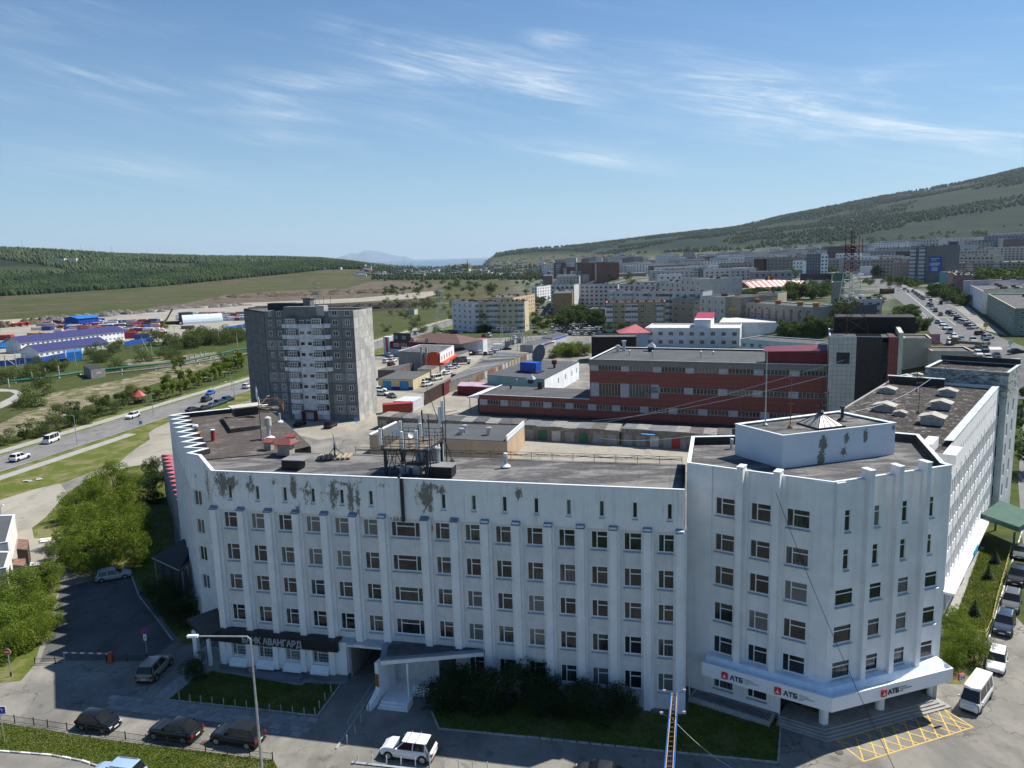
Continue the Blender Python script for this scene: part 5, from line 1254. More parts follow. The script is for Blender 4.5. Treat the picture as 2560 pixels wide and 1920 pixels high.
mb.q((0,16,0),(0,0,0),(0,0,HL),(0,16,HL)).q((JX,DB,0),(JX,0,0),(JX,0,HB),(JX,DB,HB)).q((LX,0,0),(LX,DB,0),(LX,DB,HB),(LX,0,HB)).q((LX,DB,0),(JX,DB,0),(JX,DB,HB),(LX,DB,HB))
mb.build('wall',REDT,rb)
for h in[h for h in lowh if h[1]<=JX]+hb+hb2+hb3+hb4+h5:window(rb,h[0],0,h[2],0,h[1]-h[0],h[3]-h[2],'many',False,.2,fm=mat('grey_frame',(.4,.42,.42)),gm=GLASS)
for g_ in grey:MB().box(g_[0],g_[1],-.08,.0,g_[2]-.1,g_[3]+.1).build('grey_panel',GREYT,rb)
MB().box(JX-.25,LX,-.12,-.002,HB-1.5,HB-.05).build('cornice',TAUPE,rb)
MB().box(0,LX,-.2,-.002,0,.9).build('plinth',mat('dark_bitumen',(.03,.03,.032)),rb)
FELT2=mat('dark_roofing_felt',(.075,.08,.084),.95,.2,.3,col2=(.22,.21,.19),c2=(.58,.75),stretch=(.5,1,1),bump=.2)
MB().q((0,0,HL-.25),(JX,0,HL-.25),(JX,16,HL-.25),(0,16,HL-.25)).build('roof',FELT2,rb);MB().q((JX,0,HB-.4),(LX,0,HB-.4),(LX,DB,HB-.4),(JX,DB,HB-.4)).build('roof',FELT2,rb)
c=MB();coping(c,[(0,16),(0,0),(JX-.1,0)],HL,w=.35,closed=False);coping(c,[(JX,DB),(JX,0),(LX,0),(LX,DB)],HB,w=.35);c.build('coping',LMETAL,rb)
MB().prism([(-4.2,16),(-4.2,1.2),(-.1,1.2),(-.1,16)],[4.3]*4,[4.5,4.5,HL-.1,HL-.1]).build('porch_roof',LMETAL,rb);MB().box(-3.6,-3.45,1.5,1.65,0,4.3).box(-1.8,-.1,3,8,0,4.2).build('porch_post',DMETAL,rb)
# roof fittings of the red building
def fit(u,v,z,label,parts,s_=1,name='roof_vent'):
 p=G(u,v,z);t=thing(name,label,'roof vent',p,f3.a)
 for nm,mb_,mt in parts:mb_.build(nm,mt,t)
hoodp=lambda:[('base',MB().box(-.7,.7,-.7,.7,0,1.2),DMETAL),('hood',MB().prism([(-1.3,-1.2),(1.3,-1.2),(1.3,1.2),(-1.3,1.2)],1.2,1.25).q((-1.3,-1.2,1.25),(1.3,-1.2,1.25),(.3,0,2.6)).q((1.3,-1.2,1.25),(1.3,1.2,1.25),(.3,0,2.6)).q((1.3,1.2,1.25),(-1.3,1.2,1.25),(.3,0,2.6)).q((-1.3,1.2,1.25),(-1.3,-1.2,1.25),(.3,0,2.6)),METAL)]
fit(1627,878,HB-.4,'pale metal pyramid hood on the high red roof',hoodp());fit(1327,958,HL-.25,'metal hood on the low red roof, farthest left one',hoodp())
pipe=lambda h=1.6,r_=.25,m_=DMETAL:[('pipe',MB().lathe(0,0,[(r_,0),(r_,h),(r_*1.5,h),(r_*1.5,h+.35),(.01,h+.5)],10),m_)]
fit(1351,972,HL-.25,'square black duct on the low red roof',[('duct',MB().box(-.6,.6,-.6,.6,0,2),BLACKP)]);fit(1277,972,HL-.25,'short black vent pipe on the low red roof',pipe(.8));fit(1292,961,HL-.25,'thin pale vent pipe on the low red roof',pipe(1.2,.12,METAL))
for i,(u,v,l)in enumerate(((1545,880,'pale bulb vent on the high red roof by the black hall'),(1560,878,'tall brass coloured vent on the high red roof by the black hall'),(1574,888,'small vent pipe near the front left of the high red roof'),(1631,893,'small vent pipe below the metal pyramid hood'),(1752,892,'small vent pipe on the right half of the high red roof'),(1783,887,'tiny vent pipe near the dark red roof house'))):
 fit(u,v,HB-.4,l,pipe((1.5,2.6,.9,1.3,1,.5)[i],(.45,.45,.18,.18,.18,.15)[i],METAL))
# tiled tower
tf=Frame(f3.wld(LX+.2,-2.5),f3.wld(LX+16,-2.5));tt=thing('tiled_tower','cream tiled tower with a black glass panel and a terracotta strip carrying the lattice mast','tower',tf.o,tf.a)
HTT=CAMH+ray(2073,841).z/ray(2073,841).y*tf.o.y
def tfx(u,v=845):return FP(u,v,tf.o,tf.wld(10,0))[0]
xa,xb_,xc,xd,xe=tfx(2142),tfx(2206),tfx(2222),tfx(2247),tfx(2258)
wz=FP(2090,880,tf.o,tf.wld(10,0));wz2=FP(2125,912,tf.o,tf.wld(10,0))
mb=MB();wh_=(wz[0],wz2[0],wz2[1],wz[1]);face(mb,0,0,0,xa,0,HTT,[wh_],.4);mb.q((0,18,0),(0,0,0),(0,0,HTT),(0,18,HTT)).build('wall',CREAMT,tt);window(tt,wh_[0],0,wh_[2],0,wh_[1]-wh_[0],wh_[3]-wh_[2],'slit',False,.35)
MB().box(xa,xb_,.15,18,0,HTT-.02).build('black_glazing',mat('black_tinted_glass',(.012,.011,.013),.25,.3,.4),tt)
MB().box(xb_,xc,.6,18,0,HTT-1.2).build('glass_strip',GLASS,tt);MB().box(xc,xd,0,18,0,HTT+.1).build('terracotta_strip',REDT,tt);MB().prism([(xd,-.3),(xe,-.3),(xe,18),(xd,18)],0,[HTT+1.0,HTT+1.0,HTT+2,HTT+2]).build('cream_fin',mat('cream_plaster',(.5,.48,.4),.85),tt)
MB().q((0,.1,HTT-.1),(xd,.2,HTT-.1),(xd,18,HTT-.1),(0,18,HTT-.1)).build('roof',FELT2,tt)
c=MB();coping(c,[(0,18),(0,0),(xd,0)],HTT,w=.3,closed=False);c.build('coping',LMETAL,tt)
MB().box(1,xd+4,9,17,HTT-.1,HTT+3.6).build('black_roof_house',mat('black_cladding',(.014,.013,.014),.8),tt)
MB().box(-9,0,.5,6,HB-.3,HB+4.0).build('roof_house',mat('dark_red_cladding',(.13,.012,.018),.7),rb)if False else None
o=MB().box(LX-13.5,LX,.6,7,HB-.3,HB+2.6).build('roof_house',mat('dark_red_cladding',(.13,.012,.018),.7),rb);MB().prism([(LX-14,.2),(LX,.2),(LX,7.4),(LX-14,7.4)],HB+2.6,[HB+2.8,HB+3.2,HB+3.9,HB+3.2]).build('roof_house_roof',mat('maroon_metal',(.13,.02,.035)),o)
# lattice mast, red above, galvanised in the middle, rusty at the foot
mp=tf.wld(tfx(2125),8.5,HTT+3.6);mp.z=HTT+3.6
mast=thing('lattice_mast','tall lattice mast, rusty foot and white middle and red top, on the tiled tower','lattice mast',(mp.x,mp.y,mp.z-3.6),.25)
S_MR,S_MW,S_MF=mat('mast_red',(.09,.022,.02),.7),mat('mast_white',(.5,.5,.48),.6),mat('mast_rusty',(.10,.05,.04),.8)
def latt(z0,z1,w0,w1,n,m,nm):
 mb=MB();c4_=[(-1,-1),(1,-1),(1,1),(-1,1)]
 W=lambda z:w0+(w1-w0)*(z-z0)/(z1-z0)
 for a,b in c4_:mb.bar((a*w0,b*w0,z0),(a*w1,b*w1,z1),.11)
 for k in range(n):
  za,zb=z0+(z1-z0)*k/n,z0+(z1-z0)*(k+1)/n
  for i in range(4):
   p,q=c4_[i],c4_[(i+1)%4];a,b=W(za),W(zb)
   mb.bar((p[0]*a,p[1]*a,za),(q[0]*b,q[1]*b,zb),.06);mb.bar((q[0]*a,q[1]*a,za),(p[0]*b,p[1]*b,zb),.06);mb.bar((p[0]*b,p[1]*b,zb),(q[0]*b,q[1]*b,zb),.06)
 mb.build(nm,m,mast)
mz=lambda v:CAMH+ray(2125,v).z/ray(2125,v).y*mp.y-(mp.z-3.6)
latt(0,mz(757),3.0,1.75,2,S_MF,'lower_section');latt(mz(757),mz(680),1.75,1.15,4,S_MW,'middle_section');latt(mz(680),mz(614),1.15,.95,6,S_MR,'upper_section')
pl2=MB();z=mz(622)
for zz in(z,z+.9):
 for i in range(4):p,q=[(-1.7,-1.7),(1.7,-1.7),(1.7,1.7),(-1.7,1.7)][i],[(1.7,-1.7),(1.7,1.7),(-1.7,1.7),(-1.7,-1.7)][i];pl2.bar((p[0],p[1],zz),(q[0],q[1],zz),.09)
pl2.box(-1.7,1.7,-1.7,1.7,z-.1,z-.02).build('platform',S_MR,mast)
for i,(x,y,v)in enumerate(((-1.7,-1.7,576),(-1.1,1.0,592),(.1,.2,571),(.5,-1.5,590),(1.2,1,591),(1.6,-1.2,597))):MB().tube([(x,y,z-1),(x,y,mz(v))],.09 if i!=3 else .07,5).build('antenna',S_MR,mast)
dr=MB()
for i,(x,v)in enumerate(((-1.2,735),(1.3,742),(-.6,700),(1.0,690))):dr.lathe(x,-1.9,[(.0,mz(v)),(.55,mz(v)+.1),(.55,mz(v)+.5)],10)
dr.build('dish',LMETAL,mast)
# cream buildings right of the tower
B('cream plaster building with two narrow windows behind the tiled tower',(2256,925),(2325,912),846,12,2,0,(.40,.36,.27),chims=0,cat='office building',name='office_building',cop=mat('beige_trim',BEI),base=.5)
B('low cream garage range with a grey roof above the end block',(2327,925),(2434,905),878,12,1,0,(.42,.38,.30),chims=0,cat='garage',name='garage_range',cop=mat('beige_trim',BEI))
# ================================================================== MIDDLE YARDS, GARAGES, SHOPS
def gar(label,px4,h,wcol,roof=None,cat='garage',name='garage',cop=None,doors=(),z0=0):
 """flat building given by the four roof corners seen in the survey (front left, front right, back right, back left)"""
 c=[G(u,v,h)for u,v in px4];f=Frame(c[0],c[1],z0);t=thing(name,label,cat,f.o,f.a)
 P=[f.loc(q)for q in c]
 MB().prism(P,0,h-.12,cap=False).build('wall',wallm(wcol)if isinstance(wcol,tuple)else wcol,t)
 MB().prism([(p[0],p[1])for p in P],h-.12,h).build('roof',roof or DROOF,t)
 if cop:q=MB();coping(q,P,h,w=.3,t=.12);q.build('coping',cop,t)
 for i,(a,b,zh,mm)in enumerate(doors):MB().box(a*f.L,b*f.L,-.08,-.0,.05,zh).build('door',mm,t)
 return t,f
BLUED=mat('blue_door',(.03,.22,.50),.6,.15,1,streak=.2);YW=mat('cream_yellow_wall',(.55,.48,.28),.9,.1)
t,f=gar('yellow garage with a blue base and two blue double doors',[(945,947),(1032,949),(1074,929),(994,927)],3.5,YW,mat('slatted_dark_roof',(.09,.09,.09),.9,.3,1,stretch=(.2,3,1)),doors=((.14,.38,2.9,BLUED),(.62,.87,2.9,BLUED)))
MB().box(-.04,f.L+.04,-.05,-.002,0,1.0).build('blue_base',mat('deep_blue_paint',(.015,.035,.25),.7),t)
gar('small beige garage with a slatted roof between the yellow garage and the grey shop',[(1043,922),(1078,924),(1098,914),(1061,913)],3.4,(.42,.36,.28))
gar('old brick store with a peeling pale side wall',[(944,925),(987,925),(1034,906),(960,925-6)],3.6,(.14,.11,.10))
go,gf2=gar('grey panelled shop with an orange portal and white letters on its roof',[(995,878),(1099,883),(1134,864),(1050,862)],7.4,(.24,.24,.235),DROOF,'shop','shop',LMETAL)
OR=mat('orange_panel',(.55,.07,.02),.55,.08)
a_=FP(1061,900,gf2.o,gf2.wld(10,0))[0];b_=FP(1097,900,gf2.o,gf2.wld(10,0))[0]
pr=MB();pr.v=[(a_,-.8,2.2),(b_,-.8,1.8),(b_,-.8,7.9),(b_-2.8,-.8,7.9),(a_,-.8,4.6),(a_,-.01,2.2),(b_,-.01,1.8),(b_,-.01,7.9),(b_-2.8,-.01,7.9),(a_,-.01,4.6)];pr.f=[(0,1,2,3,4),(0,5,6,1),(1,6,7,2),(2,7,8,3),(3,8,9,4),(4,9,5,0)];pr.m=[0]*6;pr.build('orange_portal',OR,go)
q0,q1=[gf2.loc(G(u,v,7.4))for u,v in((1099,883),(1134,864))];dq=Vector(q1)-Vector(q0);an=math.atan2(dq.y,dq.x);Wq=dq.length
def onside(x,y=0):r_=rot(x,y,an);return(q0[0]+r_[0],q0[1]+r_[1])
mb=MB();face(mb,*onside(0,-.12),an,Wq,0,7.35,[(2+i*4.2,3.4+i*4.2,4.2,5.9)for i in range(5)],.1);mb.build('white_side_wall',wallm((.72,.72,.72)),go)
for i in range(5):window(go,*onside(2+i*4.2,-.1),4.2,an,1.4,1.7,'double',gm=GLASSF)
o=MB().box(0,Wq+1,-1.5,-.13,2.9,3.8).build('orange_awning',OR,go);o.location=(*onside(0),0);o.rotation_euler=(0,0,an)
lettering(o,'АВТО МАРКЕТ',.7,(4,-1.52,3.05),0,LMETAL,.02)
for x in(7.6,10.0):MB().lathe(gf2.L*.0+x*1.0+4,-.5,[(.45,0),(.45,9.6)],10).build('flue',CONC,go)
lettering(go,'КУЗОВНОЙ',1.2,(.2,2.0,7.9),.3,LMETAL,.05,bold=.03)
# red auto shop with tower sign and billboard
ra=thing('shop','dark red and white car parts shop with a billboard on its roof','shop',G(963,887),Frame(G(963,887),G(1000,889)).a)
MB().box(0,24,0,14,2.9,6.2).build('red_wall',mat('dark_red_wall',(.14,.012,.018),.7),ra);MB().box(-.2,24.2,-.1,14,0,2.9).build('white_wall',wallm((.55,.58,.62)),ra)
MB().box(-.3,3.2,-.5,2,0,8.2).build('sign_tower',wallm((.6,.62,.68)),ra);MB().box(1.2,2.3,-.7,-.51,1.5,8).build('red_sign_strip',RED,ra)
for x in(5.2,9.4):window(ra,x,-.02,3.9,0,3.2,1.5,'many',rec=-.05)
MB().prism([(0,0),(40,0),(40,16),(0,16)],6.2,[6.3,6.3,6.5,6.5]).build('roof',mat('maroon_brown_roof',(.13,.07,.06),.8),ra);MB().prism([(14,0),(42,0),(42,16),(14,16)],6.4,[6.4,6.4,6.5,6.5]).q((14,-.5,6.4),(42,-.5,6.4),(34,8,9.5),(18,8,9.5)).q((42,-.5,6.4),(42,17,6.4),(34,8,9.5)).q((14,17,6.4),(14,-.5,6.4),(18,8,9.5)).build('hipped_roof',mat('maroon_brown_roof',(.13,.07,.06),.8),ra)
bb_=MB().box(4.5,14.2,1,1.3,6.3,10).build('billboard',mat('billboard_black',(.03,.03,.035),.5),ra);MB().box(5.2,6.8,.93,.99,7.2,8.9).box(9.5,11.5,.93,.99,7.2,8.8).build('billboard_print',mat('billboard_print',(.2,.24,.28),.5,.3,2),bb_)
lettering(ra,'ШКВАЛ',1.6,(17.5,-.7,6.9),0,mat('sign_cream_letters',(.55,.42,.35),.5),.08,bold=.04)
for x in(16.2,24.3):o=MB().tube([(x,-.7,7.4),(x,-.9,7.4)],.85,14).build('wheel_sign',BLACKP,ra);MB().tube([(x,-.91,7.4),(x,-.95,7.4)],.45,12).build('wheel_sign_hub',METAL,o)
t,f=gar('long white warehouse with a pink sheet roof and a bright gable',[(1091,856),(1207,850),(1218,846),(1100,846)],6.0,(.58,.60,.64),mat('pink_sheet_roof',(.52,.14,.16),.6,.1),'warehouse','warehouse')
# the pink warehouse gable stands forward
gar('row of old grey garages with wooden doors behind the grey shop',[(1134,893),(1172,878),(1158,868),(1134,868)],3.2,(.40,.37,.33))
def garrow(label,px,h,n,cols,roofm=DROOF,m=CONC,dh=2.4,name='garage_row'):
 """a row of garages; the gates are parts"""
 c=[G(u,v,h)for u,v in px];f=Frame(c[0],c[1]);t=thing(name,label,'garages',f.o,f.a);P=[f.loc(q)for q in c]
 MB().prism(P,0,h-.15,cap=False).build('wall',m,t)
 rs_=[]
 for i in range(n): # every garage has its own strip of roofing
  a,b=i/n,(i+1)/n;l=lambda p,q,k:(p[0]+(q[0]-p[0])*k,p[1]+(q[1]-p[1])*k)
  dz=rnd.uniform(-.08,.12);o=MB().prism([l(P[0],P[1],a),l(P[0],P[1],b),l(P[3],P[2],b),l(P[3],P[2],a)],h-.15,h+dz).build('roof_strip',rnd.choice(roofm)if isinstance(roofm,list)else roofm,t)
  if cols:MB().box((a+.18/n)*f.L,(b-.18/n)*f.L,-.09,-.003,.05,dh).build('gate',rnd.choice(cols),t)
 return t,f
DG=mat('dark_roof_strip',(.075,.08,.085),.95,.25,.5);LG_=mat('light_roof_strip',(.22,.21,.19),.95,.2,.6);BG_=mat('brown_roof_strip',(.10,.09,.08),.95,.3,.7);MG_=mat('mid_roof_strip',(.14,.145,.15),.95,.2,.6)
GC=[mat('gate_grey',(.22,.23,.25),.7,.2,1,streak=.3),mat('gate_dark',(.10,.10,.11),.7,.2,1),mat('gate_beige',(.34,.30,.20),.7,.2,1),mat('gate_green',(.02,.10,.07),.6),mat('gate_maroon',(.12,.02,.025),.7),RUST,mat('gate_pale',(.42,.42,.43),.8,.2,1)]
OLD=mat('old_plaster_wall',(.20,.185,.15),.95,.25,.6,col2=(.12,.11,.09),streak=.3)
garrow('long left garage row with a dark patched roof behind the antenna frame',[(943,1041),(1310,1062),(1318,1048),(972,1029)],3.2,12,[GC[3],GC[4],GC[4],GC[2],GC[5]],[DG,DG,MG_,LG_,BG_],OLD)
garrow('middle garage row with grey and green gates below the red building',[(1306,1063),(1548,1077),(1556,1060),(1322,1050)],3.3,7,[GC[0],GC[0],GC[2],GC[6],GC[3]],[LG_,MG_,BG_,LG_],OLD)
t,f=garrow('right garage row with a patched grey roof and a red gate below the red building',[(1553,1070),(1830,1089),(1830,1072),(1566,1058)],3.8,8,[GC[0],GC[0],GC[1],GC[6]],[LG_,LG_,MG_,BG_],OLD)
MB().box(f.L*.47,f.L*.55,-.14,-.091,.1,2.6).build('red_gate',mat('bright_red_gate',(.30,.02,.02),.6),t);MB().box(f.L*.2,f.L*.32,-1.0,0,2.9,3.0).build('blue_awning',mat('light_blue_metal',(.12,.35,.62),.5),t)
t,f=garrow('long diagonal garage range with a patched dark roof across the gravel yard',[(1190,934),(1322,881),(1254,875),(1063,979)],3.0,16,[RUST,GC[2],RUST,GC[6]],[DG,MG_,MG_,BG_,LG_],OLD)
garrow('dark red container row with a pink and light blue edge',[(1143,964),(1236,968),(1243,958),(1152,954)],3.0,4,[],mat('pink_blue_roof',(.42,.30,.36),.6),mat('dark_red_cladding',(.10,.012,.018)),name='container_row')
# flat roofed workshop behind the wing
t,f=gar('flat roofed workshop with three bulb vents right behind the white wing',[(923,1088),(1268,1103),(1311,1064),(990,1056)],4.6,(.48,.36,.24),mat('smooth_dark_roof',(.075,.08,.088),.95,.12,.3),'workshop','workshop')
Pw=[f.loc(G(u,v,4.6))for u,v in((923,1088),(1268,1103),(1311,1064),(990,1056))];q=MB();coping(q,[Pw[3],Pw[0]],4.6,w=.35,t=.3,closed=False);coping(q,[Pw[1],Pw[2]],5.6,w=.35,t=.1,closed=False);q.prism([Pw[1],Pw[2],(Pw[2][0]-.3,Pw[2][1]),(Pw[1][0]-.3,Pw[1][1])],4.6,5.6);q.build('end_parapet',LMETAL,t)
for u,v,l in((1154,1086,'bulb vent with a white plate, leftmost on the flat workshop roof'),(1160+0,1083,''),(1163,1082,'')):
 if l:fit(u,v,4.6,l,pipe(1.0,.45,METAL))
fit(1161,1081,4.6,'shiny bulb vent in the middle of the flat workshop roof',pipe(1.3,.45,METAL));fit(1222,1087,4.6,'shiny bulb vent at the right of the flat workshop roof',pipe(1.3,.45,METAL))
# turquoise workshop with rooftop cabin and dish
t,f=gar('turquoise walled workshop carrying a blue cabin and a mesh dish on its roof',[(1218,937),(1361,948),(1447,904),(1325,899)],6.0,(.22,.36,.38),mat('smooth_dark_roof',(.10,.10,.105)),'workshop','workshop')
P=[f.loc(G(u,v,6.0))for u,v in((1361,948),(1447,904))];d=Vector(P[1])-Vector(P[0]);an=math.atan2(d.y,d.x);mb=MB();face(mb,P[0][0]+.1,P[0][1]-.1,an,d.length,0,5.8,[(d.length*k,d.length*k+1.3,2.5,4.2)for k in(.35,.55,.75,.9)],.1);mb.build('white_side_wall',wallm((.75,.77,.78)),t)
p=G(1327,930,6.0);cb_=thing('cabin','blue metal cabin standing on the turquoise workshop roof','cabin',p,f.a+.0)
MB().box(-3.0,3.0,-1.6,1.6,.4,3.2).build('body',mat('cabin_blue',(.01,.08,.42),.5,.1,2,stretch=(6,1,1)),cb_);MB().box(-4.2,3.8,-2.2,2.2,.2,.4).build('base_frame',DMETAL,cb_)
p=G(1352,912,6.0);ds=thing('mesh_dish','large dark mesh satellite dish leaning on the turquoise workshop roof','satellite dish',p,0)
def dish(r,depth,n=16,rings=3):
 mb=MB();b=0;mb.v.append((0,0,0))
 for k in range(1,rings+1):
  for j in range(n):t_=2*math.pi*j/n;q=r*k/rings;mb.v.append((q*math.cos(t_),q*math.sin(t_),depth*(k/rings)**2))
 for j in range(n):mb.f.append((0,1+j,1+(j+1)%n));mb.m.append(0)
 for k in range(rings-1):
  for j in range(n):a=1+k*n;mb.f.append((a+j,a+n+j,a+n+(j+1)%n,a+(j+1)%n));mb.m.append(0)
 return mb
o=dish(3.4,.9).build('reflector',mat('grey_mesh',(.13,.14,.15),.7,.2,3),ds,smooth=True);o.location=(0,0,3.4);o.rotation_euler=(R(70),0,R(-55));MB().tube([(0,0,0),(0,0,3.3)],.15).tube([(-1,1,0),(0,0,3)],.08).build('mount',DMETAL,ds)
fit(1386,920,6.0,'rust-red funnel vent on the turquoise workshop roof',[('pipe',MB().lathe(0,0,[(.4,0),(.4,1.2),(.9,1.4),(.9,2.6),(.6,2.6)],12),mat('maroon_metal',(.13,.02,.035)))])
# containers and fence
CT=lambda c,n_:mat(n_,c,.6,.15,2,streak=.2)
def container(label,pa,pb,c,dpt=2.4,h=2.6,back=1,end=None):
 a,b=G(*pa),G(*pb);f=Frame(a,b);t=thing('container',label,'container',f.o,f.a);mb=MB();L=f.L;n=int(L/.5);pts=[]
 for i in range(n+1):pts+=[(L*i/n,0 if i%2 else-.05)]
 mb.prism(pts+[(L,dpt),(0,dpt)],.1,h).build('body',c,t);MB().box(-.05,L+.05,-.08,dpt+.05,0,.12).box(-.03,L+.03,-.07,dpt+.03,h,h+.08).build('frame',c if end is None else end,t)
 if end:MB().box(.4,dpt+1,-.12,-.05,.4,h-.3).build('door',end,t)
container('long red shipping container beside the tower yard',(958,1036),(1031,1031),CT((.30,.035,.02),'container_red'),3.0)
container('white and dark shipping container between the red one and the brown fence',(1033,1027),(1060,1014),CT((.50,.51,.53),'container_white'),6)
a,b=G(1062,1014),G(1111,988);f=Frame(a,b);t=thing('fence','tall dark brown metal fence made of wide panels','fence',f.o,f.a)
for i in range(8):MB().box(f.L*i/8+.04,f.L*(i+1)/8-.04,0,.08,.1,4.0).build('panel',mat('brown_sheet',(.045,.025,.02),.7,.15,2,stretch=(5,1,1)),t)
a,b=G(1111,990),G(1128,978);f=Frame(a,b);t=thing('wall','short dark red wall at the end of the brown fence','wall',f.o,f.a);MB().box(0,f.L,0,.3,0,4).build('panel',mat('dark_red_cladding',(.10,.012,.018)),t)
# small garages beyond
gar('grey brick garages with blue and red awnings in the substation lane',[(1300,863),(1332,863),(1384,848),(1348,846)],3.5,(.30,.30,.29),cop=None)
p=[G(u,v,2.9)for u,v in((1345,861),(1382,850))];f=Frame(p[0],p[1]);t=thing('awning','row of blue, red and white awnings over shop doors','awning',(f.o.x,f.o.y,0),f.a)
for i,c in enumerate((mat('light_blue_metal',(.05,.25,.65)),mat('mid_blue_metal',(.05,.10,.40)),RED,LMETAL)):MB().prism([(f.L*i/4,-1.5),(f.L*(i+1)/4-.1,-1.5),(f.L*(i+1)/4-.1,.2),(f.L*i/4,.2)],2.6,[2.65,2.65,3.1,3.1]).build('awning_panel',c,t)
for i in range(5):MB().box(f.L*i/4,f.L*i/4+.15,-.2,.1,0,2.6).build('post',DMETAL,t)
t,f=gar('grey flat shed with a blue band along its lit side',[(1353,843),(1381,846),(1416,835),(1392,829)],4.0,(.42,.44,.47),mat('smooth_dark_roof',(.12,.13,.14)),'shed','shed');P=[f.loc(G(u,v,4.0))for u,v in((1381,846),(1416,835))];d=Vector(P[1])-Vector(P[0]);o=MB().box(0,d.length,-.12,-.02,2.9,3.7).build('blue_band',mat('mid_blue_metal',(.05,.10,.40)),t);o.location=(*P[0],0);o.rotation_euler=(0,0,math.atan2(d.y,d.x))
garrow('garages with red, white and blue gates above the green bushes',[(1432,873),(1478,858),(1473,846),(1405,866)],3.2,6,[RED,BLUE,LMETAL,RUST],[LG_,BG_,MG_],OLD)
# substation: portals, transformers
ss=MB();sr_=random.Random(3)
sb=thing('substation','small electrical substation of thin portals and grey equipment in the grass','substation',G(1280,870),0)
for i in range(26):
 p=G(sr_.uniform(1222,1340),sr_.uniform(845,880))-G(1280,870);h=sr_.choice((3,5,5,7));ss.tube([p,p+Vector((0,0,h))],.12,5)
 if i%2:ss.tube([p+Vector((-2.5,0,h)),p+Vector((2.5,0,h))],.1,5);[ss.tube([p+Vector((x,0,h-1)),p+Vector((x,0,h))],.18,6)for x in(-2,0,2)]
ss.build('portal',METAL,sb,kind='stuff')
for u,v in((1268,866),(1280,862),(1297,858)):p=G(u,v)-G(1280,870);MB().box(p.x-1.2,p.x+1.2,p.y-1,p.y+1,0,2.6).tube([(p.x-.7,p.y,2.6),(p.x-.7,p.y,3.6)],.2).tube([(p.x+.7,p.y,2.6),(p.x+.7,p.y,3.6)],.2).build('transformer',mat('transformer_grey',(.2,.21,.22),.6),sb)
# sawtooth annex left of the wing
f=Frame((-64.7,138),(-50.2,110.2));t=thing('annex','low ribbed grey annex with a pink saw-tooth coping behind the left end','annex',f.o,f.a)
pts=[];n=11
for i in range(n):pts+=[(f.L*i/n,0),(f.L*(i+.6)/n,1.4)]
pts.append((f.L,0));MB().prism(pts+[(f.L,9),(0,9)],0,8).build('wall',mat('grey_ribbed_plaster',(.22,.23,.25),.9,.15,1,streak=.4),t);q=MB();coping(q,pts,8.02,w=.6,t=.1,closed=False);q.build('coping',mat('pink_metal_roof',(.50,.13,.14)),t)
# side porch at the left end
f=Frame(G(380,1394,4),G(448,1426,4));t=thing('porch','side porch with a dark pitched roof and blue and brown panels at the left end','porch',f.o,f.a)
P=[f.loc(G(*q,4))for q in((380,1394),(448,1426),(475,1400),(464,1366))]
MB().prism(P,3.7,[4.0,4.0,5.2,5.2]).build('porch_roof',mat('dark_felt_roof',(.03,.032,.04),.9),t);c=MB();coping(c,[P[0],P[1],P[2]],3.9,w=.1,t=.16,closed=False);c.build('edge',METAL,t)
for k in range(6):a0,a1=k/6,(k+.92)/6;l=lambda u:(P[0][0]+(P[1][0]-P[0][0])*u+.3,P[0][1]+(P[1][1]-P[0][1])*u+.9);q=MB();q.q((*l(a0),0),(*l(a1),0),(*l(a1),3.7),(*l(a0),3.7));q.build('panel',(mat('navy_panel',(.01,.025,.09),.6),mat('brown_panel',(.10,.055,.03),.7))[k%2],t)
for p in(P[0],P[1]):MB().box(p[0]+.1,p[0]+.25,p[1]+.2,p[1]+.35,0,3.8).build('post',METAL,t)
# kiosk and sheds at the left edge
t,f=gar('white walled kiosk with a dark flat roof at the left edge',[(-40,1365),(19,1356),(37,1288),(-30,1290)],3.4,(.66,.65,.62),mat('smooth_dark_roof',(.10,.10,.105)),'kiosk','kiosk',LMETAL)
t,f=gar('white lower kiosk part with a grey canopy at the left edge',[(-40,1430),(15,1420),(27,1380),(-30,1380)],3.0,(.66,.65,.62),mat('smooth_dark_roof',(.12,.13,.14)),'kiosk','kiosk',LMETAL)
t,f=gar('brown garden shed with a rust coloured roof beside the kiosk',[(41,1372),(68,1374),(71,1349),(46,1347)],3.0,(.07,.055,.04),mat('rusty_sheet_roof',(.22,.12,.085),.9,.3,1),'shed','shed')
t,f=gar('small shed with a dark grey front and a red base beside the kiosk',[(31,1412),(61,1415),(64,1396),(34,1398)],2.6,(.10,.11,.12),mat('rusty_sheet_roof',(.22,.12,.085)),'shed','shed')
pm_=mat('white_plastic_sheet',(.7,.7,.72),.7)
for u,v,l,s_ in((75,1415,'crumpled white sheets dumped beside the sheds',1.4),(130,1352,'stack of white boards on the grass patch',1.2),(70,1204,'white boulder on the field grass',.6),(97,1200,'grey boulder on the field grass',.5),(192*1,1775,'',0)):
 if l:
  mb=MB();rr=random.Random(u)
  for k in range(5):x,y=rr.uniform(-1,1)*s_,rr.uniform(-.8,.8)*s_;a=rr.uniform(-.3,.3)+1;mb.box(x-a*s_*.6,x+a*s_*.6,y-.3*s_,y+.3*s_,.02+k*.07,.09+k*.07)
  thing('debris',l,'debris',G(u,v),.3,me=mb.mesh('debris',pm_))

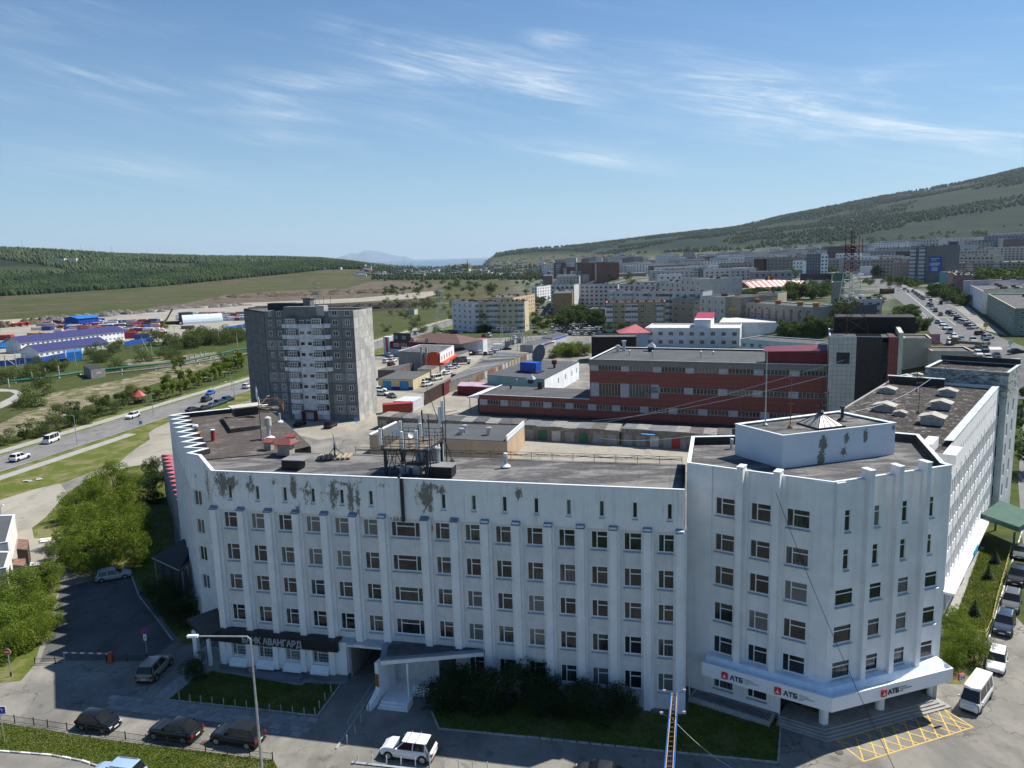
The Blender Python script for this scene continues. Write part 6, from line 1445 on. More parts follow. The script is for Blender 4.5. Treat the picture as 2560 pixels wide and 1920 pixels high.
# ================================================================== LEFT VALLEY THINGS
BR=mat('violet_blue_roof',(.035,.036,.13),.5,.08,.4,stretch=(3,3,1))
def gable(label,pa,pb,dpt,he,hr,wcol,roofm,cat='barrack',name='barrack',wins=0,rows=1,wz=1.2):
 a,b=G(*pa),G(*pb);f=Frame(a,b);L=f.L;t=thing(name,label,cat,f.o,f.a);mb=MB()
 hs=[(L*(i+.5)/wins-.6,L*(i+.5)/wins+.6,wz+2.7*r_,wz+2.7*r_+1.1)for i in range(wins)for r_ in range(rows)]if wins else[]
 face(mb,0,0,0,L,0,he,hs,.12);mb.q((0,dpt,0),(0,0,0),(0,0,he),(0,dpt/2,hr),(0,dpt,he));mb.q((L,0,0),(L,dpt,0),(L,dpt,he),(L,dpt/2,hr),(L,0,he));mb.q((L,dpt,0),(0,dpt,0),(0,dpt,he),(L,dpt,he));mb.build('wall',wallm(wcol),t)
 for h in hs:window(t,h[0],0,h[2],0,h[1]-h[0],h[3]-h[2],'double',gm=GLASSF)
 q=MB()
 for y0,y1,z0,z1 in((-.5,dpt/2,he-.1,hr+.12),(dpt+.5,dpt/2,he-.1,hr+.12)):q.q((-.6,y0,z0),(L+.6,y0,z0),(L+.6,y1,z1),(-.6,y1,z1));q.q((-.6,y0,z0-.15),(L+.6,y0,z0-.15),(L+.6,y0,z0),(-.6,y0,z0))
 q.build('roof',roofm,t);return t,f
gable('long white two-storey barrack with a violet-blue gabled roof',(54,883),(312,850),12,5.6,8.3,(.72,.73,.74),BR,wins=23,rows=2,wz=.9)
gable('lower white shed with a violet-blue roof in front of the long barrack',(98,897),(271,873),13,3.6,6.3,(.70,.71,.72),BR,wins=13)
FB=mat('blue_fence_sheet',(.015,.075,.33),.6,.12,1,stretch=(5,5,.2));TB=mat('bright_blue_sheet',(.02,.15,.48),.5,.1)
t,f=gar('blue metal cabin at the yard fence corner',[(165,882),(203,878),(204,872),(166,876)],4,TB,TB,'cabin','cabin')
def fence(label,pts,h=2.6,m=FB,step=2.5):
 P_=[G(*p)for p in pts];t=thing('fence',label,'fence',P_[0],0);me_={}
 n=0
 for a,b in zip(P_,P_[1:]):
  L=(b-a).length;k=max(1,int(L/step));an=math.atan2(b.y-a.y,b.x-a.x)
  for i in range(k):
   p=a.lerp(b,i/k)-P_[0];w_=round(L/k,1)
   if w_ not in me_:me_[w_]=MB().box(.03,w_-.03,0,.06,.05,h).box(0,.1,-.03,.1,0,h+.1).mesh('fence_panel',m)
   ob('fence_panel',me_[w_],t,p,an)
fence('blue sheet fence in front of the violet roofed barracks',[(-20,918),(100,908),(165,895)]);fence('blue sheet fence right of the barracks',[(312,866),(345,860),(386,852)]);fence('light blue fence behind the arched hangar',[(560,828),(600,822),(622,818)],m=TB)
bs_,f=gable('blue steel hangar on the far side of the storage yard',(198,817),(248,812),16,6,7.5,(.01,.06,.32),TB,'hangar','hangar')
# arched hangar
a,b=G(458,812),G(558,806);f=Frame(a,b);t=thing('arched_hangar','white ribbed arched hangar with a blue end wall','hangar',f.o,f.a);q=MB();nseg=12;Wd=14;Hh=6.5
RIB=mat('ribbed_white_metal',(.62,.70,.74),.5,.1,.5,stretch=(4,1,1))
arc=[(Wd/2-Wd/2*math.cos(math.pi*k/nseg),Hh*math.sin(math.pi*k/nseg))for k in range(nseg+1)]
for i in range(24):
 x0,x1=f.L*i/24,f.L*(i+.86)/24
 for(y0,z0_),(y1,z1_)in zip(arc,arc[1:]):q.q((x0,y0,z0_),(x1,y0,z0_),(x1,y1,z1_),(x0,y1,z1_));q.q((x1,y0,z0_),(f.L*(i+1)/24,y0*.985+.1,z0_*.97),(f.L*(i+1)/24,y1*.985+.1,z1_*.97),(x1,y1,z1_))
q.build('roof',RIB,t);q=MB();q.q(*[(f.L-.1,y,z)for y,z in arc]);q.q(*[(.1,y,z)for y,z in arc]);q.build('end_wall',TB,t)
B('low dark office house behind the arched hangar',(456,806),(484,804),782,8,1,0,(.06,.065,.08),chims=0,cat='house',name='house')
# yard contents
for k,(u,v,L_,W2,h,c,l)in enumerate(((116,796+12,16,3,2.8,(.42,.07,.03),'long orange tank trailer behind the yard road'),(44,817,8,3,3.2,(.40,.06,.03),'orange truck, first of the pair at the heap'),(60,815,8,3,3.2,(.40,.06,.03),'orange truck, second of the pair at the heap'),(137,824,12,3,3.4,(.45,.09,.03),'orange truck with a dark load in mid yard'),(203,825,10,3,3.4,(.50,.08,.02),'orange dump truck before the blue hangar'),(232,828,11,3,3.3,(.45,.09,.04),'orange red dump truck right of the blue hangar'),(245,830,9,3,3,(.40,.12,.08),'faded orange truck behind the long barrack roof'),(265,822,10,2.6,3.2,(.65,.65,.66),'white bus parked left in the storage yard'),(292,820,12,2.6,3.2,(.7,.7,.7),'white bus parked right in the storage yard'),(118,826,6,3,2.6,(.02,.06,.28),'dark blue container in mid yard'),(178,824,5,3,2.8,(.6,.55,.42),'cream container in mid yard'),(167,822,3,2.5,2.6,(.02,.08,.35),'small blue container in mid yard'),(325,846,9,3,3.4,(.25,.01,.03),'crimson container right of the barracks'),(356,849,8,3,3.2,(.02,.06,.25),'blue container right of the barracks'),(318,832,10,2.5,1.2,(.4,.3,.03),'rusty pipes with yellow ends, left stack'),(370,838,22,3,2.2,(.50,.33,.02),'long yellow trailer loaded with pipes'),(30,816,3,3,3,(.6,.5,.2),'yellow box beside the orange trucks'),(145,842,9,3,3.2,(.5,.5,.5),'white crane truck in the left yard'),(160,838,6,3,3.0,(.35,.02,.03),'red cab truck in the left yard'),(90,842,9,3,3,(.45,.25,.05),'orange excavator truck in the left yard'),(6,850,12,5,3,(.4,.05,.03),'red machine at the left edge of the yard'),(470,822,8,3,2.5,(.20,.15,.10),'brown log stack before the arched hangar'),(400,812,26,6,2.6,(.02,.02,.025),'long black pipe pallet in the storage yard'))):
 p=G(u,v);t=thing('truck' if 'truck' in l or 'bus' in l or 'trailer' in l else 'container' if 'container' in l else 'stored_goods',l,'truck' if 'truck' in l else 'bus' if 'bus' in l else 'container' if 'container' in l else 'stored goods',p,.15)
 cm_=mat('yard_%d'%k,c,.6,.15,1)
 if 'truck' in l or 'trailer' in l:
  MB().prism([(-L_/2,-W2/2),(L_*.22,-W2/2),(L_*.22,W2/2),(-L_/2,W2/2)],1.0,[h*.95,h*.8,h*.8,h*.95]).build('bed',cm_,t);MB().prism([(L_*.27,-W2/2),(L_/2,-W2/2),(L_/2,W2/2),(L_*.27,W2/2)],.9,[h,h*.85,h*.85,h]).build('cab',cm_,t);MB().box(L_*.3,L_/2+.03,-W2/2-.03,W2/2+.03,h*.55,h*.8).build('cab_window',BLACKP,t)
  w_=MB();[w_.tube([(x*L_,-W2/2-.02,.55),(x*L_,-W2/2+.4,.55)],.55,8)for x in(-.38,-.2,.36)];w_.build('wheels',BLACKP,t,kind='stuff')
 elif 'bus' in l:MB().box(-L_/2,L_/2,-W2/2,W2/2,.5,h).build('body',cm_,t);MB().box(-L_/2-.03,L_/2+.03,-W2/2-.03,W2/2+.03,h*.5,h*.8).build('window_band',BLACKP,t);w_=MB();[w_.tube([(x*L_,-W2/2-.04,.5),(x*L_,-W2/2+.4,.5)],.5,8)for x in(-.32,.34)];w_.build('wheels',BLACKP,t,kind='stuff')
 elif 'pipe' in l or 'log' in l:
  q=MB();n_=int(W2/.6)
  for i in range(n_):
   for j in range(int(h/.6)):q.tube([(-L_/2+rnd.uniform(-.5,.5),-W2/2+.6*i+.3,.3+j*.55),(L_/2,-W2/2+.6*i+.3,.3+j*.55)],.27,6)
  q.build('pipes',cm_ if 'black' in l or 'log' in l else RUST,t,kind='stuff')
 else:MB().box(-L_/2,L_/2,-W2/2,W2/2,.1,h).build('body',cm_,t);MB().box(-L_/2-.05,L_/2+.05,-W2/2-.05,W2/2+.05,h,h+.12).build('top',cm_,t)
yc=[(.6,.6,.6),(.02,.02,.03),(.05,.1,.3),(.3,.3,.32),(.55,.55,.58),(.3,.03,.03)];cm3=[mat('far_yard_%d'%i,c,.6)for i,c in enumerate(yc)]
rr=random.Random(5)
for m_i,cm_ in enumerate(cm3):
 q=MB()
 for i in range(60):
  p=G(rr.uniform(255,620),rr.uniform(790,812)-0);p=G(rr.uniform(90,405),rr.uniform(802,832))if i%2 else G(rr.uniform(450,620),rr.uniform(790,806)-4)
  l_=rr.uniform(2.2,5);q.box(p.x-l_,p.x+l_,p.y-1,p.y+1,.3,rr.uniform(1.5,2.6))
 o=q.build('stored_vehicles',cm_,kind='stuff');o['label']='crowded %s vehicles and gear in the far yard'%('white','black','blue','grey','silver','red')[m_i];o['category']='stored vehicles'
# tarpaulin heap, crane boom
mb=MB();b0=G(40,868);rr=random.Random(9)
for i in range(9):
 for j in range(6):x,y=-13+26*i/8,-6+12*j/5;mb.v.append((x,y,max(0,6.5*math.exp(-(x/9)**2-(y/4.5)**2)+rr.uniform(-.6,.6)-.3)))
for i in range(8):
 for j in range(5):mb.f.append((i*6+j,(i+1)*6+j,(i+1)*6+j+1,i*6+j+1));mb.m.append(0 if i<4 else 1)
t=thing('tarpaulin_heap','heap under a blue and a silver tarpaulin behind the barracks','covered heap',b0,.1,me=mb.mesh('tarpaulin_heap',[mat('blue_tarpaulin',(.02,.20,.50),.5,.3,.5),mat('silver_tarpaulin',(.45,.47,.5),.4,.3,.5)]))
p=G(404,822);t=thing('mobile_crane','mobile crane with a raised dark boom and a lime green middle section','crane',p,.1);top=(ray(430,772)*(p.y/ray(430,772).y));top=Vector((top.x-p.x,0,CAMH+top.z));mid=top*.5
MB().tube([(0,0,2),tuple(mid)],.75,6).build('lower_boom',mat('lime_green',(.16,.30,.03),.5),t);MB().tube([tuple(mid),tuple(top)],.5,6).build('upper_boom',DMETAL,t);MB().box(-5,5,-1.5,1.5,.6,2.4).build('body',mat('lime_green',(.16,.30,.03)),t)
# brick hut
t,f=gar('grey brick hut with a dark pitched roof and graffiti beside the green pipeline',[(226,924),(262,919),(246,912),(208,914)],3.7,(.24,.24,.23),mat('dark_felt_roof',(.05,.055,.065),.9),'hut','hut')
mb=MB()
for r_ in range(9):
 for c_ in range(12):x0,x1=f.L*c_/12+.03,f.L*(c_+1)/12-.03;mb.box(x0,x1,-.06,-.005,r_*.38+.03,(r_+1)*.38-.03)
mb.build('block_courses',mat('hut_block',(.27,.27,.26),.95,.25,1.5),t,kind='stuff');lettering(t,'UMC',1.0,(f.L*.35,-.07,1.7),0,mat('graffiti_white',(.5,.52,.56),.8),.005,name='graffiti',bold=.03)
# pipeline on supports
pm=mat('green_pipe',(.02,.13,.10),.5,.12,1);gp_=mat('grey_pipe',(.16,.16,.15),.8,.2,1)
pp_=[(-20,963),(100,952),(195,938),(206,936)];pq=[(262,931),(430,914),(475,907),(600,880),(640,876)]
for l,pts_,mm,zz,rr2 in(('green insulated heating pipe on low supports, left of the brick hut',pp_,pm,1.0,.45),('green insulated heating pipe on low supports, right of the brick hut',pq,pm,1.3,.45),('grey heating pipe below the green one, right of the brick hut',[(262,941),(430,922),(600,893),(640,885)],gp_,1.0,.4)):
 P_=[G(*p)for p in pts_];t=thing('pipeline',l,'pipeline',P_[0],0);MB().tube([p-P_[0]+Vector((0,0,zz))for p in P_],rr2,8).build('pipe',mm,t,smooth=True)
 for a,b in zip(P_,P_[1:]):
  k=max(1,int((b-a).length/9))
  for i in range(k):p=a.lerp(b,(i+.5)/k)-P_[0];MB().box(p.x-.3,p.x+.3,p.y-.8,p.y+.8,0,zz-rr2).build('support',CONC,t)
for i,(u,v,h)in enumerate(((22,968,3.2),(80,947,3.6),(115,943,3.6),(148,941,4.2),(10,955,2),(475,902,2.6),(488,899,2.8),(502,896,3),(513,893,2.6),(465,905,2.4))):thing('concrete_post','bare concrete post standing beside the green pipeline','post',G(u,v),0,'concrete posts by the pipeline',me=MB().box(-.2,.2,-.2,.2,0,h).mesh('concrete_post',CONC))
# small white utility house and gas pipes near pylon
B('small white utility hut in the grass left of the white pylon',(1013,787),(1036,787),774,6,1,0,(.42,.42,.40),chims=0,cat='hut',name='hut')
# gazebo
p=G(350,1008);t=thing('gazebo','dark gazebo with a red pointed roof beside the roadside path','gazebo',p,.3);q=MB();n=6;q2=MB()
for k in range(n):a0,a1=2*math.pi*k/n,2*math.pi*(k+1)/n;q.q((2.2*math.cos(a0),2.2*math.sin(a0),2.4),(2.2*math.cos(a1),2.2*math.sin(a1),2.4),(0,0,4.3));q2.tube([(1.7*math.cos(a0),1.7*math.sin(a0),0),(1.7*math.cos(a0),1.7*math.sin(a0),2.45)],.09,5);q2.q((1.7*math.cos(a0),1.7*math.sin(a0),.1),(1.7*math.cos(a1),1.7*math.sin(a1),.1),(1.7*math.cos(a1),1.7*math.sin(a1),.9),(1.7*math.cos(a0),1.7*math.sin(a0),.9))
q.build('roof',mat('faded_red_metal',(.42,.06,.06),.5),t);q2.build('frame',DMETAL,t)
# poles
POLE=mat('concrete_pole',(.40,.39,.37),.9,.1)
def pole(u,v,vt,strut=0,arm=True,k=0,label=None):
 p=G(u,v);h=CAMH+ray(u,vt).z/ray(u,vt).y*p.y
 t=thing('utility_pole',label,'utility pole',p,0,'concrete utility poles in the left valley');MB().tube([(0,0,0),(0,0,h)],.19,6,r1=.12).build('post',POLE,t)
 if arm:MB().tube([(-1,0,h-.4),(1,0,h-.4)],.06,4).tube([(-.9,0,h-.3),(-.9,0,h)],.05,4).tube([(.9,0,h-.3),(.9,0,h)],.05,4).build('cross_arm',DMETAL,t)
 if strut:MB().tube([(strut,.4,0),(0,0,h*.82)],.14,5).build('strut',POLE,t)
for i,(u,v,vt,s_)in enumerate(((41,917,876,0),(65,924,882,0),(14,918,888,5),(190,913,870,0),(92,890,860,0),(380,888,855,-3),(357,880,838,2.5),(421,868,845,0),(548,858,822,-4.5),(594,868,832,0),(428,860,828,0),(220,862,846,0),(135,885,857,5),(572,850,820,0),(437,840,815,0))):pole(u,v,vt,s_,label='concrete pole with a leaning strut in the left valley' if s_ else 'plain concrete pole with a short cross arm in the left valley')
def lamp(label,u,v,vt,arm,side=1,m=None,head=.6,group='street lamps along the left road',th=.11):
 p=G(u,v);h=CAMH+ray(u,vt).z/ray(u,vt).y*p.y;m=m or METAL;t=thing('street_lamp',label,'street lamp',p,0,group)
 MB().tube([(0,0,0),(0,0,h-.25)],th,7,r1=th*.6).build('pole',m,t,smooth=True);MB().tube([(0,0,h-.25),(side*.25,0,h),(side*arm,.05,h+.12)],th*.5,6).build('arm',m,t,smooth=True);MB().prism([(side*arm,-.16),(side*(arm+head),-.16),(side*(arm+head),.16),(side*arm,.16)],h+.06,h+.24).build('lamp_head',LMETAL,t)
for u,v,vt,l in((193,1110,1038,'grey lamp with a short arm, first one from the left along the road'),(384,1040,988,'grey lamp with an arm over the pavement by the gazebo'),(535,995,944,'grey lamp behind the blue car on the road'),(580,975,930,'grey lamp nearest the panel tower on the road'),(588,1010,955,'thin grey lamp in front of the parked dark cars'),(945,880,842,'grey lamp behind the dark red shop')):lamp(l,u,v,vt,2,-1)
lp=G(657,1945);hh_=CAMH+ray(611,1590).z/ray(611,1590).y*lp.y
lamp('tall grey lamp with a long arm in front of the white wing',657,1945,1590,4.2,-1,head=.85,group='lamps in front of the wing',th=.12)
lamp('slim white lamp beside the kiosk at the left edge',3,1288,1265,.4,1,head=.3,group='lamps in front of the wing')
# transmission pylons
def pylon(label,u,v,vt,w0,m=METAL,group='lattice pylons',arms=3,th=.09):
 p=GT(u,v);h=CAMH+ray(u,vt).z/ray(u,vt).y*p.y-p.z;t=thing('pylon',label,'pylon',p,.3,group);mb=MB();c4_=[(-1,-1),(1,-1),(1,1),(-1,1)];n=7
 W=lambda z:w0*(1-z/h)**1.15+.25
 zs=[h*(1-(1-i/n)**1.25)for i in range(n+1)]
 for k in range(n):
  a,b=W(zs[k]),W(zs[k+1])
  for i in range(4):q,s_=c4_[i],c4_[(i+1)%4];mb.bar((q[0]*a,q[1]*a,zs[k]),(q[0]*b,q[1]*b,zs[k+1]),th);mb.bar((q[0]*a,q[1]*a,zs[k]),(s_[0]*b,s_[1]*b,zs[k+1]),th*.6);mb.bar((s_[0]*a,s_[1]*a,zs[k]),(q[0]*b,q[1]*b,zs[k+1]),th*.6)
 mb.build('lattice',m,t)
 for k in range(arms):z=h*(.62+.13*k);L_=w0*(1.5-.25*k);MB().bar((-L_,0,z),(0,0,z+.6),th).bar((L_,0,z),(0,0,z+.6),th).bar((-L_,0,z),(L_,0,z),th).build('cross_arm',m,t)
pylon('white lattice pylon beside the road behind the red shop',1103,834,714,3.2,mat('pale_galvanised',(.5,.52,.54),.5));pylon('grey lattice pylon seen above the panel tower roof',793,775,700,3.2)
for u,v,vt,l in((1266,703,676,'dark pylon on the marsh, nearest to the cream blocks'),(1327,698,655,'dark pylon left of the brick towers, taller one'),(1353,700,668,'dark pylon left of the brick towers, shorter one')):pylon(l,u,v,vt,3.5,DMETAL,th=.22)
for u,v,vt,l in((56,619,597,'thin mast on the left ridge, first from the left'),(203,629,611,'thin mast on the left ridge, second from the left'),(280,634,613,'thin mast on the left ridge, third from the left'),(1010,664,645,'thin red and white chimney near the sea'),(1028,672,655,'thin dark chimney near the sea'),(1169,680,648,'thin mast below the headland')):pylon(l,u,v,vt,1.6,DMETAL,'thin masts far away',0,.35)
# ================================================================== ROOFTOP THINGS ON THE WING
RZ=HW-.62
def rt_(u,v,z=RZ):return G(u,v,z)
t=thing('vent_box','brick vent box with a red hipped roof, largest of the three on the wing roof','vent',rt_(716,1136),fr.a);MB().box(-.75,.75,-.6,.6,0,1.2).box(-.85,.85,-.7,.7,1.2,1.3).build('body',mat('beige_brick',(.33,.29,.24),.9,.2,2),t);RT=mat('dusty_red_metal',(.20,.06,.05),.7,.15)
MB().prism([(-1.15,-1),(1.15,-1),(1.15,1),(-1.15,1)],1.3,1.36).q((-1.15,-1,1.36),(1.15,-1,1.36),(.6,0,1.9),(-.6,0,1.9)).q((1.15,1,1.36),(-1.15,1,1.36),(-.6,0,1.9),(.6,0,1.9)).q((1.15,-1,1.36),(1.15,1,1.36),(.6,0,1.9)).q((-1.15,1,1.36),(-1.15,-1,1.36),(-.6,0,1.9)).build('roof',RT,t)
for u,v,l,s_ in((673,1124,'small brick vent with a red gable roof left of the largest one',.75),(728,1109,'small brick vent with a red flat roof behind the largest one',.7)):
 t=thing('vent_box',l,'vent',rt_(u,v),fr.a);MB().box(-.6*s_,.6*s_,-.5*s_,.5*s_,0,1.25*s_).build('body',mat('beige_brick',(.33,.29,.24)),t);MB().prism([(-.8*s_,-.7*s_),(.8*s_,-.7*s_),(.8*s_,.7*s_),(-.8*s_,.7*s_)],1.25*s_,[1.3*s_,1.3*s_,1.75*s_,1.75*s_]).build('roof',RT,t)
t=thing('duct_box','black box of ducting with a grey lid on the wing roof','duct',rt_(733,1170),fr.a);MB().box(-1,1,-.6,.8,0,.95).build('body',BLACKP,t);MB().box(-1.05,1.6,-.65,1.2,.95,1.02).build('lid',mat('grey_felt_lid',(.2,.2,.2),.9),t)
t=thing('duct_box','black box next to the antenna frame on the wing roof','duct',rt_(1101,1188),fr.a);MB().box(-1.4,1.4,-.7,.9,0,1).build('body',BLACKP,t);MB().box(-1.45,1.5,-.75,1.2,1.0,1.07).build('lid',mat('grey_felt_lid',(.2,.2,.2)),t);MB().lathe(-.5,.9,[(.28,1),(.28,2.4),(.35,2.4),(.35,2.6),(0,2.7)],8).build('pipe',METAL,t)
def pipe_(label,u,v,vt,r,m,cap=None,base=None,z=RZ,cat='vent pipe'):
 p=rt_(u,v,z);h=CAMH+ray(u,vt).z/ray(u,vt).y*p.y-z;t=thing('vent_pipe',label,cat,p,0);MB().lathe(0,0,[(r*1.3,0),(r,.15),(r,h)],12).build('pipe',m,t,smooth=True)
 if cap:MB().lathe(0,0,[(r,h-.05),(r*cap[0],h),(r*cap[0],h+cap[1]),(r*.4,h+cap[1]*1.2)],12).build('cap',cap[2],t,smooth=True)
 if base:MB().lathe(0,0,[(r*3,0),(r*3,.1),(r*1.5,.3)],12).build('base',base,t)
pipe_('red painted vent pipe on the left roof',534,1102,1075,.27,mat('dull_red_pipe',(.25,.03,.025),.6),(1,.06,LMETAL));pipe_('short grey vent pipe with a cone cap near the saw-tooth edge',490,1083,1067,.22,METAL,(1.6,.25,LMETAL));pipe_('small orange cowl near the saw-tooth edge',497,1090,1083,.25,mat('orange_vent',(.42,.15,.04)),(1.3,.2,mat('orange_vent',(.42,.15,.04))))
pipe_('tall pipe with a cylindrical white cowl on the left roof',673,1096,1064,.24,METAL,(1.75,1.0,mat('dirty_white_metal',(.5,.48,.42),.6)),LMETAL);pipe_('thin pipe with a round white base by the inner roof corner',700,1056,1033,.15,METAL,None,LMETAL);pipe_('slim steel vent pipe in the middle of the wing roof',1264.5,1167,1140,.17,METAL,(1.2,.3,LMETAL),LMETAL);pipe_('grey vent pipe with a cap left of the rooftop box',1829,1122,1103,.15,METAL,(1.3,.25,METAL),None,22.1);pipe_('dark vent pipe with a base on the right of the rooftop box',2105,1052,1020,.16,DMETAL,(1.4,.2,DMETAL),DMETAL,25.05)
# raised roof deck
P=[rt_(u,v)for u,v in((556,1052),(577,1083),(651,1073),(648,1054))];f=Frame(P[1],P[2],RZ);L4_=[f.loc(p)for p in P];t=thing('roof_deck','raised felted deck with a small hut on the left roof','roof deck',f.o,f.a);MB().prism([L4_[1],L4_[2],(L4_[2][0]+.6,5.2),(L4_[0][0],L4_[0][1])],0,.55).build('deck',FELTB,t)
p=f.loc(rt_(590,1050));MB().box(p[0]-.2,p[0]+3.0,p[1]-.5,p[1]+1.3,.5,1.7).build('hut',BLACKP,t);MB().box(p[0]-.6,p[0]+3.5,p[1]-.9,p[1]+1.7,1.7,1.85).build('hut_roof',mat('pale_concrete_slab',(.45,.43,.36),.9,.15,1.5),t)
# wooden boards heap and brown rail at the back corner
t=thing('plank_pile','pile of weathered planks at the back corner of the left roof','planks',rt_(632,1028),0);rr=random.Random(2)
for k in range(14):a=rr.uniform(-.4,.4);x,y=rr.uniform(-2.6,2.6),rr.uniform(-1.6,1.2);o=MB().box(-1.6,1.6,-.09,.09,0,.05).build('plank',WOOD,t);o.location=(x,y,.06+.05*k);o.rotation_euler=(rr.uniform(-.05,.05),rr.uniform(-.1,.1),a)
t=thing('roof_railing','rusty brown railing at the back corner of the left roof','railing',rt_(655,1022),0);q=MB()
for a,b in zip([(-3,1.2),(1.5,3.4),(3.4,-.5),(4.2,-3.5)],[(1.5,3.4),(3.4,-.5),(4.2,-3.5),(4.2,-3.6)]):
 for z in(.5,1.0):q.tube([(a[0],a[1],z),(b[0],b[1],z)],.035,4)
 for k in range(4):x,y=a[0]+(b[0]-a[0])*k/4,a[1]+(b[1]-a[1])*k/4;q.tube([(x,y,0),(x,y,1.0)],.03,4)
q.build('rails',RUST,t)
def satdish(label,u,v,vt,r,z=RZ,rz_=0.0,tilt=78,white=True,pallet=False):
 p=rt_(u,v,z);h=CAMH+ray(u,vt).z/ray(u,vt).y*p.y-z;t=thing('satellite_dish',label,'satellite dish',p,0);o=dish(r,.17*r,20,4).build('reflector',LMETAL if white else METAL,t,smooth=True);o.location=(0,0,h-r);o.rotation_euler=(R(tilt),0,rz_)
 MB().tube([(0,.1,0),(0,.1,h-r)],.09,6).tube([(-.9,.9,0),(0,.1,(h-r)*.7)],.05,5).tube([(.9,.9,0),(0,.1,(h-r)*.7)],.05,5).build('mount',DMETAL,t);d_=Matrix.Rotation(rz_,3,'Z')@Matrix.Rotation(R(tilt),3,'X')@Vector((0,0,1));MB().tube([Vector((0,0,h-r))-d_*0+Vector((0,0,-r*.8)),Vector((0,0,h-r))+d_*r*.9],.03,4).tube([Vector((0,0,h-r))+d_*r*.8,Vector((0,0,h-r))+d_*r*1.05],.09,6).build('feed',METAL,t)
 if pallet:[MB().box(-1.8+.55*k,-1.45+.55*k,-1,1,0,.2).build('ballast_block',WOOD,t)for k in range(7)]
satdish('white satellite dish on a pallet in the middle of the wing roof',837,1143,1082,1.2,rz_=R(106),pallet=True);satdish('large white satellite dish at the back corner of the left roof',643,1020,965,1.9,rz_=R(109),tilt=82)
def mast_(label,u,v,vt,r=.05,z=RZ,extra=(),m=DMETAL,lean=0):
 p=rt_(u,v,z);h=CAMH+ray(u,vt).z/ray(u,vt).y*p.y-z;t=thing('antenna_mast',label,'antenna mast',p,0);MB().tube([(0,0,0),(lean,0,h)],r,6,r1=r*.6).build('mast',m,t);q=MB().lathe(0,0,[(.25,0),(.25,.12),(.08,.3)],8);q.build('foot',m,t)
 if extra:q=MB();[q.tube([(x0*1.0,0,h*k),(x1,0,h*k+dz)],.03,4)for k,x0,x1,dz in extra];q.build('elements',m,t)
mast_('tall thin mast in front of the cowled pipe on the left roof',654,1101,965,.06);mast_('thin mast behind the slatted deck on the left roof',589,1020,950,.05,m=METAL);mast_('slanted thin mast right of the antenna frame',1131,1153,967,.055,extra=((.66,-.7,.7,.2),(.62,-.2,1.0,.3)),lean=-2.4)
mast_('tall pale mast at the left of the white rooftop box',1913,1064,873,.07,25.05,m=METAL);mast_('mast with a square foot beside the pyramid skylight',1975,1070,935,.05,25.05,m=RUST,extra=((.45,-.3,.3,0),));mast_('dark cross antenna behind the pyramid skylight',2069,1035,975,.06,25.05,extra=((.9,-.4,.5,0),(.75,-.3,.3,0)))
mast_('thin cross mast in the middle of the right wing roof',2296,1034,955,.05,HR-.45,extra=((.97,-.5,.5,0),));mast_('antenna mast with a cluster at the far end of the right wing roof',2291,982,930,.08,HR-.45,extra=((.95,-1.3,1.3,.2),(.8,-.8,1.2,-.3),(.6,-1,.6,.5)));mast_('cross antenna on the dark parapet of the end block',2362,935,905,.05,HE-.5,extra=((.95,-.5,.5,0),))
# railing with cables along the back edge
t=thing('roof_railing','low cable hung railing along the back edge of the wing roof','railing',fr.wld(0,10.8,RZ),fr.a);q=MB();q2=MB()
for k in range(17):x=11+k*2.25;q.tube([(x,0,0),(x,0,.8)],.03,5)
q.build('posts',RUST,t,kind='stuff')
for z,s_ in((.78,0),(.5,.05)):q2.tube([(11,0,z),(47,0,z)],.022,4)
for k in range(3):
 pts=[(11+i*1.125,.03*k,.78-.1*k-.2*abs(math.sin(i*math.pi/2+k))-rnd.uniform(0,.15))for i in range(33)];q2.tube(pts,.022,4)
q2.build('cables',DMETAL,t)
# antenna frame
px4=[fr.loc(rt_(u,v))for u,v in((966,1190),(1071,1193),(1105,1163),(1000,1155))]
t=thing('antenna_platform','black steel frame with a railed platform and mobile antennas on the wing roof','antenna frame',fr.wld(px4[0][0],px4[0][1],RZ),fr.a)
c=[(p[0]-px4[0][0],p[1]-px4[0][1])for p in px4];c=[(0,0),(c[1][0],0),(c[1][0],4.6),(0,4.6)];Wp=c[1][0];zp=2.75
for p in c:MB().box(p[0]-.13,p[0]+.13,p[1]-.13,p[1]+.13,0,zp).build('leg',DMETAL,t)
q=MB()
for i in range(4):
 a,b=Vector(c[i]),Vector(c[(i+1)%4])
 for k in range(2):u0,u1,um=a.lerp(b,k/2),a.lerp(b,(k+1)/2),a.lerp(b,(k+.5)/2);q.bar((u0.x,u0.y,.1),(um.x,um.y,zp),.06);q.bar((um.x,um.y,zp),(u1.x,u1.y,.1),.06);q.bar((u0.x,u0.y,zp*.5),(u1.x,u1.y,zp*.5),.04)
 q.bar((a.x,a.y,.2),(b.x,b.y,.2),.08)
q.build('bracing',DMETAL,t)
MB().box(-.3,Wp+.3,-.3,4.9,zp,zp+.12).build('platform_rim',DMETAL,t);MB().box(-.1,Wp+.1,-.1,4.7,zp+.125,zp+.16).build('platform_floor',mat('rusty_grating',(.15,.12,.09),.9,.3,2),t)
q=MB();cc=[(-.25,-.25),(Wp+.25,-.25),(Wp+.25,4.85),(-.25,4.85)]
for i in range(4):
 a,b=Vector(cc[i]),Vector(cc[(i+1)%4])
 for z in(.4,.75,1.15):q.tube([(a.x,a.y,zp+z),(b.x,b.y,zp+z)],.03,4)
 for k in range(5):u0=a.lerp(b,k/5);q.tube([(u0.x,u0.y,zp),(u0.x,u0.y,zp+1.15)],.03,4)
q.build('railing',DMETAL,t)
WA=mat('antenna_white',(.72,.72,.70),.5,.05)
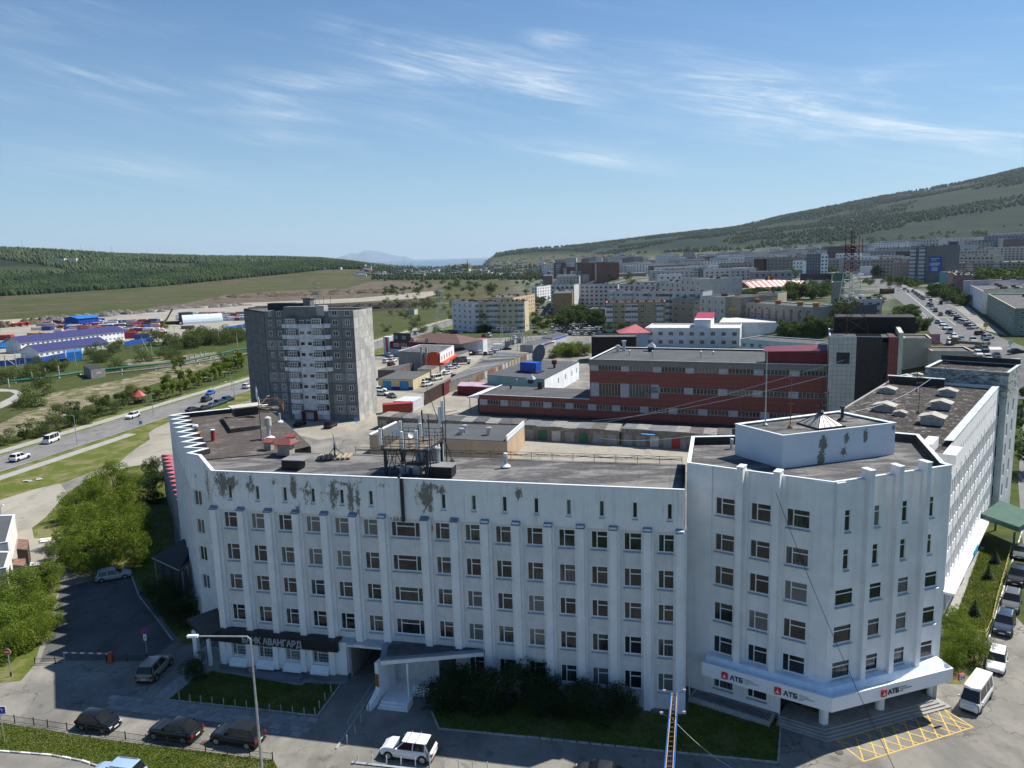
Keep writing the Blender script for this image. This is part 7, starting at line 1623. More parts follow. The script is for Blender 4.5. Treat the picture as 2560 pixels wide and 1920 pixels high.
for i,(x,y,z0_,z1_,pz)in enumerate(((-.1,-.2,.9,2.6,3.4),(.15,4.7,1.0,2.3,3.0),(2.1,.0,.5,2.3,2.6),(2.3,4.8,1.5,3.0,3.6),(3.2,2.5,1.2,2.6,4.2),(3.6,.1,.7,2.4,3.2),(4.6,4.6,1.8,3.9,4.8),(4.7,.1,.4,.9,4.3),(4.9,4.7,2.4,4.6,5.2))):
 MB().tube([(x,y,.1 if i%3 else zp),(x,y,zp+pz-.6)],.055,5).build('antenna_pole',DMETAL,t);q=MB().box(x-.36,x-.1,y-.16,y+.1,zp+z0_-.4,zp+z1_-.4);q.build('panel_antenna',WA,t)
for i,(x,y,z)in enumerate(((1.5,-.1,1.9),(2.7,.1,1.5),(3.7,1.8,2.6))):o=dish(.32,.12,12,2).build('small_dish',WA,t,smooth=True);o.location=(x,y,zp+z);o.rotation_euler=(R(70),0,R(60*i))
for x in(1.2,2.6):MB().box(x,x+.9,.6,1.0,.1,.85).build('cooling_unit',METAL,t)
MB().box(1.2,3.9,5.3,6.8,.0,1.7).build('white_cabinet',wallm((.5,.5,.5)),t)
# cables
CB=mat('cable_black',(.02,.02,.022),.7)
def cable(label,a,b,sag,r=.03,m=CB):pts=[a.lerp(b,i/14)+Vector((0,0,-sag*4*(i/14)*(1-i/14)))for i in range(15)];t=thing('cable',label,'cable',a,0,'overhead cables',me=MB().tube([p-a for p in pts],r,4).mesh('cable',m))
a=G(1933,1184,HA);b=G(2240,1925,.5);cable('black cable falling from the corner block roof across its facade',fa.wld(8.35,-1.0,HA-1.2),G(2238,1925,3.0),.8,.03)
for i,(u,v,z,u2,v2,z2)in enumerate(((1480,1052,6,2085,935,24),(1380,1080,6,2110,900,24),(1890,1060,25,1500,1095,8),(2085,1035,25,2330,945,24))):cable(('upper pale wire strung before the red building','lower pale wire strung before the red building','wire from the rooftop box towards the garages','wire from the rooftop box to the end block')[i],G(u,v,z),G(u2,v2,z2),1.0,.03,METAL)
# ================================================================== THE STREET ON THE RIGHT
def dstrip(name,L,Rr,m,dz,n=8):
 mb=MB();rows=[]
 for k in range(len(L)-1):
  for i in range(n+(k==len(L)-2)):
   t=i/n;a=GT(*[L[k][j]+(L[k+1][j]-L[k][j])*t for j in(0,1)]);b=GT(*[Rr[k][j]+(Rr[k+1][j]-Rr[k][j])*t for j in(0,1)]);rows.append([(lambda p:(p.x,p.y,T(p.x,p.y)+dz))(a.lerp(b,s_/6))for s_ in range(7)])
 for a,b in zip(rows,rows[1:]):
  for i in range(6):mb.q(a[i],a[i+1],b[i+1],b[i])
 return mb.build(name,m,kind='structure')
SL_=[(2150,664),(2172,702),(2233,742),(2300,795),(2325,835),(2380,880),(2430,925),(2480,1000)]
SR_=[(2158,662),(2215,697),(2308,737),(2385,770),(2454,826),(2560,868),(2700,930),(2800,1000)]
STM=mat('street_asphalt',(.11,.11,.11),.9,.12,.1,col2=(.15,.15,.148),bump=.1)
dstrip('street',SL_,SR_,STM,.16);SP=mat('street_pavement',(.22,.215,.20),.95,.2,.1)
dstrip('pavement',[(2216,700),(2310,740),(2387,771),(2456,826)],[(2226,699),(2328,740),(2420,768),(2520,842)],SP,.22)
dstrip('pavement',[(2560,1000),(2545,1200),(2560,1400)],[(2900,1000),(2900,1200),(2900,1500)],ROADM,.02,3)
LM=mat('street_line_white',(.5,.5,.48),.8)
def pline(a,b,w,m=LM,name='lane_line',n=8):
 A_,B_=[GT(*(a[j]+(b[j]-a[j])*i/n for j in(0,1)))for i in range(n+1)],None;d=(A_[-1]-A_[0]).normalized();nn=Vector((-d.y,d.x,0))*w/2;mb=MB()
 for p,q in zip(A_,A_[1:]):mb.q(*[(x.x,x.y,T(x.x,x.y)+.22)for x in(p-nn,q-nn,q+nn,p+nn)])
 return mb.build(name,m,kind='structure')
pline((2264,731),(2352,804),.35);pline((2352,804),(2412,857),.35);pline((2367,798),(2390,815),.25);pline((2305,783),(2316,792),.25)
for k in range(6):u,v=2345+k*8,818+k*8;pline((u,v),(u+3,v+3.5),.2,n=1)
pline((2303,796),(2391,795),1.6,mat('faded_yellow_crossing',(.46,.42,.28),.9))
for k in range(9):u=2437+k*7.5;pline((u,869),(u+5,876),1.0,n=1,name='crossing_stripe')
for k in range(9):u=2476+k*8.5;pline((u,898),(u+5,905),1.0,n=1,name='crossing_stripe')

# ================================================================== VEHICLES
CP=D.materials.new('car_paint');CP.use_nodes=True;N=NT(CP.node_tree);b_=N.n['Principled BSDF'];oi=N.new('ShaderNodeObjectInfo');N.link(oi.outputs['Color'],b_.inputs['Base Color'])
b_.inputs['Roughness'].default_value=.35;b_.inputs['Coat Weight'].default_value=.7;b_.inputs['Coat Roughness'].default_value=.05;b_.inputs['Specular IOR Level'].default_value=.2
CG=mat('car_glass',(.012,.014,.016),.08,.2,spec=.6);TY=mat('tyre_rubber',(.014,.014,.014),.85);RIM=mat('alloy_rim',(.35,.36,.38),.35,metal=.8);HLM=mat('headlight_lens',(.65,.68,.7),.12);TLM=mat('taillight_red',(.30,.01,.01),.25);PL=mat('licence_plate',(.7,.7,.68),.5);TRIM=mat('black_trim',(.012,.012,.012),.6)
# length, width, height, belt, roof start/end, windscreen base, rear glass base, hood height at nose, clearance, wheel radius, wheel positions
SPEC={'hatch':(4.0,1.72,1.5,.92,.05,1.25,.98,1.85,.72,.2,.31),'sedan':(4.5,1.75,1.43,.92,.25,-.85,1.15,-1.55,.74,.2,.32),'suv':(4.75,1.88,1.78,1.12,.35,-1.85,1.12,-2.2,.98,.26,.38),'wagon':(4.5,1.7,1.5,.92,.35,-1.85,1.1,-2.12,.74,.2,.31),'van':(4.9,1.72,2.15,1.15,1.75,-2.3,2.25,-2.42,1.02,.22,.33),'coupe':(4.75,1.95,1.62,1.08,.15,-1.2,1.05,-2.0,.95,.24,.37)}
SPEC['hatch']=(4.0,1.72,1.5,.93,.3,-1.45,1.15,-1.85,.76,.2,.31)
def carmesh(kind,simple=False):
 L,W,H,bz,rf,rr_,wf,wr,nh,cl,wrad=SPEC[kind];h=L/2;hw=W/2
 bo=MB();st_=[(-h,cl+.2,bz*.88,.86),(-h+.12,cl,bz*.99,.95),(-h+.5,cl,bz,1),(wr,cl,bz,1),(0,cl,bz,1),(wf,cl,bz,1),(wf+(h-wf)*.5,cl,(bz+nh)/2+.05,.99),(h-.35,cl,nh,.95),(h-.08,cl+.02,nh*.86,.86),(h,cl+.12,nh*.68,.78)]
 rows=[]
 for x,zl,zt,f in st_:
  w_=hw*f;zm=zl+(zt-zl)*.55
  sec=[(w_*.88,zl),(w_*.99,zl+.14),(w_,zm),(w_*.96,zt-.1),(w_*.86,zt)]
  r_=[len(bo.v)+i for i in range(10)];bo.v+=[(x,y,z)for y,z in sec]+[(x,-y,z)for y,z in reversed(sec)];rows.append(r_)
 for a,b in zip(rows,rows[1:]):
  for i in range(9):bo.f.append((a[i],b[i],b[i+1],a[i+1]));bo.m.append(0)
 bo.f.append(tuple(rows[0]));bo.m.append(0);bo.f.append(tuple(reversed(rows[-1])));bo.m.append(0)
 # greenhouse: roof and pillars in paint, glass between
 tw_,bw=hw*.76,hw*.93;g=MB();zb,zt=bz-.01,H-.06
 cb_=[(wf,bw*.93,zb),(wf-.32,bw,zb),(wr+.2,bw,zb),(wr,bw*.9,zb)];ct_=[(rf,tw_*.92,zt),(rf-.25,tw_,zt),(rr_+.15,tw_,zt),(rr_,tw_*.92,zt)]
 for s_ in(1,-1):
  for i in range(3):q=[(cb_[i][0],s_*cb_[i][1],cb_[i][2]),(cb_[i+1][0],s_*cb_[i+1][1],cb_[i+1][2]),(ct_[i+1][0],s_*ct_[i+1][1],ct_[i+1][2]),(ct_[i][0],s_*ct_[i][1],ct_[i][2])];g.q(*(q if s_>0 else q[::-1]),m=0)
 g.q((cb_[0][0],-cb_[0][1],zb),(cb_[0][0],cb_[0][1],zb),(ct_[0][0],ct_[0][1],zt),(ct_[0][0],-ct_[0][1],zt));g.q((cb_[3][0],cb_[3][1],zb),(cb_[3][0],-cb_[3][1],zb),(ct_[3][0],-ct_[3][1],zt),(ct_[3][0],ct_[3][1],zt))
 ro=MB();top=[(c_[0],c_[1])for c_ in ct_]+[(c_[0],-c_[1])for c_ in reversed(ct_)];n=len(ro.v)
 ro.v+=[(x,y,zt-.02)for x,y in top]+[(x,y,zt+.03)for x,y in top]+[(x*.93+(rf+rr_)*.035,y*.82,H)for x,y in top];k=8
 for r0 in(0,k):
  for i in range(k):ro.f.append((n+r0+i,n+r0+(i+1)%k,n+r0+k+(i+1)%k,n+r0+k+i));ro.m.append(0)
 ro.f.append(tuple(n+2*k+i for i in range(k)));ro.m.append(0)
 for s_ in(1,-1): # pillars
  def P_(f0,f1,w_):
   a=Vector((f0,s_*(bw+.008),zb));b=Vector((f1,s_*(tw_+.008),zt));ro.q((a.x-w_,a.y,a.z),(a.x+w_,a.y,a.z),(b.x+w_*.8,b.y,b.z),(b.x-w_*.8,b.y,b.z))
  mid=(rf+rr_)/2
  P_(mid+.1,mid+.05,.045);P_(cb_[1][0]+.06,ct_[1][0]+.06,.07);P_(cb_[2][0]-.02,ct_[2][0]-.02,.10)
  if kind in('suv','wagon','van','coupe'):P_(mid-1.0,mid-1.0,.045)
 bo2=MB();bo2.v=bo.v+ro.v;n=len(bo.v);bo2.f=bo.f+[tuple(i+n for i in f_)for f_ in ro.f];bo2.m=[0]*len(bo2.f)
 wx=(h-.82 if kind!='van' else h-.95,-h+.85);wh_=MB();ar=MB()
 for x in wx:
  for s_ in(1,-1):
   y0,y1=s_*(hw+.015),s_*(hw-.2);wh_.tube([(x,y0,wrad),(x,y1,wrad)],wrad,14,0);wh_.tube([(x,s_*(hw+.02),wrad),(x,s_*(hw+.021),wrad)],wrad*.62,10,1)
   pts=[(x+(wrad+.07)*math.cos(R(a)),wrad+(wrad+.07)*math.sin(R(a)))for a in range(-20,201,20)];ar.q(*[(p[0],s_*(hw+.004),max(cl,p[1]))for p in(pts if s_<0 else pts[::-1])])
 ar.box(-h+.02,h-.05,-hw*.93,hw*.93,cl-.03,cl+.05)
 li=MB();tl=MB();pl_=MB()
 for s_ in(1,-1):
  y0,y1=sorted((s_*hw*.50,s_*hw*.83));li.box(h-.22,h-.02,y0,y1,nh*.70,nh*.83);y0,y1=sorted((s_*hw*.66,s_*hw*.93));tl.box(-h-.015,-h+.12,y0,y1,bz*.62,bz*.86)
 pl_.box(h+.0,h+.02,-.26,.26,cl+.16,cl+.27).box(-h-.02,-h,-.26,.26,bz*.5,bz*.5+.11);ar.box(h-.06,h+.005,-hw*.55,hw*.55,cl+.05,cl+.15).box(h-.1,h-.005,-hw*.45,hw*.45,nh*.62,nh*.72)
 mi=MB()
 for s_ in(1,-1):y0,y1=sorted((s_*(hw+.0),s_*(hw+.18)));mi.box(wf-.42,wf-.3,y0,y1,bz,bz+.13)
 if simple:
  al=MB();off_=0
  for q,mi_ in((bo2,0),(g,1),(wh_,2),(ar,2),(li,3),(tl,4)):
   n=len(al.v);al.v+=q.v;al.f+=[tuple(i+n for i in f_)for f_ in q.f];al.m+=[mi_]*len(q.f)
  return al.mesh(kind,[CP,CG,TRIM,HLM,TLM],True)
 return dict(body=bo2.mesh('body',CP,True),windows=g.mesh('windows',CG),wheel=wh_,arch=ar.mesh('underbody',TRIM),headlights=li,taillights=tl,plates=pl_,mirrors=mi,wx=wx)
CARN={'hatch':'hatchback','sedan':'sedan','suv':'suv','wagon':'station_wagon','van':'minibus','coupe':'suv'};CATN={'hatch':'car','sedan':'car','suv':'car','wagon':'car','van':'minibus','coupe':'car'}
DET={}
def detcar(kind,col,p,ang,label,group,extra=()):
 if kind not in DET:
  d=carmesh(kind);L,W,H,bz,rf,rr_,wf,wr,nh,cl,wrad=SPEC[kind];h=L/2;hw=W/2
  d['wm']=MB().tube([(0,.1,0),(0,-.1,0)],wrad,16).mesh('wheel',TY);rm=MB().tube([(0,-.105,0),(0,-.115,0)],wrad*.64,14)
  for k in range(5):a=R(72*k);rm.bar((0,-.12,0),(wrad*.6*math.cos(a),-.12,wrad*.6*math.sin(a)),.03)
  d['rm']=rm.mesh('rim',RIM);d['hl']=MB().box(-.1,.1,-hw*.16,hw*.16,-.08,.07).mesh('headlight',HLM);d['tl']=MB().box(-.07,.07,-hw*.13,hw*.13,-.12,.12).mesh('taillight',TLM)
  d['pm']=MB().box(-.01,.01,-.26,.26,-.055,.055).mesh('licence_plate',PL);d['mm']=MB().box(-.07,.07,-.1,.1,-.07,.07).mesh('mirror',CP);DET[kind]=d
 d=DET[kind];L,W,H,bz,rf,rr_,wf,wr,nh,cl,wrad=SPEC[kind];h=L/2;hw=W/2
 t=thing(CARN[kind],label,CATN[kind],p,ang,group);b=ob('body',d['body'],t);b.color=(*col,1);ob('windows',d['windows'],t);ob('underbody',d['arch'],t)
 for x in d['wx']:
  for s_ in(1,-1):o=ob('wheel',d['wm'],t,(x,s_*(hw-.08),wrad),0 if s_<0 else math.pi);ob('rim',d['rm'],o)
 for s_ in(1,-1):
  ob('headlight',d['hl'],t,(h-.13,s_*hw*.67,nh*.76));ob('taillight',d['tl'],t,(-h+.045,s_*hw*.8,bz*.74));o=ob('mirror',d['mm'],t,(wf-.36,s_*(hw+.08),bz+.07));o.color=(*col,1)
 ob('licence_plate',d['pm'],t,(h+.01,0,cl+.22));ob('licence_plate',d['pm'],t,(-h-.01,0,bz*.55))
 if 'bars' in extra:[MB().box(x-.03,x+.03,-hw*.78,hw*.78,H+.06,H+.1).build('roof_bar',METAL,t)for x in(rf-.5,rr_+.9)]
 if 'rails' in extra:[MB().box(rr_+.2,rf-.3,s_*hw*.66-.02,s_*hw*.66+.02,H+.0,H+.07).build('roof_rail',METAL,t)for s_ in(1,-1)]
 if 'high' in extra:o=MB().prism([(-2.3,-.68),(1.6,-.68),(1.9,0),(1.6,.68),(-2.3,.68)],H-.03,H+.18).build('high_roof',CP,t);o.color=(*col,1)
 return t
def nearcar(kind,col,rw,fw,side,label,group,extra=()):
 """position from the ground contacts of the two wheels on the visible side"""
 a,b=G(*rw),G(*fw);d=(b-a).normalized();n=Vector((-d.y,d.x,0))*(SPEC[kind][1]/2)*(1 if side=='R' else-1);c=(a+b)/2+n;return detcar(kind,col,(c.x,c.y,0),math.atan2(d.y,d.x),label,group,extra)
BK,WT_,SI,GYc,NV,MR_,GO,LBc,BLc,DGc=(.008,.008,.01),(.72,.73,.74),(.38,.40,.42),(.10,.105,.11),(.02,.035,.07),(.09,.012,.015),(.28,.24,.18),(.30,.42,.58),(.02,.12,.45),(.03,.032,.036)
g1='cars parked in front of the white wing'
nearcar('hatch',BK,(200,1826),(260,1836),'R','black hatchback parked by the low fence, nose to the right',g1);nearcar('coupe',BK,(458,1862),(386,1851),'L','black rounded SUV in the middle of the three parked by the low fence',g1);nearcar('suv',(.014,.018,.022),(618,1876),(541,1864),'L','dark SUV partly behind the tall lamp post',g1)
nearcar('suv',LBc,(322,1978),(228,1966),'L','light blue SUV cut off by the lower edge, beside the grass strip',g1,('rails',));nearcar('suv',GO,(393,1702),(428,1664),'R','gold beige SUV parked in the shade beside the barrier',g1,('rails',));nearcar('wagon',SI,(258,1457),(309,1448),'R','silver station wagon in the shade behind the big bushes',g1,('rails',))
nearcar('suv',WT_,(1051,1911),(976,1901),'L','white SUV with two roof bars at the edge of the shade',g1,('bars',));nearcar('suv',MR_,(880,1990),(890,2030),'L','dark maroon car roof cut off by the lower edge near the kerb rail',g1);nearcar('sedan',DGc,(1540,1975),(1460,1962),'L','dark car in the shade cut off by the lower edge',g1)
g2='cars parked beside the right lawn'
nearcar('van',WT_,(2479,1746),(2452,1786),'L','white high roofed minibus beside the bank corner',g2,('high',));nearcar('wagon',WT_,(2519,1648),(2512,1690),'L','white station wagon behind the minibus',g2);nearcar('suv',NV,(2539,1560),(2530,1597),'L','navy blue SUV second behind the white station wagon',g2,('rails',));nearcar('suv',GYc,(2556,1502),(2547,1541),'L','dark grey SUV by the yellow railing',g2,('rails',));nearcar('suv',BK,(2566,1440),(2559,1474),'L','black SUV at the right edge by the lawn',g2);nearcar('sedan',GYc,(2572,1372),(2566,1412),'L','dark sedan near the green porch at the right edge',g2)
SIMPLE={}
def car(kind,col,u,v,du,dv,label,group,s=1.0):
 """small far car: centre on the ground and a heading given by a second survey mark"""
 if kind not in SIMPLE:SIMPLE[kind]=carmesh(kind,True)
 a,b=GT(u,v),GT(u+du,v+dv);z=T(a.x,a.y);dz=.2 if a.x>85 else .02;t=thing(CARN[kind],label,CATN[kind],(a.x,a.y,z+dz),math.atan2(b.y-a.y,b.x-a.x),group,SIMPLE[kind]);t.color=(*col,1)
 if s!=1:t.scale=(s,)*3
 return t
CN={BK:'black',WT_:'white',SI:'silver',GYc:'dark grey',NV:'navy',MR_:'maroon',BLc:'blue',DGc:'charcoal',LBc:'light blue',GO:'beige'}
gr_='cars on the left road'
for a in(('suv',WT_,50,1150,20,-7,'white SUV nearest the left edge on the road'),('van',WT_,129,1106,-20,8,'white minibus on the road'),('suv',WT_,332,1045,-20,7,'white SUV driving past the gazebo path'),('sedan',BLc,526,986,-10,4,'bright blue car on the road'),('suv',DGc,517,1003,10,-4,'black SUV beside the blue car on the road'),('suv',WT_,618,970,10,-4,'white SUV just left of the panel tower')):car(*a,gr_)
gp_='dark cars parked behind the left roof edge'
for a in(('sedan',NV,481,1028,10,-3,'navy sedan nearest the saw-tooth wall'),('sedan',DGc,513,1024,10,-3,'black sedan second from the saw-tooth wall'),('sedan',BLc and(.05,.10,.18),533,1017,10,-3,'steel blue sedan in the row by the road'),('suv',(.05,.08,.10),551,1011,10,-3,'teal SUV in the row by the road'),('suv',(.02,.05,.09),570,1003,10,-3,'dark blue SUV nearest the panel tower')):car(*a,gp_)
for a in(('suv',BK,827,1068,12,-6,'black SUV parked below the tower porch'),('sedan',BK,750,1064,12,-5,'black sedan in the shade left of the tower porch')):car(*a,'cars at the panel tower')
gy='cars in the gravel yard';q=0
for k,c,x,y,dx,dy in(('suv',SI,280,570,1,.6),('suv',WT_,228,655,1,-.5),('suv',WT_,322,645,1,-.5),('hatch',MR_,297,700,1,-.4),('suv',WT_,120,1100,1,.1),('sedan',BK,165,1130,1,.2),('suv',WT_,160,1160,1,.1),('sedan',GYc,305,1190,1,.6),('van',BK,722,1010,1,-.3),('van',SI,855,975,1,.5),('suv',WT_,846,1015,1,-.4),('van',WT_,995,925,1,-.35),('sedan',GYc,985,855,.2,-1),('wagon',WT_,1160,835,1,-.4),('suv',MR_,1262,900,.5,-1),('wagon',WT_,1222,755,1,-.2),('hatch',SI,1290,725,1,.2),('suv',WT_,1525,525,.3,1),('sedan',BK,1568,535,.3,1),('suv',WT_,1662,530,.2,-1),('sedan',BK,1740,535,.2,-1),('suv',WT_,1830,530,.2,-1),('wagon',SI,1920,505,1,-.4),('sedan',BK,2070,460,1,-.1)):
 u,v=930+x*.16275,800+y*.16275;q+=1
 where=('at the grey shop wall' if x<400 and y<800 else 'beside the panel tower end' if x<400 else 'beside the yellow garage' if x<1100 else 'on the open gravel' if x<1400 else 'at the far end of the gravel yard')
 car(k,c,u,v,dx*10,dy*6,'%s %s %s, %s'%(CN[c],CARN[k].replace('_',' ').replace('suv','SUV'),where,('first of its cluster','next to a lighter car','set slightly apart','close to the wall','half hidden by its neighbour')[q%5]),gy)
tk=thing('box_truck','grey box truck with a camouflage side parked at the orange awning','truck',G(1154,911),math.atan2(.25,1));MB().box(-3,2.0,-1.1,1.1,.8,3.3).build('cargo_box',mat('camouflage_side',(.22,.23,.25),.6,.6,.5,col2=(.05,.05,.06),c2=(.48,.52)),tk);MB().box(2.1,3.5,-1.0,1.0,.6,2.3).build('cab',LMETAL,tk);w_=MB();[w_.tube([(x,-1.12,.45),(x,1.12,.45)],.45,10)for x in(-2,2.8)];w_.build('wheels',TY,tk,kind='stuff')
tk=thing('box_truck','small white box truck at the substation fence','truck',G(1243,876),math.pi);MB().box(-2.2,1.6,-1.0,1.0,.8,3.0).build('cargo_box',LMETAL,tk);MB().box(1.7,2.9,-.9,.9,.5,2.0).build('cab',LMETAL,tk);w_=MB();[w_.tube([(x,-1.02,.4),(x,1.02,.4)],.4,10)for x in(-1.5,2.3)];w_.build('wheels',TY,tk,kind='stuff')
# the crowded lot before the trees
rr=random.Random(21);kinds_=['suv','suv','wagon','sedan','hatch','van'];cols_=[WT_,WT_,WT_,WT_,SI,BK,GYc,NV,MR_]
n_=0
for r_,(va,u0,u1)in enumerate(((821,1390,1508),(826,1376,1508),(832,1372,1505),(838,1420,1500))):
 k=int((u1-u0)/9.5)
 for i in range(k):
  if rr.random()<.12:continue
  u=u0+(u1-u0)*(i+.5)/k;kd,c=rr.choice(kinds_),rr.choice(cols_);n_+=1
  car(kd,c,u,va+rr.uniform(-.8,.8),rr.choice((1,-1))*3,-9,'%s %s in the %s row of the crowded lot, %s'%(CN[c],CARN[kd].replace('_',' ').replace('suv','SUV'),('back','second','third','front')[r_],'towards its left end' if i<k/3 else 'towards its right end' if i>2*k/3 else 'near its middle'),'cars in the crowded lot before the trees')
for i,(u,v,w_)in enumerate([(1294,833,'before the cream block'),(1340,833,'in the lane right of the cream block'),(1356,836,'in the lane right of the cream block'),(1288,846,'beside the substation'),(1297,843,'beside the substation'),(1362,818,'under the round bushes'),(1336,787,'in the alley, left side'),(1339,778,'in the alley, left side'),(1345,771,'in the alley, left side'),(1368,789,'in the alley, right side'),(1374,783,'in the alley, right side'),(1378,774,'in the alley, right side'),(1358,770,'at the far end of the alley'),(1210,842,'behind the pink warehouse'),(1223,842,'behind the pink warehouse'),(1136,833,'in the shade by the lavender wing'),(1150,833,'in the shade by the lavender wing'),(1040,836,'on the road behind the billboard'),(1048,832,'on the road behind the billboard'),(1389,818,'at the left end of the lot')]):
 kd,c=rr.choice(kinds_),rr.choice(cols_);car(kd,c,u,v,6,rr.uniform(-4,2),'%s %s %s, %s'%(CN[c],CARN[kd].replace('_',' ').replace('suv','SUV'),w_,'nearer one' if i%2 else 'farther one'),'cars around the cream block')
# cars on the right street; marks measured in the enlarged survey
for i,(x,y,k,c,d_)in enumerate([(597,768,'sedan',SI,0),(722,790,'sedan',WT_,0),(785,797,'suv',SI,2),(818,825,'sedan',GYc,1)]+[(875+18*j,822+13*j,('suv','sedan')[j%2],(BK,GYc,NV,BK,MR_,GYc,BK,NV)[j],1)for j in range(8)]+[(1060,990,'van',WT_,1),(1085,945,'van',WT_,1),(1098,1002,'suv',BK,1),(1115,1030,'sedan',SI,1),(1145,1062,'suv',BK,1),(1210,970,'van',DGc,0),(1265,935,'sedan',DGc,2),(1208,1105,'hatch',MR_,1),(1318,1085,'suv',GYc,2),(1352,1100,'suv',GYc,2),(1376,1112,'suv',WT_,2),
(1422,1165,'suv',BK,2),(1466,1192,'suv',WT_,2),(1510,1205,'suv',WT_,2),(1545,1232,'sedan',NV,2),(1592,1268,'suv',WT_,2),(1680,1338,'wagon',DGc,2),(1172,1200,'sedan',NV,1),(1230,1225,'sedan',WT_,1),(1268,1272,'suv',WT_,1),(1318,1322,'van',WT_,1),(1370,1375,'sedan',WT_,1),(1456,1408,'hatch',LBc,1),(1325,1452,'suv',WT_,1),(1598,1430,'suv',SI,1),(1772,1390,'suv',SI,2),(1755,1450,'suv',GYc,1),(1670,1488,'wagon',SI,1),(1740,1538,'suv',DGc,1),(1662,1595,'suv',WT_,1),(1775,1645,'suv',WT_,1),(1882,1612,'hatch',DGc,1),(2115,1560,'sedan',BK,2),(705,800,'sedan',WT_,0)]):
 u,v=2100+x*.208,560+y*.208
 du,dv=((9,7),(9,8.5),(9,-1))[d_]
 where='far up the street' if y<830 else 'in the long queue' if y<935 else 'by the bus bay' if y<1120 else 'parked along the green-grey block' if x>1400 and y<1345 else 'in the lane before the crossing' if y<1470 else 'at the zebra crossing'
 car(k,c,u,v,du,dv,'%s %s %s, %s'%(CN[c],CARN[k].replace('_',' ').replace('suv','SUV'),where,('leading its group','closest to the kerb','behind a paler car','in front of a darker car','near the middle line')[i%5]),'cars on the right street')
p=GT(2422,870);t=thing('flatbed_truck','long olive flatbed truck crossing before the zebra','truck',(p.x,p.y,T(p.x,p.y)+.2),R(125));MB().box(-5,3,-1.2,1.2,1.1,2.0).build('bed',mat('olive_brown',(.13,.12,.07),.8),t);MB().box(3.1,5,-1.2,1.2,.8,2.9).build('cab',mat('olive_brown',(.13,.12,.07)),t)
# yellow pedestrian sign and advert column on the street
for u,v,vt,w_,c,l in((2463,826,807,1.6,YEL,'square yellow crossing sign above the street pavement'),(2336,862,835,3.4,mat('advert_pink',(.45,.18,.22),.6,.4,.5),'pink advertising board on a post before the cream building'),(2525,868,850,1.3,mat('sign_pale_green',(.55,.7,.5),.6),'pale green crossing sign at the right kerb'),(2300,806,790,1.5,mat('kiosk_green',(.03,.35,.12),.6),'bright green sign by the street trees')):
 p=GT(u,v);h=CAMH+ray(u,vt).z/ray(u,vt).y*p.y-p.z;t=thing('sign',l,'sign',p,0);MB().tube([(0,0,0),(0,0,h)],.09,6).build('post',DMETAL,t);MB().box(-w_/2,w_/2,-.12,-.02,h-w_,h).build('sign_panel',c,t)
t=thing('billboard','dark roofed kiosk billboard at the left kerb of the far street','billboard',GT(2221,735),.2);MB().box(-4.5,4.5,0,3,0,3.6).build('body',mat('dark_brown_kiosk',(.06,.04,.03),.7),t);MB().box(-4.4,4.4,-.06,-.01,2.2,3.3).build('sign_panel',mat('dull_yellow',(.30,.16,.03),.7),t)

# ================================================================== SMALL NEAR THINGS
def fencel(label,pts,h,m,step=.13,post=2.2,group=None,cat='fence'):
 P_=[G(*p)for p in pts];t=thing('low_fence',label,cat,P_[0],0,group);bars=MB();posts=MB();rail=MB()
 for a,b in zip(P_,P_[1:]):
  a,b=a-P_[0],b-P_[0];L=(b-a).length;n=int(L/step);u_=Vector((0,0,1))
  for i in range(n):p=a.lerp(b,i/n);q=a.lerp(b,min(1,(i+.6)/n));bars.tube([p+u_*.12,q+u_*(h-.08)],.012,3)
  for z in(.12,h-.06):rail.tube([a+u_*z,b+u_*z],.025,4)
  for i in range(int(L/post)+1):p=a.lerp(b,min(1,i*post/L));posts.tube([p,p+u_*(h+.1)],.05,5)
 bars.build('bars',m,t,kind='stuff');rail.build('rail',m,t);posts.build('post',m,t,kind='stuff');return t
BI=mat('black_iron',(.02,.018,.018),.6)
fencel('low black iron fence between the grass strip and the parked black cars',[(-10,1801),(120,1819),(263,1842),(460,1870),(683,1902)],.75,BI);fencel('short black iron fence right of the barrier post',[(267,1656),(375,1652)],.75,BI);fencel('short black iron fence left of the barrier',[(88,1662),(158,1660)],.75,BI)
yr=fencel('yellow railing along the right lawn',[(2527,1378),(2510,1440),(2493,1500),(2480,1560),(2464,1596),(2422,1588)],.8,mat('pale_yellow_paint',(.62,.55,.22),.6),.6)
# bollards with pointed tops
bm_=MB().lathe(0,0,[(.05,0),(.05,.75),(.075,.78),(.0,.95)],8).mesh('bollard',mat('bollard_grey',(.42,.40,.37),.7))
bp=[(441,1723),(449,1752),(476,1757),(503,1760),(531,1763),(560,1767),(589,1770),(617,1773),(646,1776),(675,1781),(703,1783),(732,1787),(761,1790),(788,1790),(799,1773),(813,1753),(828,1733),(868,1860),(888,1836),(903,1808),(922,1778)]
for i,(u,v)in enumerate(bp):thing('bollard',('grey pointed bollard at the left corner of the dark lawn','grey pointed bollard in the row along the dark lawn','grey pointed bollard on the short side of the dark lawn','grey pointed bollard beside the sloping drive kerb')[0 if i<2 else 1 if i<14 else 2 if i<17 else 3],'bollard',G(u,v),0,'bollards around the dark lawn' if i<17 else 'bollards beside the drive',me=bm_)
wb=MB().lathe(0,0,[(.05,0),(.05,.75),(.0,.9)],8).mesh('bollard',mat('bollard_white',(.6,.6,.58),.7))
for u in range(895,1240,36):thing('bollard','thin white bollard in the row before the white SUV','bollard',G(u,1907+(u-895)*.06),0,'white bollards at the lower edge',me=wb)
t=thing('kerb_beam','white painted kerb beam behind the maroon car at the lower edge','kerb',G(880,1908),0);d=(G(1010,1922)-G(880,1908));MB().tube([(0,0,.1),(d.x*1.8,d.y*1.8,.1)],.1,4).build('beam',W_,t)
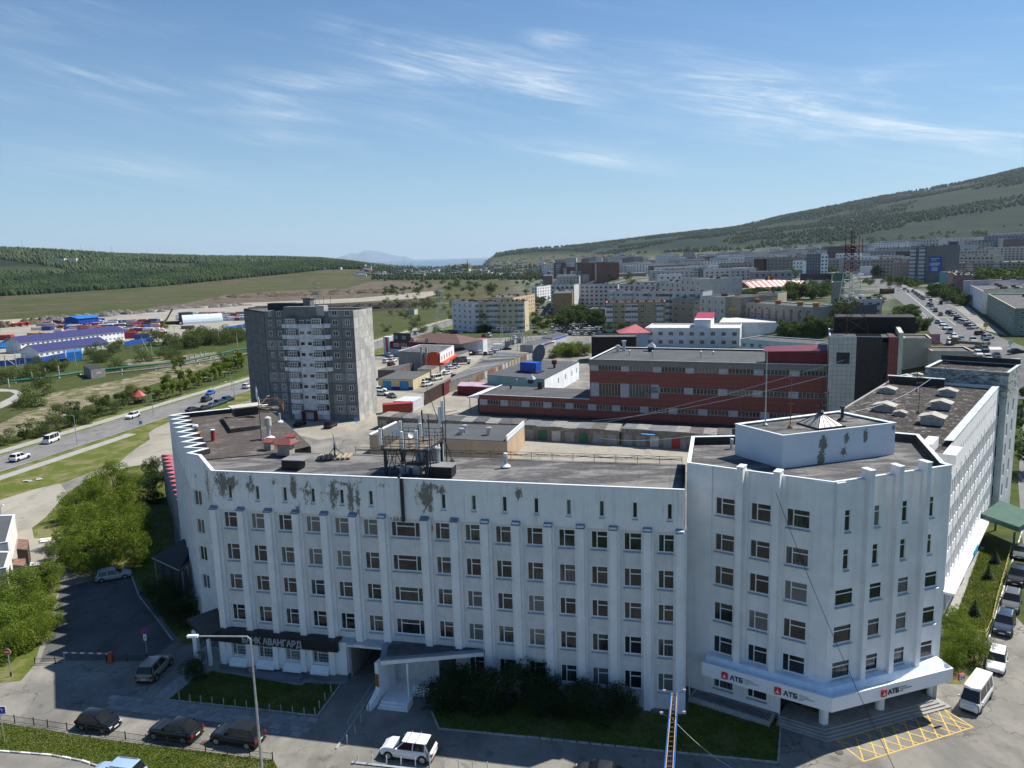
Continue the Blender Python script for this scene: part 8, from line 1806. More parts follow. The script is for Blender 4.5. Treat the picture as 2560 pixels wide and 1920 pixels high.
# barrier
p=G(278,1655);q_=G(161,1652);f=Frame(q_,p);t=thing('barrier','red and white barrier arm with an orange post, closed across the drive','barrier',(q_.x,q_.y,0),f.a)
MB().box(f.L-.2,f.L+.25,-.2,.2,0,1.15).build('post',mat('orange_red_paint',(.50,.07,.03),.5),t);n=11
for i in range(n):MB().box(f.L*i/n,f.L*(i+1)/n,-.05,.05,.92,1.02).build('arm_section',LMETAL if i%2==0 else mat('barrier_red',(.45,.1,.1),.6),t)
MB().tube([(.05,0,0),(.05,0,.92)],.04,5).build('rest',METAL,t)
# road signs
def sign(label,u,v,vt,build,post=METAL,group=None):
 p=G(u,v);h=CAMH+ray(u,vt).z/ray(u,vt).y*p.y;t=thing('road_sign',label,'road sign',p,0,group);MB().tube([(0,0,0),(0,0,h)],.045,6).build('post',post,t);build(t,h);return t
def disc(t,z,r,m,y,nm,n=20):MB().tube([(0,y,z),(0,y-.02,z)],r,n).build(nm,m,t)
def noentry(t,h):disc(t,h-.3,.36,mat('sign_white',(.75,.75,.75),.5),-.05,'sign_edge');disc(t,h-.3,.34,mat('sign_red_bright',(.55,.02,.02),.4),-.075,'sign_disc');MB().box(-.24,.24,-.12,-.1,h-.36,h-.24).build('sign_bar',mat('sign_white',(.75,.75,.75)),t);MB().box(-.06,.06,-.06,.06,0,.5).build('post_foot',BLACKP,t)
sign('red and white no entry sign on the grass at the left edge',28,1691,1622,noentry)
def nostop(t,h):disc(t,h-.35,.38,mat('sign_red_bright',(.45,.02,.02),.4),-.05,'sign_edge');disc(t,h-.35,.31,mat('sign_blue',(.02,.05,.30),.4),-.075,'sign_disc');q=MB();[q.bar((-.22*s_,-.11,h-.57),(.22*s_,-.11,h-.13),.04)for s_ in(1,-1)];q.build('sign_cross',mat('sign_red_bright',(.45,.02,.02)),t);MB().box(-.17,.17,-.09,-.06,h-1.5,h-.8).build('sign_plate',mat('sign_white',(.75,.75,.75)),t);q=MB();q.tube([(0,-.1,h-1.35),(0,-.1,h-.95)],.03,4).bar((-.08,-.1,h-1.05),(.08,-.1,h-1.25),.02);q.build('plate_arrow',BLACKP,t)
sign('no stopping sign with a small plate below behind the barrier',369,1646,1568,nostop,group='road signs')
def bluesq(t,h):MB().box(-.45,.55,-.06,-.03,h-.75,h).build('sign_edge',mat('sign_white',(.75,.75,.75)),t);MB().box(-.4,.5,-.075,-.061,h-.7,h-.05).build('sign_panel',mat('sign_blue',(.02,.05,.30)),t);q=MB();q.box(-.2,-.12,-.09,-.076,h-.6,h-.2).box(-.2,.25,-.09,-.076,h-.28,h-.2).box(.2,.28,-.09,-.076,h-.45,h-.2);q.build('sign_arrow',mat('sign_white',(.75,.75,.75)),t)
sign('blue square sign with a white arrow at the left edge',12,1858,1765,bluesq);sign('small blue bus stop sign on the grass by the panel tower',891,1062,1045,lambda t,h:MB().box(-.5,.5,-.06,-.03,h-1,h).build('sign_panel',mat('sign_blue_light',(.05,.25,.6),.5),t));sign('small blue sign on the verge beside the white SUV',352,1062,1052,lambda t,h:MB().box(-.4,.4,-.06,-.03,h-.9,h).build('sign_panel',mat('sign_blue_light',(.05,.25,.6)),t))
# rescue ladder rising from below
top_y,bot_y=57.0,50.0;a=ray(1686,1735);a=Vector((a.x/a.y*top_y,top_y,CAMH+a.z/a.y*top_y));b=ray(1672,1935);b=Vector((b.x/b.y*bot_y,bot_y,CAMH+b.z/b.y*bot_y));d=(a-b);t=thing('lift_ladder','blue telescopic ladder boom with orange lit rungs rising at the lower edge','ladder boom',b,0);x_=Vector((1,0,0));up_=d.normalized().cross(x_)*-1
if up_.z<0:up_=-up_
L_=d.length;dn=d.normalized()
for s_,nm in((-1,'blue_rail'),(1,'blue_rail')):MB().bar(x_*s_*.36,dn*L_+x_*s_*.27,.07).bar(x_*s_*.36+up_*.35,dn*L_+x_*s_*.27+up_*.25,.05).build(nm,mat('boom_blue',(.02,.12,.42),.4),t)
for s_ in(-1,1):MB().bar(x_*s_*.26,dn*(L_+.1)+x_*s_*.19,.045).build('inner_rail',mat('boom_cream',(.6,.42,.25),.5),t)
for k in range(17):p=dn*(L_*(k+.5)/17);o=MB().bar(p-x_*.24,p+x_*.24,.035).build('rung',mat('boom_orange',(.35,.17,.08),.5),t)
for f_,l_ in((.98,1.0),(.68,1.1)):
 for s_ in(-1,1):p=dn*(L_*f_);MB().tube([p,p+x_*s_*.8*l_+Vector((0,0,.35))],.025,4).build('lamp_arm',DMETAL,t);e_=p+x_*s_*.8*l_+Vector((0,0,.35));MB().box(e_.x-.12,e_.x+.12,e_.y-.08,e_.y+.08,e_.z,e_.z+.16).build('lamp',METAL,t)
cable('slack pale rope from the ladder boom to the ground',b+dn*L_*.66,G(1860,1935),.5,.02,mat('pale_rope',(.4,.4,.38),.8))
# wall lamps, air conditioners
for u,v,l in((1,1,''),):
 pass
for s_,z,l in((-1.4,12.7,'upper air conditioner on the left end wall'),(-.9,5.0,'lower air conditioner beside the bank porch')):
 o=MB().box(0,.8,-.35,0,0,.6).tube([(.3,-.36,.3),(.3,-.37,.3)],.22,12).build('air_conditioner',LMETAL,wing,label=l);o.location=(s_,.9,z)
MB().box(3.0,4.0,-1.15,-.82,.08,.62).build('air_conditioner',METAL,wing)

# ================================================================== TREES
def leafm(name,c1,c2,c3):
 if name in MC:return MC[name]
 m=D.materials.new(name);MC[name]=m;m.use_nodes=True;N=NT(m.node_tree);b=N.n['Principled BSDF'];vec=N.new('ShaderNodeNewGeometry').outputs['Position'];oi=N.new('ShaderNodeObjectInfo').outputs['Random']
 k=N.mix(N._mr(N.noise(vec,.55,4,.7),.35,.65),c1,c2);k=N.mix(N.math('MULTIPLY',N._mr(N.noise(vec,2.2,3,.7),.5,.75),.6),k,c3);k=N.mix(N.math('MULTIPLY',oi,.5),k,c1)
 N.link(k,b.inputs['Base Color']);b.inputs['Roughness'].default_value=.65;b.inputs['Specular IOR Level'].default_value=.2
 tr=N.new('ShaderNodeBsdfTranslucent');N.link(k,tr.inputs[0]);mx=N.new('ShaderNodeMixShader');mx.inputs[0].default_value=.35;N.link(b.outputs[0],mx.inputs[1]);N.link(tr.outputs[0],mx.inputs[2]);N.link(mx.outputs[0],N.n['Material Output'].inputs['Surface']);return m
LF1=leafm('spring_leaves',(.085,.14,.014),(.20,.26,.024),(.32,.31,.03));LF2=leafm('shade_toned_leaves',(.018,.040,.012),(.040,.072,.018),(.06,.09,.03));LF3=leafm('willow_leaves',(.065,.095,.022),(.13,.16,.038),(.18,.18,.055));LF4=leafm('town_leaves',(.040,.075,.016),(.090,.135,.026),(.13,.16,.035));LF5=leafm('spruce_needles',(.012,.035,.022),(.03,.06,.035),(.04,.07,.04))  # LF2: shade put into the leaf colour of shadowed shrubs; evergreens share it
BARK=mat('bark',(.09,.075,.06),.95,.3,3)
def crown(name,n,size,m,blobs,seed):
 rg=np.random.default_rng(seed);bl=np.array(blobs);wv=bl[:,3]**2;idx=rg.choice(len(bl),n,p=wv/wv.sum());d=rg.normal(size=(n,3));d/=np.linalg.norm(d,axis=1)[:,None];rad=rg.uniform(.45,1.08,n)**.6
 c=bl[idx,:3]+d*(bl[idx,3]*rad)[:,None]*np.array([1,1,.85]);c[:,2]=np.maximum(c[:,2],.01)
 nr=d*.7+rg.normal(size=(n,3))*.7;nr/=np.linalg.norm(nr,axis=1)[:,None];a=np.cross(nr,rg.normal(size=(n,3)));a/=np.linalg.norm(a,axis=1)[:,None];b=np.cross(nr,a);s=size*rg.uniform(.6,1.3,n)[:,None]
 v=np.stack([c-a*s*.5,c+b*s*.32,c+a*s*.6,c-b*s*.32],1).reshape(-1,3);me=D.meshes.new(name);me.vertices.add(len(v));me.vertices.foreach_set('co',v.ravel());me.loops.add(4*n);me.loops.foreach_set('vertex_index',np.arange(4*n));me.polygons.add(n);me.polygons.foreach_set('loop_start',np.arange(n)*4);me.polygons.foreach_set('loop_total',np.full(n,4));me.materials.append(m);me.update();me.validate();return me
def mkblobs(rg,h,w,k,low=.15):return[(rg.uniform(-w,w)*.62,rg.uniform(-w,w)*.62,h*(low+(.93-low)*rg.random()),w*rg.uniform(.28,.48))for _ in range(k)]
rg=random.Random(4);PRO={}
def proto(key,m,n,size,h,w,k,low,trunk):
 L_=[]
 for s in range(3):
  bl=mkblobs(rg,h,w,k,low);tm=MB().tube([(0,0,-.3),(.05,0,h*.45),(.1,.05,h*.8)],trunk,6,r1=trunk*.3)
  for j in range(7):q=rg.choice(bl);tm.tube([(0,0,h*rg.uniform(.08,.4)),(q[0]*.8,q[1]*.8,q[2])],trunk*.45,4,r1=trunk*.12)
  L_.append((crown('crown',n,size,m,bl,s*7+len(key)),tm.mesh('trunk',BARK)))
 PRO[key]=L_
# unit-height trees: leaf size is given relative to a 6 m tree
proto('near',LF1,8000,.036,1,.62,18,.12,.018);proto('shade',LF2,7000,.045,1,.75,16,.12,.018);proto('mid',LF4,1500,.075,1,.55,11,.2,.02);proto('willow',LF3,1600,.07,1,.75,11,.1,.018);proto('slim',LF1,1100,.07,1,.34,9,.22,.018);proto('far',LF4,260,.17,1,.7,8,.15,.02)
def sprm():
 n=9;mb=MB();mb.v=[];cr_=random.Random(8)
 for k in range(n):
  z=.08+.9*k/n;r=.34*(1-k/n)+.03
  for j in range(9):a=2*math.pi*j/9+k;mb.q((0,0,z+.08),(r*math.cos(a-.25),r*math.sin(a-.25),z-.04),(r*1.15*math.cos(a),r*1.15*math.sin(a),z-.07),(r*math.cos(a+.25),r*math.sin(a+.25),z-.04))
 return mb.mesh('crown',LF5)
PRO['spruce']=[(sprm(),MB().tube([(0,0,0),(0,0,.9)],.02,5,r1=.004).mesh('trunk',BARK))]
def tree(kind,u,v,h,label,group,name='tree',wid=1.0,pos=None):
 p=pos if pos is not None else GT(u,v);k=rnd.choice(PRO[kind]);t=thing(name,label,'bush' if name=='bush' else 'tree',(p[0],p[1],T(p[0],p[1])),rnd.uniform(0,6.28),group);t.scale=(h*wid*rnd.uniform(.9,1.1),h*wid*rnd.uniform(.9,1.1),h)
 ob('trunk',k[1],t);ob('crown',k[0],t);return t
pos_=['beside the gravel lot','on the field side','in the middle of the clump','next to the saw-tooth annex','nearest the drive','at the shaded lower end']
for i,(u,v,h)in enumerate(((190,1300,6),(205,1360,6.5),(235,1270,6.5),(285,1240,7),(330,1245,5.5),(305,1310,7),(255,1330,7),(180,1425,4.5),(215,1425,6),(265,1400,7.2),(315,1390,6.5),(345,1330,5),(150,1400,4),(340,1410,5),(240,1440,5))):tree('near',u,v,h*.85,'bright green leafy tree of the big clump, '+pos_[i%6],'big clump of leafy trees on the left',wid=.95)
for i,(u,v,h)in enumerate(((15,1545,4.5),(50,1510,4),(95,1480,3.6),(125,1470,3),(30,1600,4),(75,1575,3.6),(112,1545,3),(20,1640,3.2),(65,1625,3),(100,1600,2.8),(128,1575,2.0))):tree('near',u,v,h,'yellow-green bush of the hedge at the left edge, '+('upper part','middle part','lower part')[i//4],'hedge bushes at the left edge','bush',1.25)
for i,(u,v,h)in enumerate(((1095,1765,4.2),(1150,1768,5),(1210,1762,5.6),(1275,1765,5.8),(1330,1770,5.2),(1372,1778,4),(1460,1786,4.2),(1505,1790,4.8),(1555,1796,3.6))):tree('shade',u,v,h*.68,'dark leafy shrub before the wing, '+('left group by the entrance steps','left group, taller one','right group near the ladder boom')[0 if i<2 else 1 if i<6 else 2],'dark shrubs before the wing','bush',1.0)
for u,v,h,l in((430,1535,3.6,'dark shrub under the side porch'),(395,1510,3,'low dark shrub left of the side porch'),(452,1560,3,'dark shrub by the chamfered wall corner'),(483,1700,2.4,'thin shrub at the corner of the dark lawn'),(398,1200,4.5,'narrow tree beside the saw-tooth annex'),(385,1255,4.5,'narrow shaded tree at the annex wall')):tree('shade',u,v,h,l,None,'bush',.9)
for u,v,h,l in((2382,1600,3.4,'round green bush touching the corner block wall'),(2400,1650,3.4,'round green bush in the middle of the small lawn'),(2436,1655,2.8,'round green bush nearest the kerb'),(2376,1670,2.6,'lower round green bush by the canopy corner')):tree('near',u,v,h,l,'round bushes by the corner block','bush',1.05)
for u,v,l in((2488,1408,'small spruce farthest up the right lawn'),(2470,1447,'small spruce in the middle of the right lawn'),(2436,1537,'small spruce lowest on the right lawn')):tree('spruce',u,v,2.0,l,'small spruces on the right lawn')
for u,v,l in((2585,1180,'leafy tree at the right edge beyond the end block'),(2572,1090,'leafy tree half cut by the right edge'),(2590,1010,'leafy tree behind the end block')):tree('mid',u,v,8,l,'trees at the right edge')
for i,(u,v)in enumerate(((300,1022),(322,1010),(280,1035),(255,1042),(230,1052),(205,1060),(175,1068),(140,1080),(105,1090),(60,1100),(20,1112),(240,1030),(190,1042),(150,1055),(330,1000),(265,1020))):tree('willow' if i%3 else 'mid',u,v,rnd.uniform(3.5,5.5),'low roadside bush left of the gazebo, '+('near the path','farther back','in the thick part')[i%3],'roadside bushes','bush',.95)
for i,(u,v)in enumerate(((372,1002),(398,1010),(415,1000),(432,995),(418,985),(450,990),(468,985),(485,972),(500,968),(512,962),(524,955),(537,952),(550,948),(562,944),(578,938),(590,932),(603,928),(452,965),(476,958),(540,935),(568,925),(600,915),(440,930),(455,925))):tree('slim',u,v,rnd.uniform(4.5,6.5),'slender young tree of the roadside row, '+('near the gazebo','in the middle','towards the panel tower')[0 if u<440 else 1 if u<520 else 2],'young trees along the road',wid=1.0)
for i in range(46):
 f_=rnd.random();u=385+235*f_;v=868-22*f_+rnd.uniform(-9,12);tree('willow',u,v,rnd.uniform(5,8),'grey-green willow of the thicket behind the pipeline, '+('left part','middle part','right part by the tower')[int(f_*2.99)],'willow thicket behind the pipeline')
for u,v in((20,952),(8,960),(72,945),(95,950),(85,935),(120,930),(150,928),(105,925),(225,900),(245,905),(262,905),(285,885),(300,880),(275,892),(235,885),(290,925),(355,905),(410,895),(440,890),(430,898),(60,1012),(75,1018),(110,990),(590,905),(560,912)):tree('willow',u,v,rnd.uniform(4,6.5),'single grey-green willow between the pipeline and the '+('blue fence' if u<180 else 'white sheds' if u<320 else 'sandy bank'),'single willows in the left valley')
for i in range(60):f_=rnd.random();tree('willow',940+300*rnd.random(),755+80*rnd.random()if i%2 else 735+40*rnd.random(),rnd.uniform(3,6),'willow bush on the slope between the tower and the '+('road' if i%2 else 'marsh'),'willow bushes beyond the tower','bush')if True else 0
for i in range(70):tree('far',rnd.uniform(960,1380),rnd.uniform(692,738),rnd.uniform(5,9),'dark round bush on the far marsh, '+('nearer','farther')[i%2]+' ground','bushes on the far marsh','bush')
LOOSE=[]
def loose(kind,u,v,h,label,group,name='tree',wid=1.0,pos=None):
 p=pos if pos is not None else GT(u,v);LOOSE.append((p[0],p[1],T(p[0],p[1]),h,wid))
TW=[(1392,815,6),(1402,812,8),(1415,815,9),(1428,812,10),(1442,815,9),(1456,812,10),(1470,815,9),(1484,815,9),(1497,814,8),(1508,814,7),(1420,806,9),(1450,804,10),(1478,806,9),(1462,800,11),(1440,798,9),(1500,806,8)]
for i,(u,v,h)in enumerate(TW):tree('mid',u,v,h,'full green tree of the grove behind the crowded lot, '+('front','middle','back')[i%3],'grove behind the crowded lot',wid=1.15)
for u,v,h in((1395,892,4.5),(1412,888,5),(1430,892,5.5),(1447,890,6),(1462,888,5.5),(1405,878,4),(1385,895,3.5)):tree('near',u,v,h,'yellow-green bush between the turquoise workshop and the black hall','bushes by the black hall','bush',1.2)
for i,(u,v)in enumerate([(1342,768),(1352,762),(1360,757),(1366,752),(1346,757),(1372,748),(1345,820),(1355,822),(1368,818),(1376,812),(1340,812)]+[(1525+18*k,845)for k in range(4)]):tree('mid',u,v,rnd.uniform(5,8),'green courtyard tree near the cream block alley, '+('shady','sunny')[i%2]+' side','courtyard trees',wid=1.2)
CNF=[(1202+k*8,831,4)for k in range(3)]+[(1216,829,11)]
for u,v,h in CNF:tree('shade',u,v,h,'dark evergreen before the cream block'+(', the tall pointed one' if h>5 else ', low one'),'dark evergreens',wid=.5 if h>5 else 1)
reg=[('behind the white complex, below the rose striped wing',1945,2085,842,832,24,6),('between the striped hall and the emblem building',1858,2080,752,742,34,8),('by the narrow beige block',1960,2080,742,735,12,8),('on the left side of the street',2180,2215,768,752,8,5),('on the left side of the street, nearer',2235,2300,800,790,14,5),('beside the tiled tower, street side',2245,2312,834,826,14,4.5),('along the far street median',2160,2290,708,716,18,4),('in front of the advertisement tower',2215,2300,702,716,16,5),('before the painted gables',2325,2382,742,747,14,7),('below the lavender offices',2380,2412,755,762,8,7),('between the pale blocks on the slope',2370,2400,672,668,10,9),('on the slope by the blue hall',2415,2440,628,625,8,9),('at the right edge behind the street blocks',2500,2600,722,700,30,10),('by the mast foot',2100,2130,800,790,8,8),('behind the lavender gable',2440,2500,712,705,14,9)]
for l,u0,u1,v0,v1,n_,h in reg:
 for i in range(n_):f_=rnd.random();(tree if v0>735 else loose)('mid' if v0>735 else 'far',u0+(u1-u0)*f_,v0+(v1-v0)*f_+rnd.uniform(-5,5),h*rnd.uniform(.7,1.15),'green tree '+l,'trees '+l,wid=1.15)
rs_=random.Random(11)
for i in range(230): # loose town trees
 x=rs_.uniform(60,1250);y=rs_.uniform(520,2300)
 if x/y>.62 or x/y<.03:continue
 loose('far',0,0,rs_.uniform(6,11),'small green tree among the blocks of the %s town'%('near','middle','far')[0 if y<900 else 1 if y<1500 else 2],'loose trees in the town',pos=(x,y),wid=1.2)

vs=[]
for x,y,z,h,w_ in LOOSE:
 me=rnd.choice(PRO['far'])[0];a_=np.empty(len(me.vertices)*3);me.vertices.foreach_get('co',a_);a_=a_.reshape(-1,3);c_,s_=math.cos(x),math.sin(x);vs.append(np.stack([x+(a_[:,0]*c_-a_[:,1]*s_)*h*w_,y+(a_[:,0]*s_+a_[:,1]*c_)*h*w_,z+a_[:,2]*h],1))
V=np.concatenate(vs);nq=len(V)//4;me=D.meshes.new('town_trees');me.vertices.add(len(V));me.vertices.foreach_set('co',V.ravel());me.loops.add(len(V));me.loops.foreach_set('vertex_index',np.arange(len(V)));me.polygons.add(nq);me.polygons.foreach_set('loop_start',np.arange(nq)*4);me.polygons.foreach_set('loop_total',np.full(nq,4));me.materials.append(LF4);me.update()
o=ob('town_trees',me,kind='stuff',label='small green trees scattered among the distant blocks');o['category']='trees'
# ------------------------------------------------------------------ far town, far woods (one mass each)
def farmass(name,label,boxes,mats):
 mb=MB();rr=random.Random(len(label))
 for x,y,w_,d_,h,a,m_ in boxes:
  z=T(x,y);n=len(mb.v)
  P=[(-w_,-d_),(w_,-d_),(w_,d_),(-w_,d_)];P=[(x+rot(p[0],p[1],a)[0],y+rot(p[0],p[1],a)[1])for p in P];mb.prism(P,z-4,z+h,m_,len(mats)-1 if h>6 else m_,bot=False)
  if h>11:
   k=int(w_/2.2)
   for fl_ in range(int(h/3)):
    for i in range(k):
     if rr.random()<.1:continue
     lx=-w_+2*w_*(i+.5)/k;q=[rot(lx+dx_,-d_-.1,a)for dx_ in(-.8,.8)];zz=z+1.2+fl_*3;mb.q((x+q[0][0],y+q[0][1],zz),(x+q[1][0],y+q[1][1],zz),(x+q[1][0],y+q[1][1],zz+1.5),(x+q[0][0],y+q[0][1],zz+1.5),m=len(mats)-2)
 o=mb.build(name,mats,kind='stuff');o['label']=label;o['category']='distant town';return o
FM=[wallm(c,'far_wall_%d'%i,0)for i,c in enumerate(((.46,.45,.43),(.32,.31,.30),(.52,.50,.46),(.20,.14,.13),(.42,.46,.50),(.68,.67,.65)))]+[FARW,mat('far_roof',(.12,.12,.125),.95,.3,.02)]
rs_=random.Random(3);bx=[]
taken=[(o.location.x,o.location.y)for o in D.objects if o.get('category')in('apartment building','hall','office building','office tower')and o.parent is None]
for i in range(6000):
 y=rs_.uniform(600,3000)if i%3 else rs_.uniform(1300,2900);x=y*rs_.uniform(.05,.66)
 if x/y>.52 and y<900:continue
 if x<110 and y<900:continue
 if x/y<.13 and y>1900:continue
 pu,pv=PX(x,y,T(x,y)+14)
 if 2120<pu<2500 and pv>655 or pv>730 or 1860<pu<2150 and pv>652:continue
 if pv<float(np.interp(pu,[1300,1500,1800,2100,2300,2560],[660,650,632,612,596,580])):continue
 if y<1050 and pu<1660:continue
 u_ok=all((x-a)**2+(y-b)**2>36**2 for a,b in taken)
 if not u_ok:continue
 a=rs_.choice((0,0,.15,-.2,1.45,1.5))+rs_.uniform(-.05,.05);w_=rs_.uniform(9,26);bx.append((x,y,w_,6.5,rs_.choice((14,14.5,15,14,24 if y>1500 else 14))if rs_.random()>.22 else rs_.uniform(4,9),a,rs_.choice((0,0,1,1,2,3,4,5))))
 taken.append((x,y))
 if len(bx)>750:break
farmass('far_town','mass of grey apartment blocks filling the slope below the mountain',bx,FM)
bx=[]
RF=[mat('village_%d'%i,c,.8,.1,.01)for i,c in enumerate(((.50,.52,.54),(.30,.08,.06),(.20,.20,.21),(.14,.24,.38),(.36,.33,.28),(.6,.6,.6)))]+[FARW,FM[-1]]
for i in range(420):
 if i<190:u,v=rs_.uniform(900,1380),rs_.uniform(668,690) # sheds at the marsh edge
 elif i<330:u=rs_.uniform(1180,1620);v=662-(u-1180)*.035+rs_.uniform(-14,10)
 else:u=rs_.uniform(500,960);v=640+(u-500)*.045+rs_.uniform(0,22)
 p=GT(u,v);bx.append((p.x,p.y,rs_.uniform(5,14),rs_.uniform(4,8),rs_.uniform(3,6),rs_.uniform(-.5,.5),rs_.choice((0,0,1,2,3,4,5))))
farmass('far_village','scattered small houses and sheds at the marsh edge and below the headland',bx,RF)
t=farmass('far_hill_house','pale long ruin on the left forest ridge',[(p.x,p.y,22,5,9,0,0)for p in(GT(142,656),GT(172,656))],[FM[5],FARW,FM[5]])
# woods: thousands of small cones and domes, one object per wood
def wood(name,label,pts,hmin,hmax,m,seed,sides=5):
 rg_=np.random.default_rng(seed);n=len(pts);P=np.array(pts);h=rg_.uniform(hmin,hmax,n);r=h*rg_.uniform(.22,.42,n);V=[];F=[]
 for k,(zf,rf_)in enumerate(((0.05,.8),(.45,1.0),(.8,.5))):
  for j in range(sides):
   a=2*np.pi*j/sides+rg_.uniform(0,1,n);V.append(np.stack([P[:,0]+np.cos(a)*r*rf_,P[:,1]+np.sin(a)*r*rf_,P[:,2]+h*zf*rg_.uniform(.85,1.1,n)],1))
 V.append(np.stack([P[:,0],P[:,1],P[:,2]+h],1));K=len(V);V=np.stack(V,1).reshape(-1,3);base=np.arange(n)[:,None]*K;q=[]
 for ring in(0,1):
  for j in range(sides):jj=(j+1)%sides;q.append([ring*sides+j,ring*sides+jj,(ring+1)*sides+jj]);q.append([ring*sides+j,(ring+1)*sides+jj,(ring+1)*sides+j])
 for j in range(sides):q.append([2*sides+j,2*sides+(j+1)%sides,3*sides])
 F=(base[:,None,:]+np.array(q)[None]).reshape(-1,3);me=D.meshes.new(name);me.vertices.add(len(V));me.vertices.foreach_set('co',V.ravel());me.loops.add(F.size);me.loops.foreach_set('vertex_index',F.ravel());me.polygons.add(len(F));me.polygons.foreach_set('loop_start',np.arange(len(F))*3);me.polygons.foreach_set('loop_total',np.full(len(F),3));me.materials.append(m);me.update()
 o=ob(name,me,kind='stuff',label=label);o['category']='wood';return o
def fwood(N,vec,c,b):k=N.mix(N._mr(N.noise(vec,.012,6,.65),.4,.6),(.016,.034,.014),(.042,.066,.022));return N.mix(N.math('MULTIPLY',N._mr(N.noise(vec,.1,4,.7),.45,.7),.5),k,(.012,.026,.012))
FW=mat('forest_canopy',(.03,.05,.02),.95,fn=fwood,spec=.1)
rg_=random.Random(5);pts=[]
def edge_r(a):return float(np.interp(a,[-40,-33,-24,-16,-10],[1480,1540,1690,1950,2250]))
while len(pts)<15000:
 a=rg_.uniform(-38,-10.5);er=edge_r(a);r=er+(410-60*math.sin(a))*rg_.random();x,y=r*math.sin(R(a)),r*math.cos(R(a));pts.append((x,y,T(x,y)-1))
wood('far_forest','dark conifer forest along the foot of the left ridge',pts,7,13,FW,1)
pts=[]
while len(pts)<15000:
 a=rg_.uniform(-38,-8.5);r=rg_.uniform(edge_r(a)+380,3000);x,y=r*math.sin(R(a)),r*math.cos(R(a))
 if math.sin(x*.011+math.sin(y*.013)*2)+math.sin(y*.017+x*.006)>-1.1:pts.append((x,y,T(x,y)-1))
FW2=mat('mixed_scrub_canopy',(.05,.08,.03),.95,.3,.02,col2=(.028,.048,.018),c2=(.45,.6))
wood('far_scrub','lighter mixed scrub with clearings on top of the left ridge',pts,5,13,FW2,7)
pts=[]
from mathutils import noise as mn
while len(pts)<15000:
 a=rg_.uniform(-1,37);r=2700+3000*rg_.random()**.8;x,y=r*math.sin(R(a)),r*math.cos(R(a));z=T(x,y)
 if z>38 and mn.noise(Vector((x*.0022,y*.0022,1)))+.5*mn.noise(Vector((x*.008,y*.008,4)))>-.12-.0006*(z-200):pts.append((x,y,z-2))
wood('far_forest','patchy dark woods on the slopes of the mountain',pts,7,16,FW,2)
pts=[];
while len(pts)<2500:
 u,v=rg_.uniform(930,1400),rg_.uniform(664,700);p=GT(u,v);pts.append((p.x,p.y,p.z-1))
wood('far_forest','thin belt of dark trees along the far marsh edge',pts,5,10,FW,3)
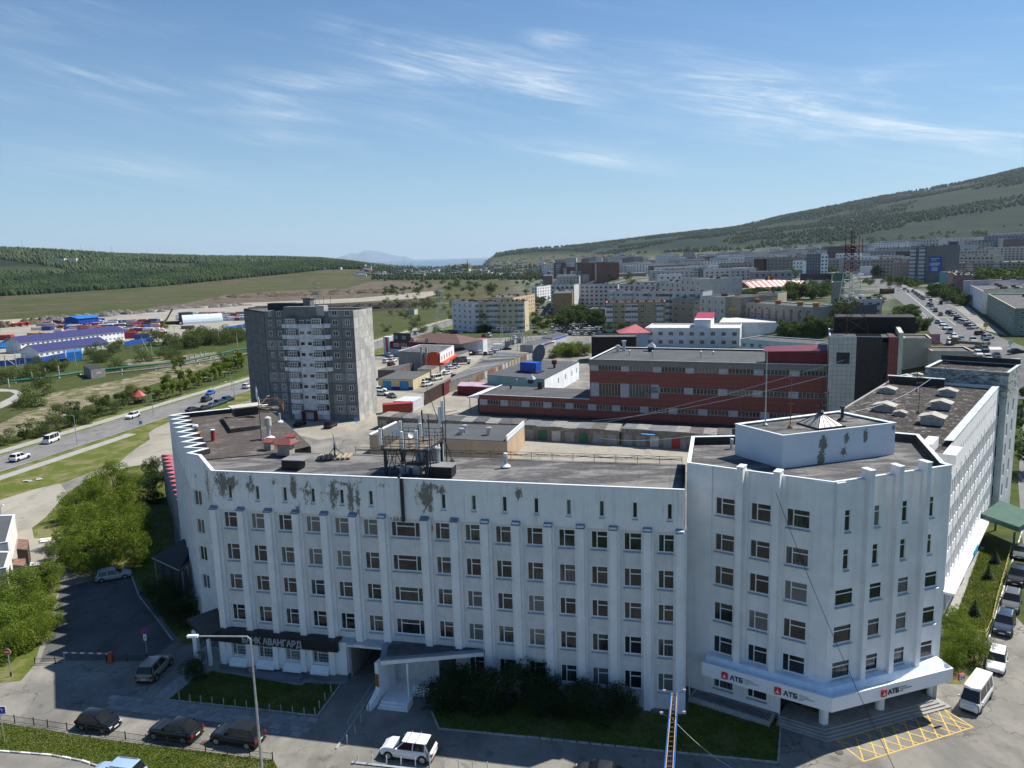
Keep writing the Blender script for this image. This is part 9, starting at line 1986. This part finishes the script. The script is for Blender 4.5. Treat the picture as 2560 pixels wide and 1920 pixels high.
def grass_tufts(name,label,poly,n,h,m,seed):
 rg2=np.random.default_rng(seed);P=[G(*p)for p in poly];x0,x1=min(p.x for p in P),max(p.x for p in P);y0,y1=min(p.y for p in P),max(p.y for p in P);out=[]
 rr=random.Random(seed)
 while len(out)<n:
  p=(rr.uniform(x0,x1),rr.uniform(y0,y1))
  if inside(p,P):out.append(p)
 c=np.array(out);hh=rg2.uniform(.4,1,len(c))*h;a=rg2.uniform(0,6.28,len(c));w_=.05;dx=np.cos(a)*w_;dy=np.sin(a)*w_;le=rg2.normal(size=(len(c),2))*h*.4
 V=np.stack([np.stack([c[:,0]-dx,c[:,1]-dy,np.full(len(c),.01)],1),np.stack([c[:,0]+dx,c[:,1]+dy,np.full(len(c),.01)],1),np.stack([c[:,0]+le[:,0],c[:,1]+le[:,1],hh],1)],1).reshape(-1,3)
 me=D.meshes.new(name);me.vertices.add(len(V));me.vertices.foreach_set('co',V.ravel());me.loops.add(len(V));me.loops.foreach_set('vertex_index',np.arange(len(V)));me.polygons.add(len(c));me.polygons.foreach_set('loop_start',np.arange(len(c))*3);me.polygons.foreach_set('loop_total',np.full(len(c),3));me.materials.append(m);me.update();o=ob(name,me,kind='stuff',label=label);o['category']='grass'
GT_=leafm('grass_blades',(.09,.135,.018),(.18,.22,.035),(.32,.27,.11))
grass_tufts('grass','uneven grass of the strip at the lower left',[(-60,1800),(0,1807),(263,1850),(683,1901),(697,1925),(640,1965),(500,1985),(300,1935),(205,1902),(130,1888),(0,1878),(-60,1872)],26000,.16,GT_,1)
grass_tufts('grass','lush grass of the long right lawn',L3,12000,.28,GT_,2);grass_tufts('grass','shaded grass of the lawn before the bank',L1,12000,.18,GT_,3);grass_tufts('grass','shaded grass under the dark shrubs',L2,18000,.2,GT_,4)
grass_tufts('grass','grass under the big clump of trees',[(118,1290),(165,1235),(235,1190),(320,1168),(382,1158),(425,1210),(440,1380),(470,1480),(540,1560),(500,1610),(455,1610),(392,1530),(335,1450),(280,1430),(160,1400),(135,1350)],22000,.3,GT_,5)

# ------------------------------------------------------------------ tell look-alikes apart by their order in a row
def ordw(n):return('first','second','third','fourth','fifth','sixth','seventh','eighth','ninth','tenth')[n]if n<10 else '%d%s'%(n+1,'th' if 10<(n+1)%100<14 else{1:'st',2:'nd',3:'rd'}.get((n+1)%10,'th'))
byl={}
for o in D.objects:
 if o.parent is None and o.get('label')and not o.get('kind'):byl.setdefault(o['label'],[]).append(o)
for l,os_ in byl.items():
 if len(os_)>1:
  os_.sort(key=lambda o:o.location.x/max(1,o.location.y))
  for i,o in enumerate(os_):
   w_=l.split(' ');l2=' '.join(w_[:12]).rstrip(',');o['label']=l2+', '+ordw(i)+' from left'
# ------------------------------------------------------------------ the air between here and the far hills
hm=D.materials.new('haze');hm.use_nodes=True;hm.node_tree.nodes.clear();N=NT(hm.node_tree);pv=N.new('ShaderNodeVolumePrincipled');pv.inputs['Color'].default_value=(.75,.88,1.0,1);pv.inputs['Density'].default_value=2.6e-5;pv.inputs['Anisotropy'].default_value=.2
N.link(pv.outputs[0],N.new('ShaderNodeOutputMaterial').inputs['Volume'])
MB().box(-24000,24000,-3000,40000,-1300,900).build('haze',hm,kind='stuff')
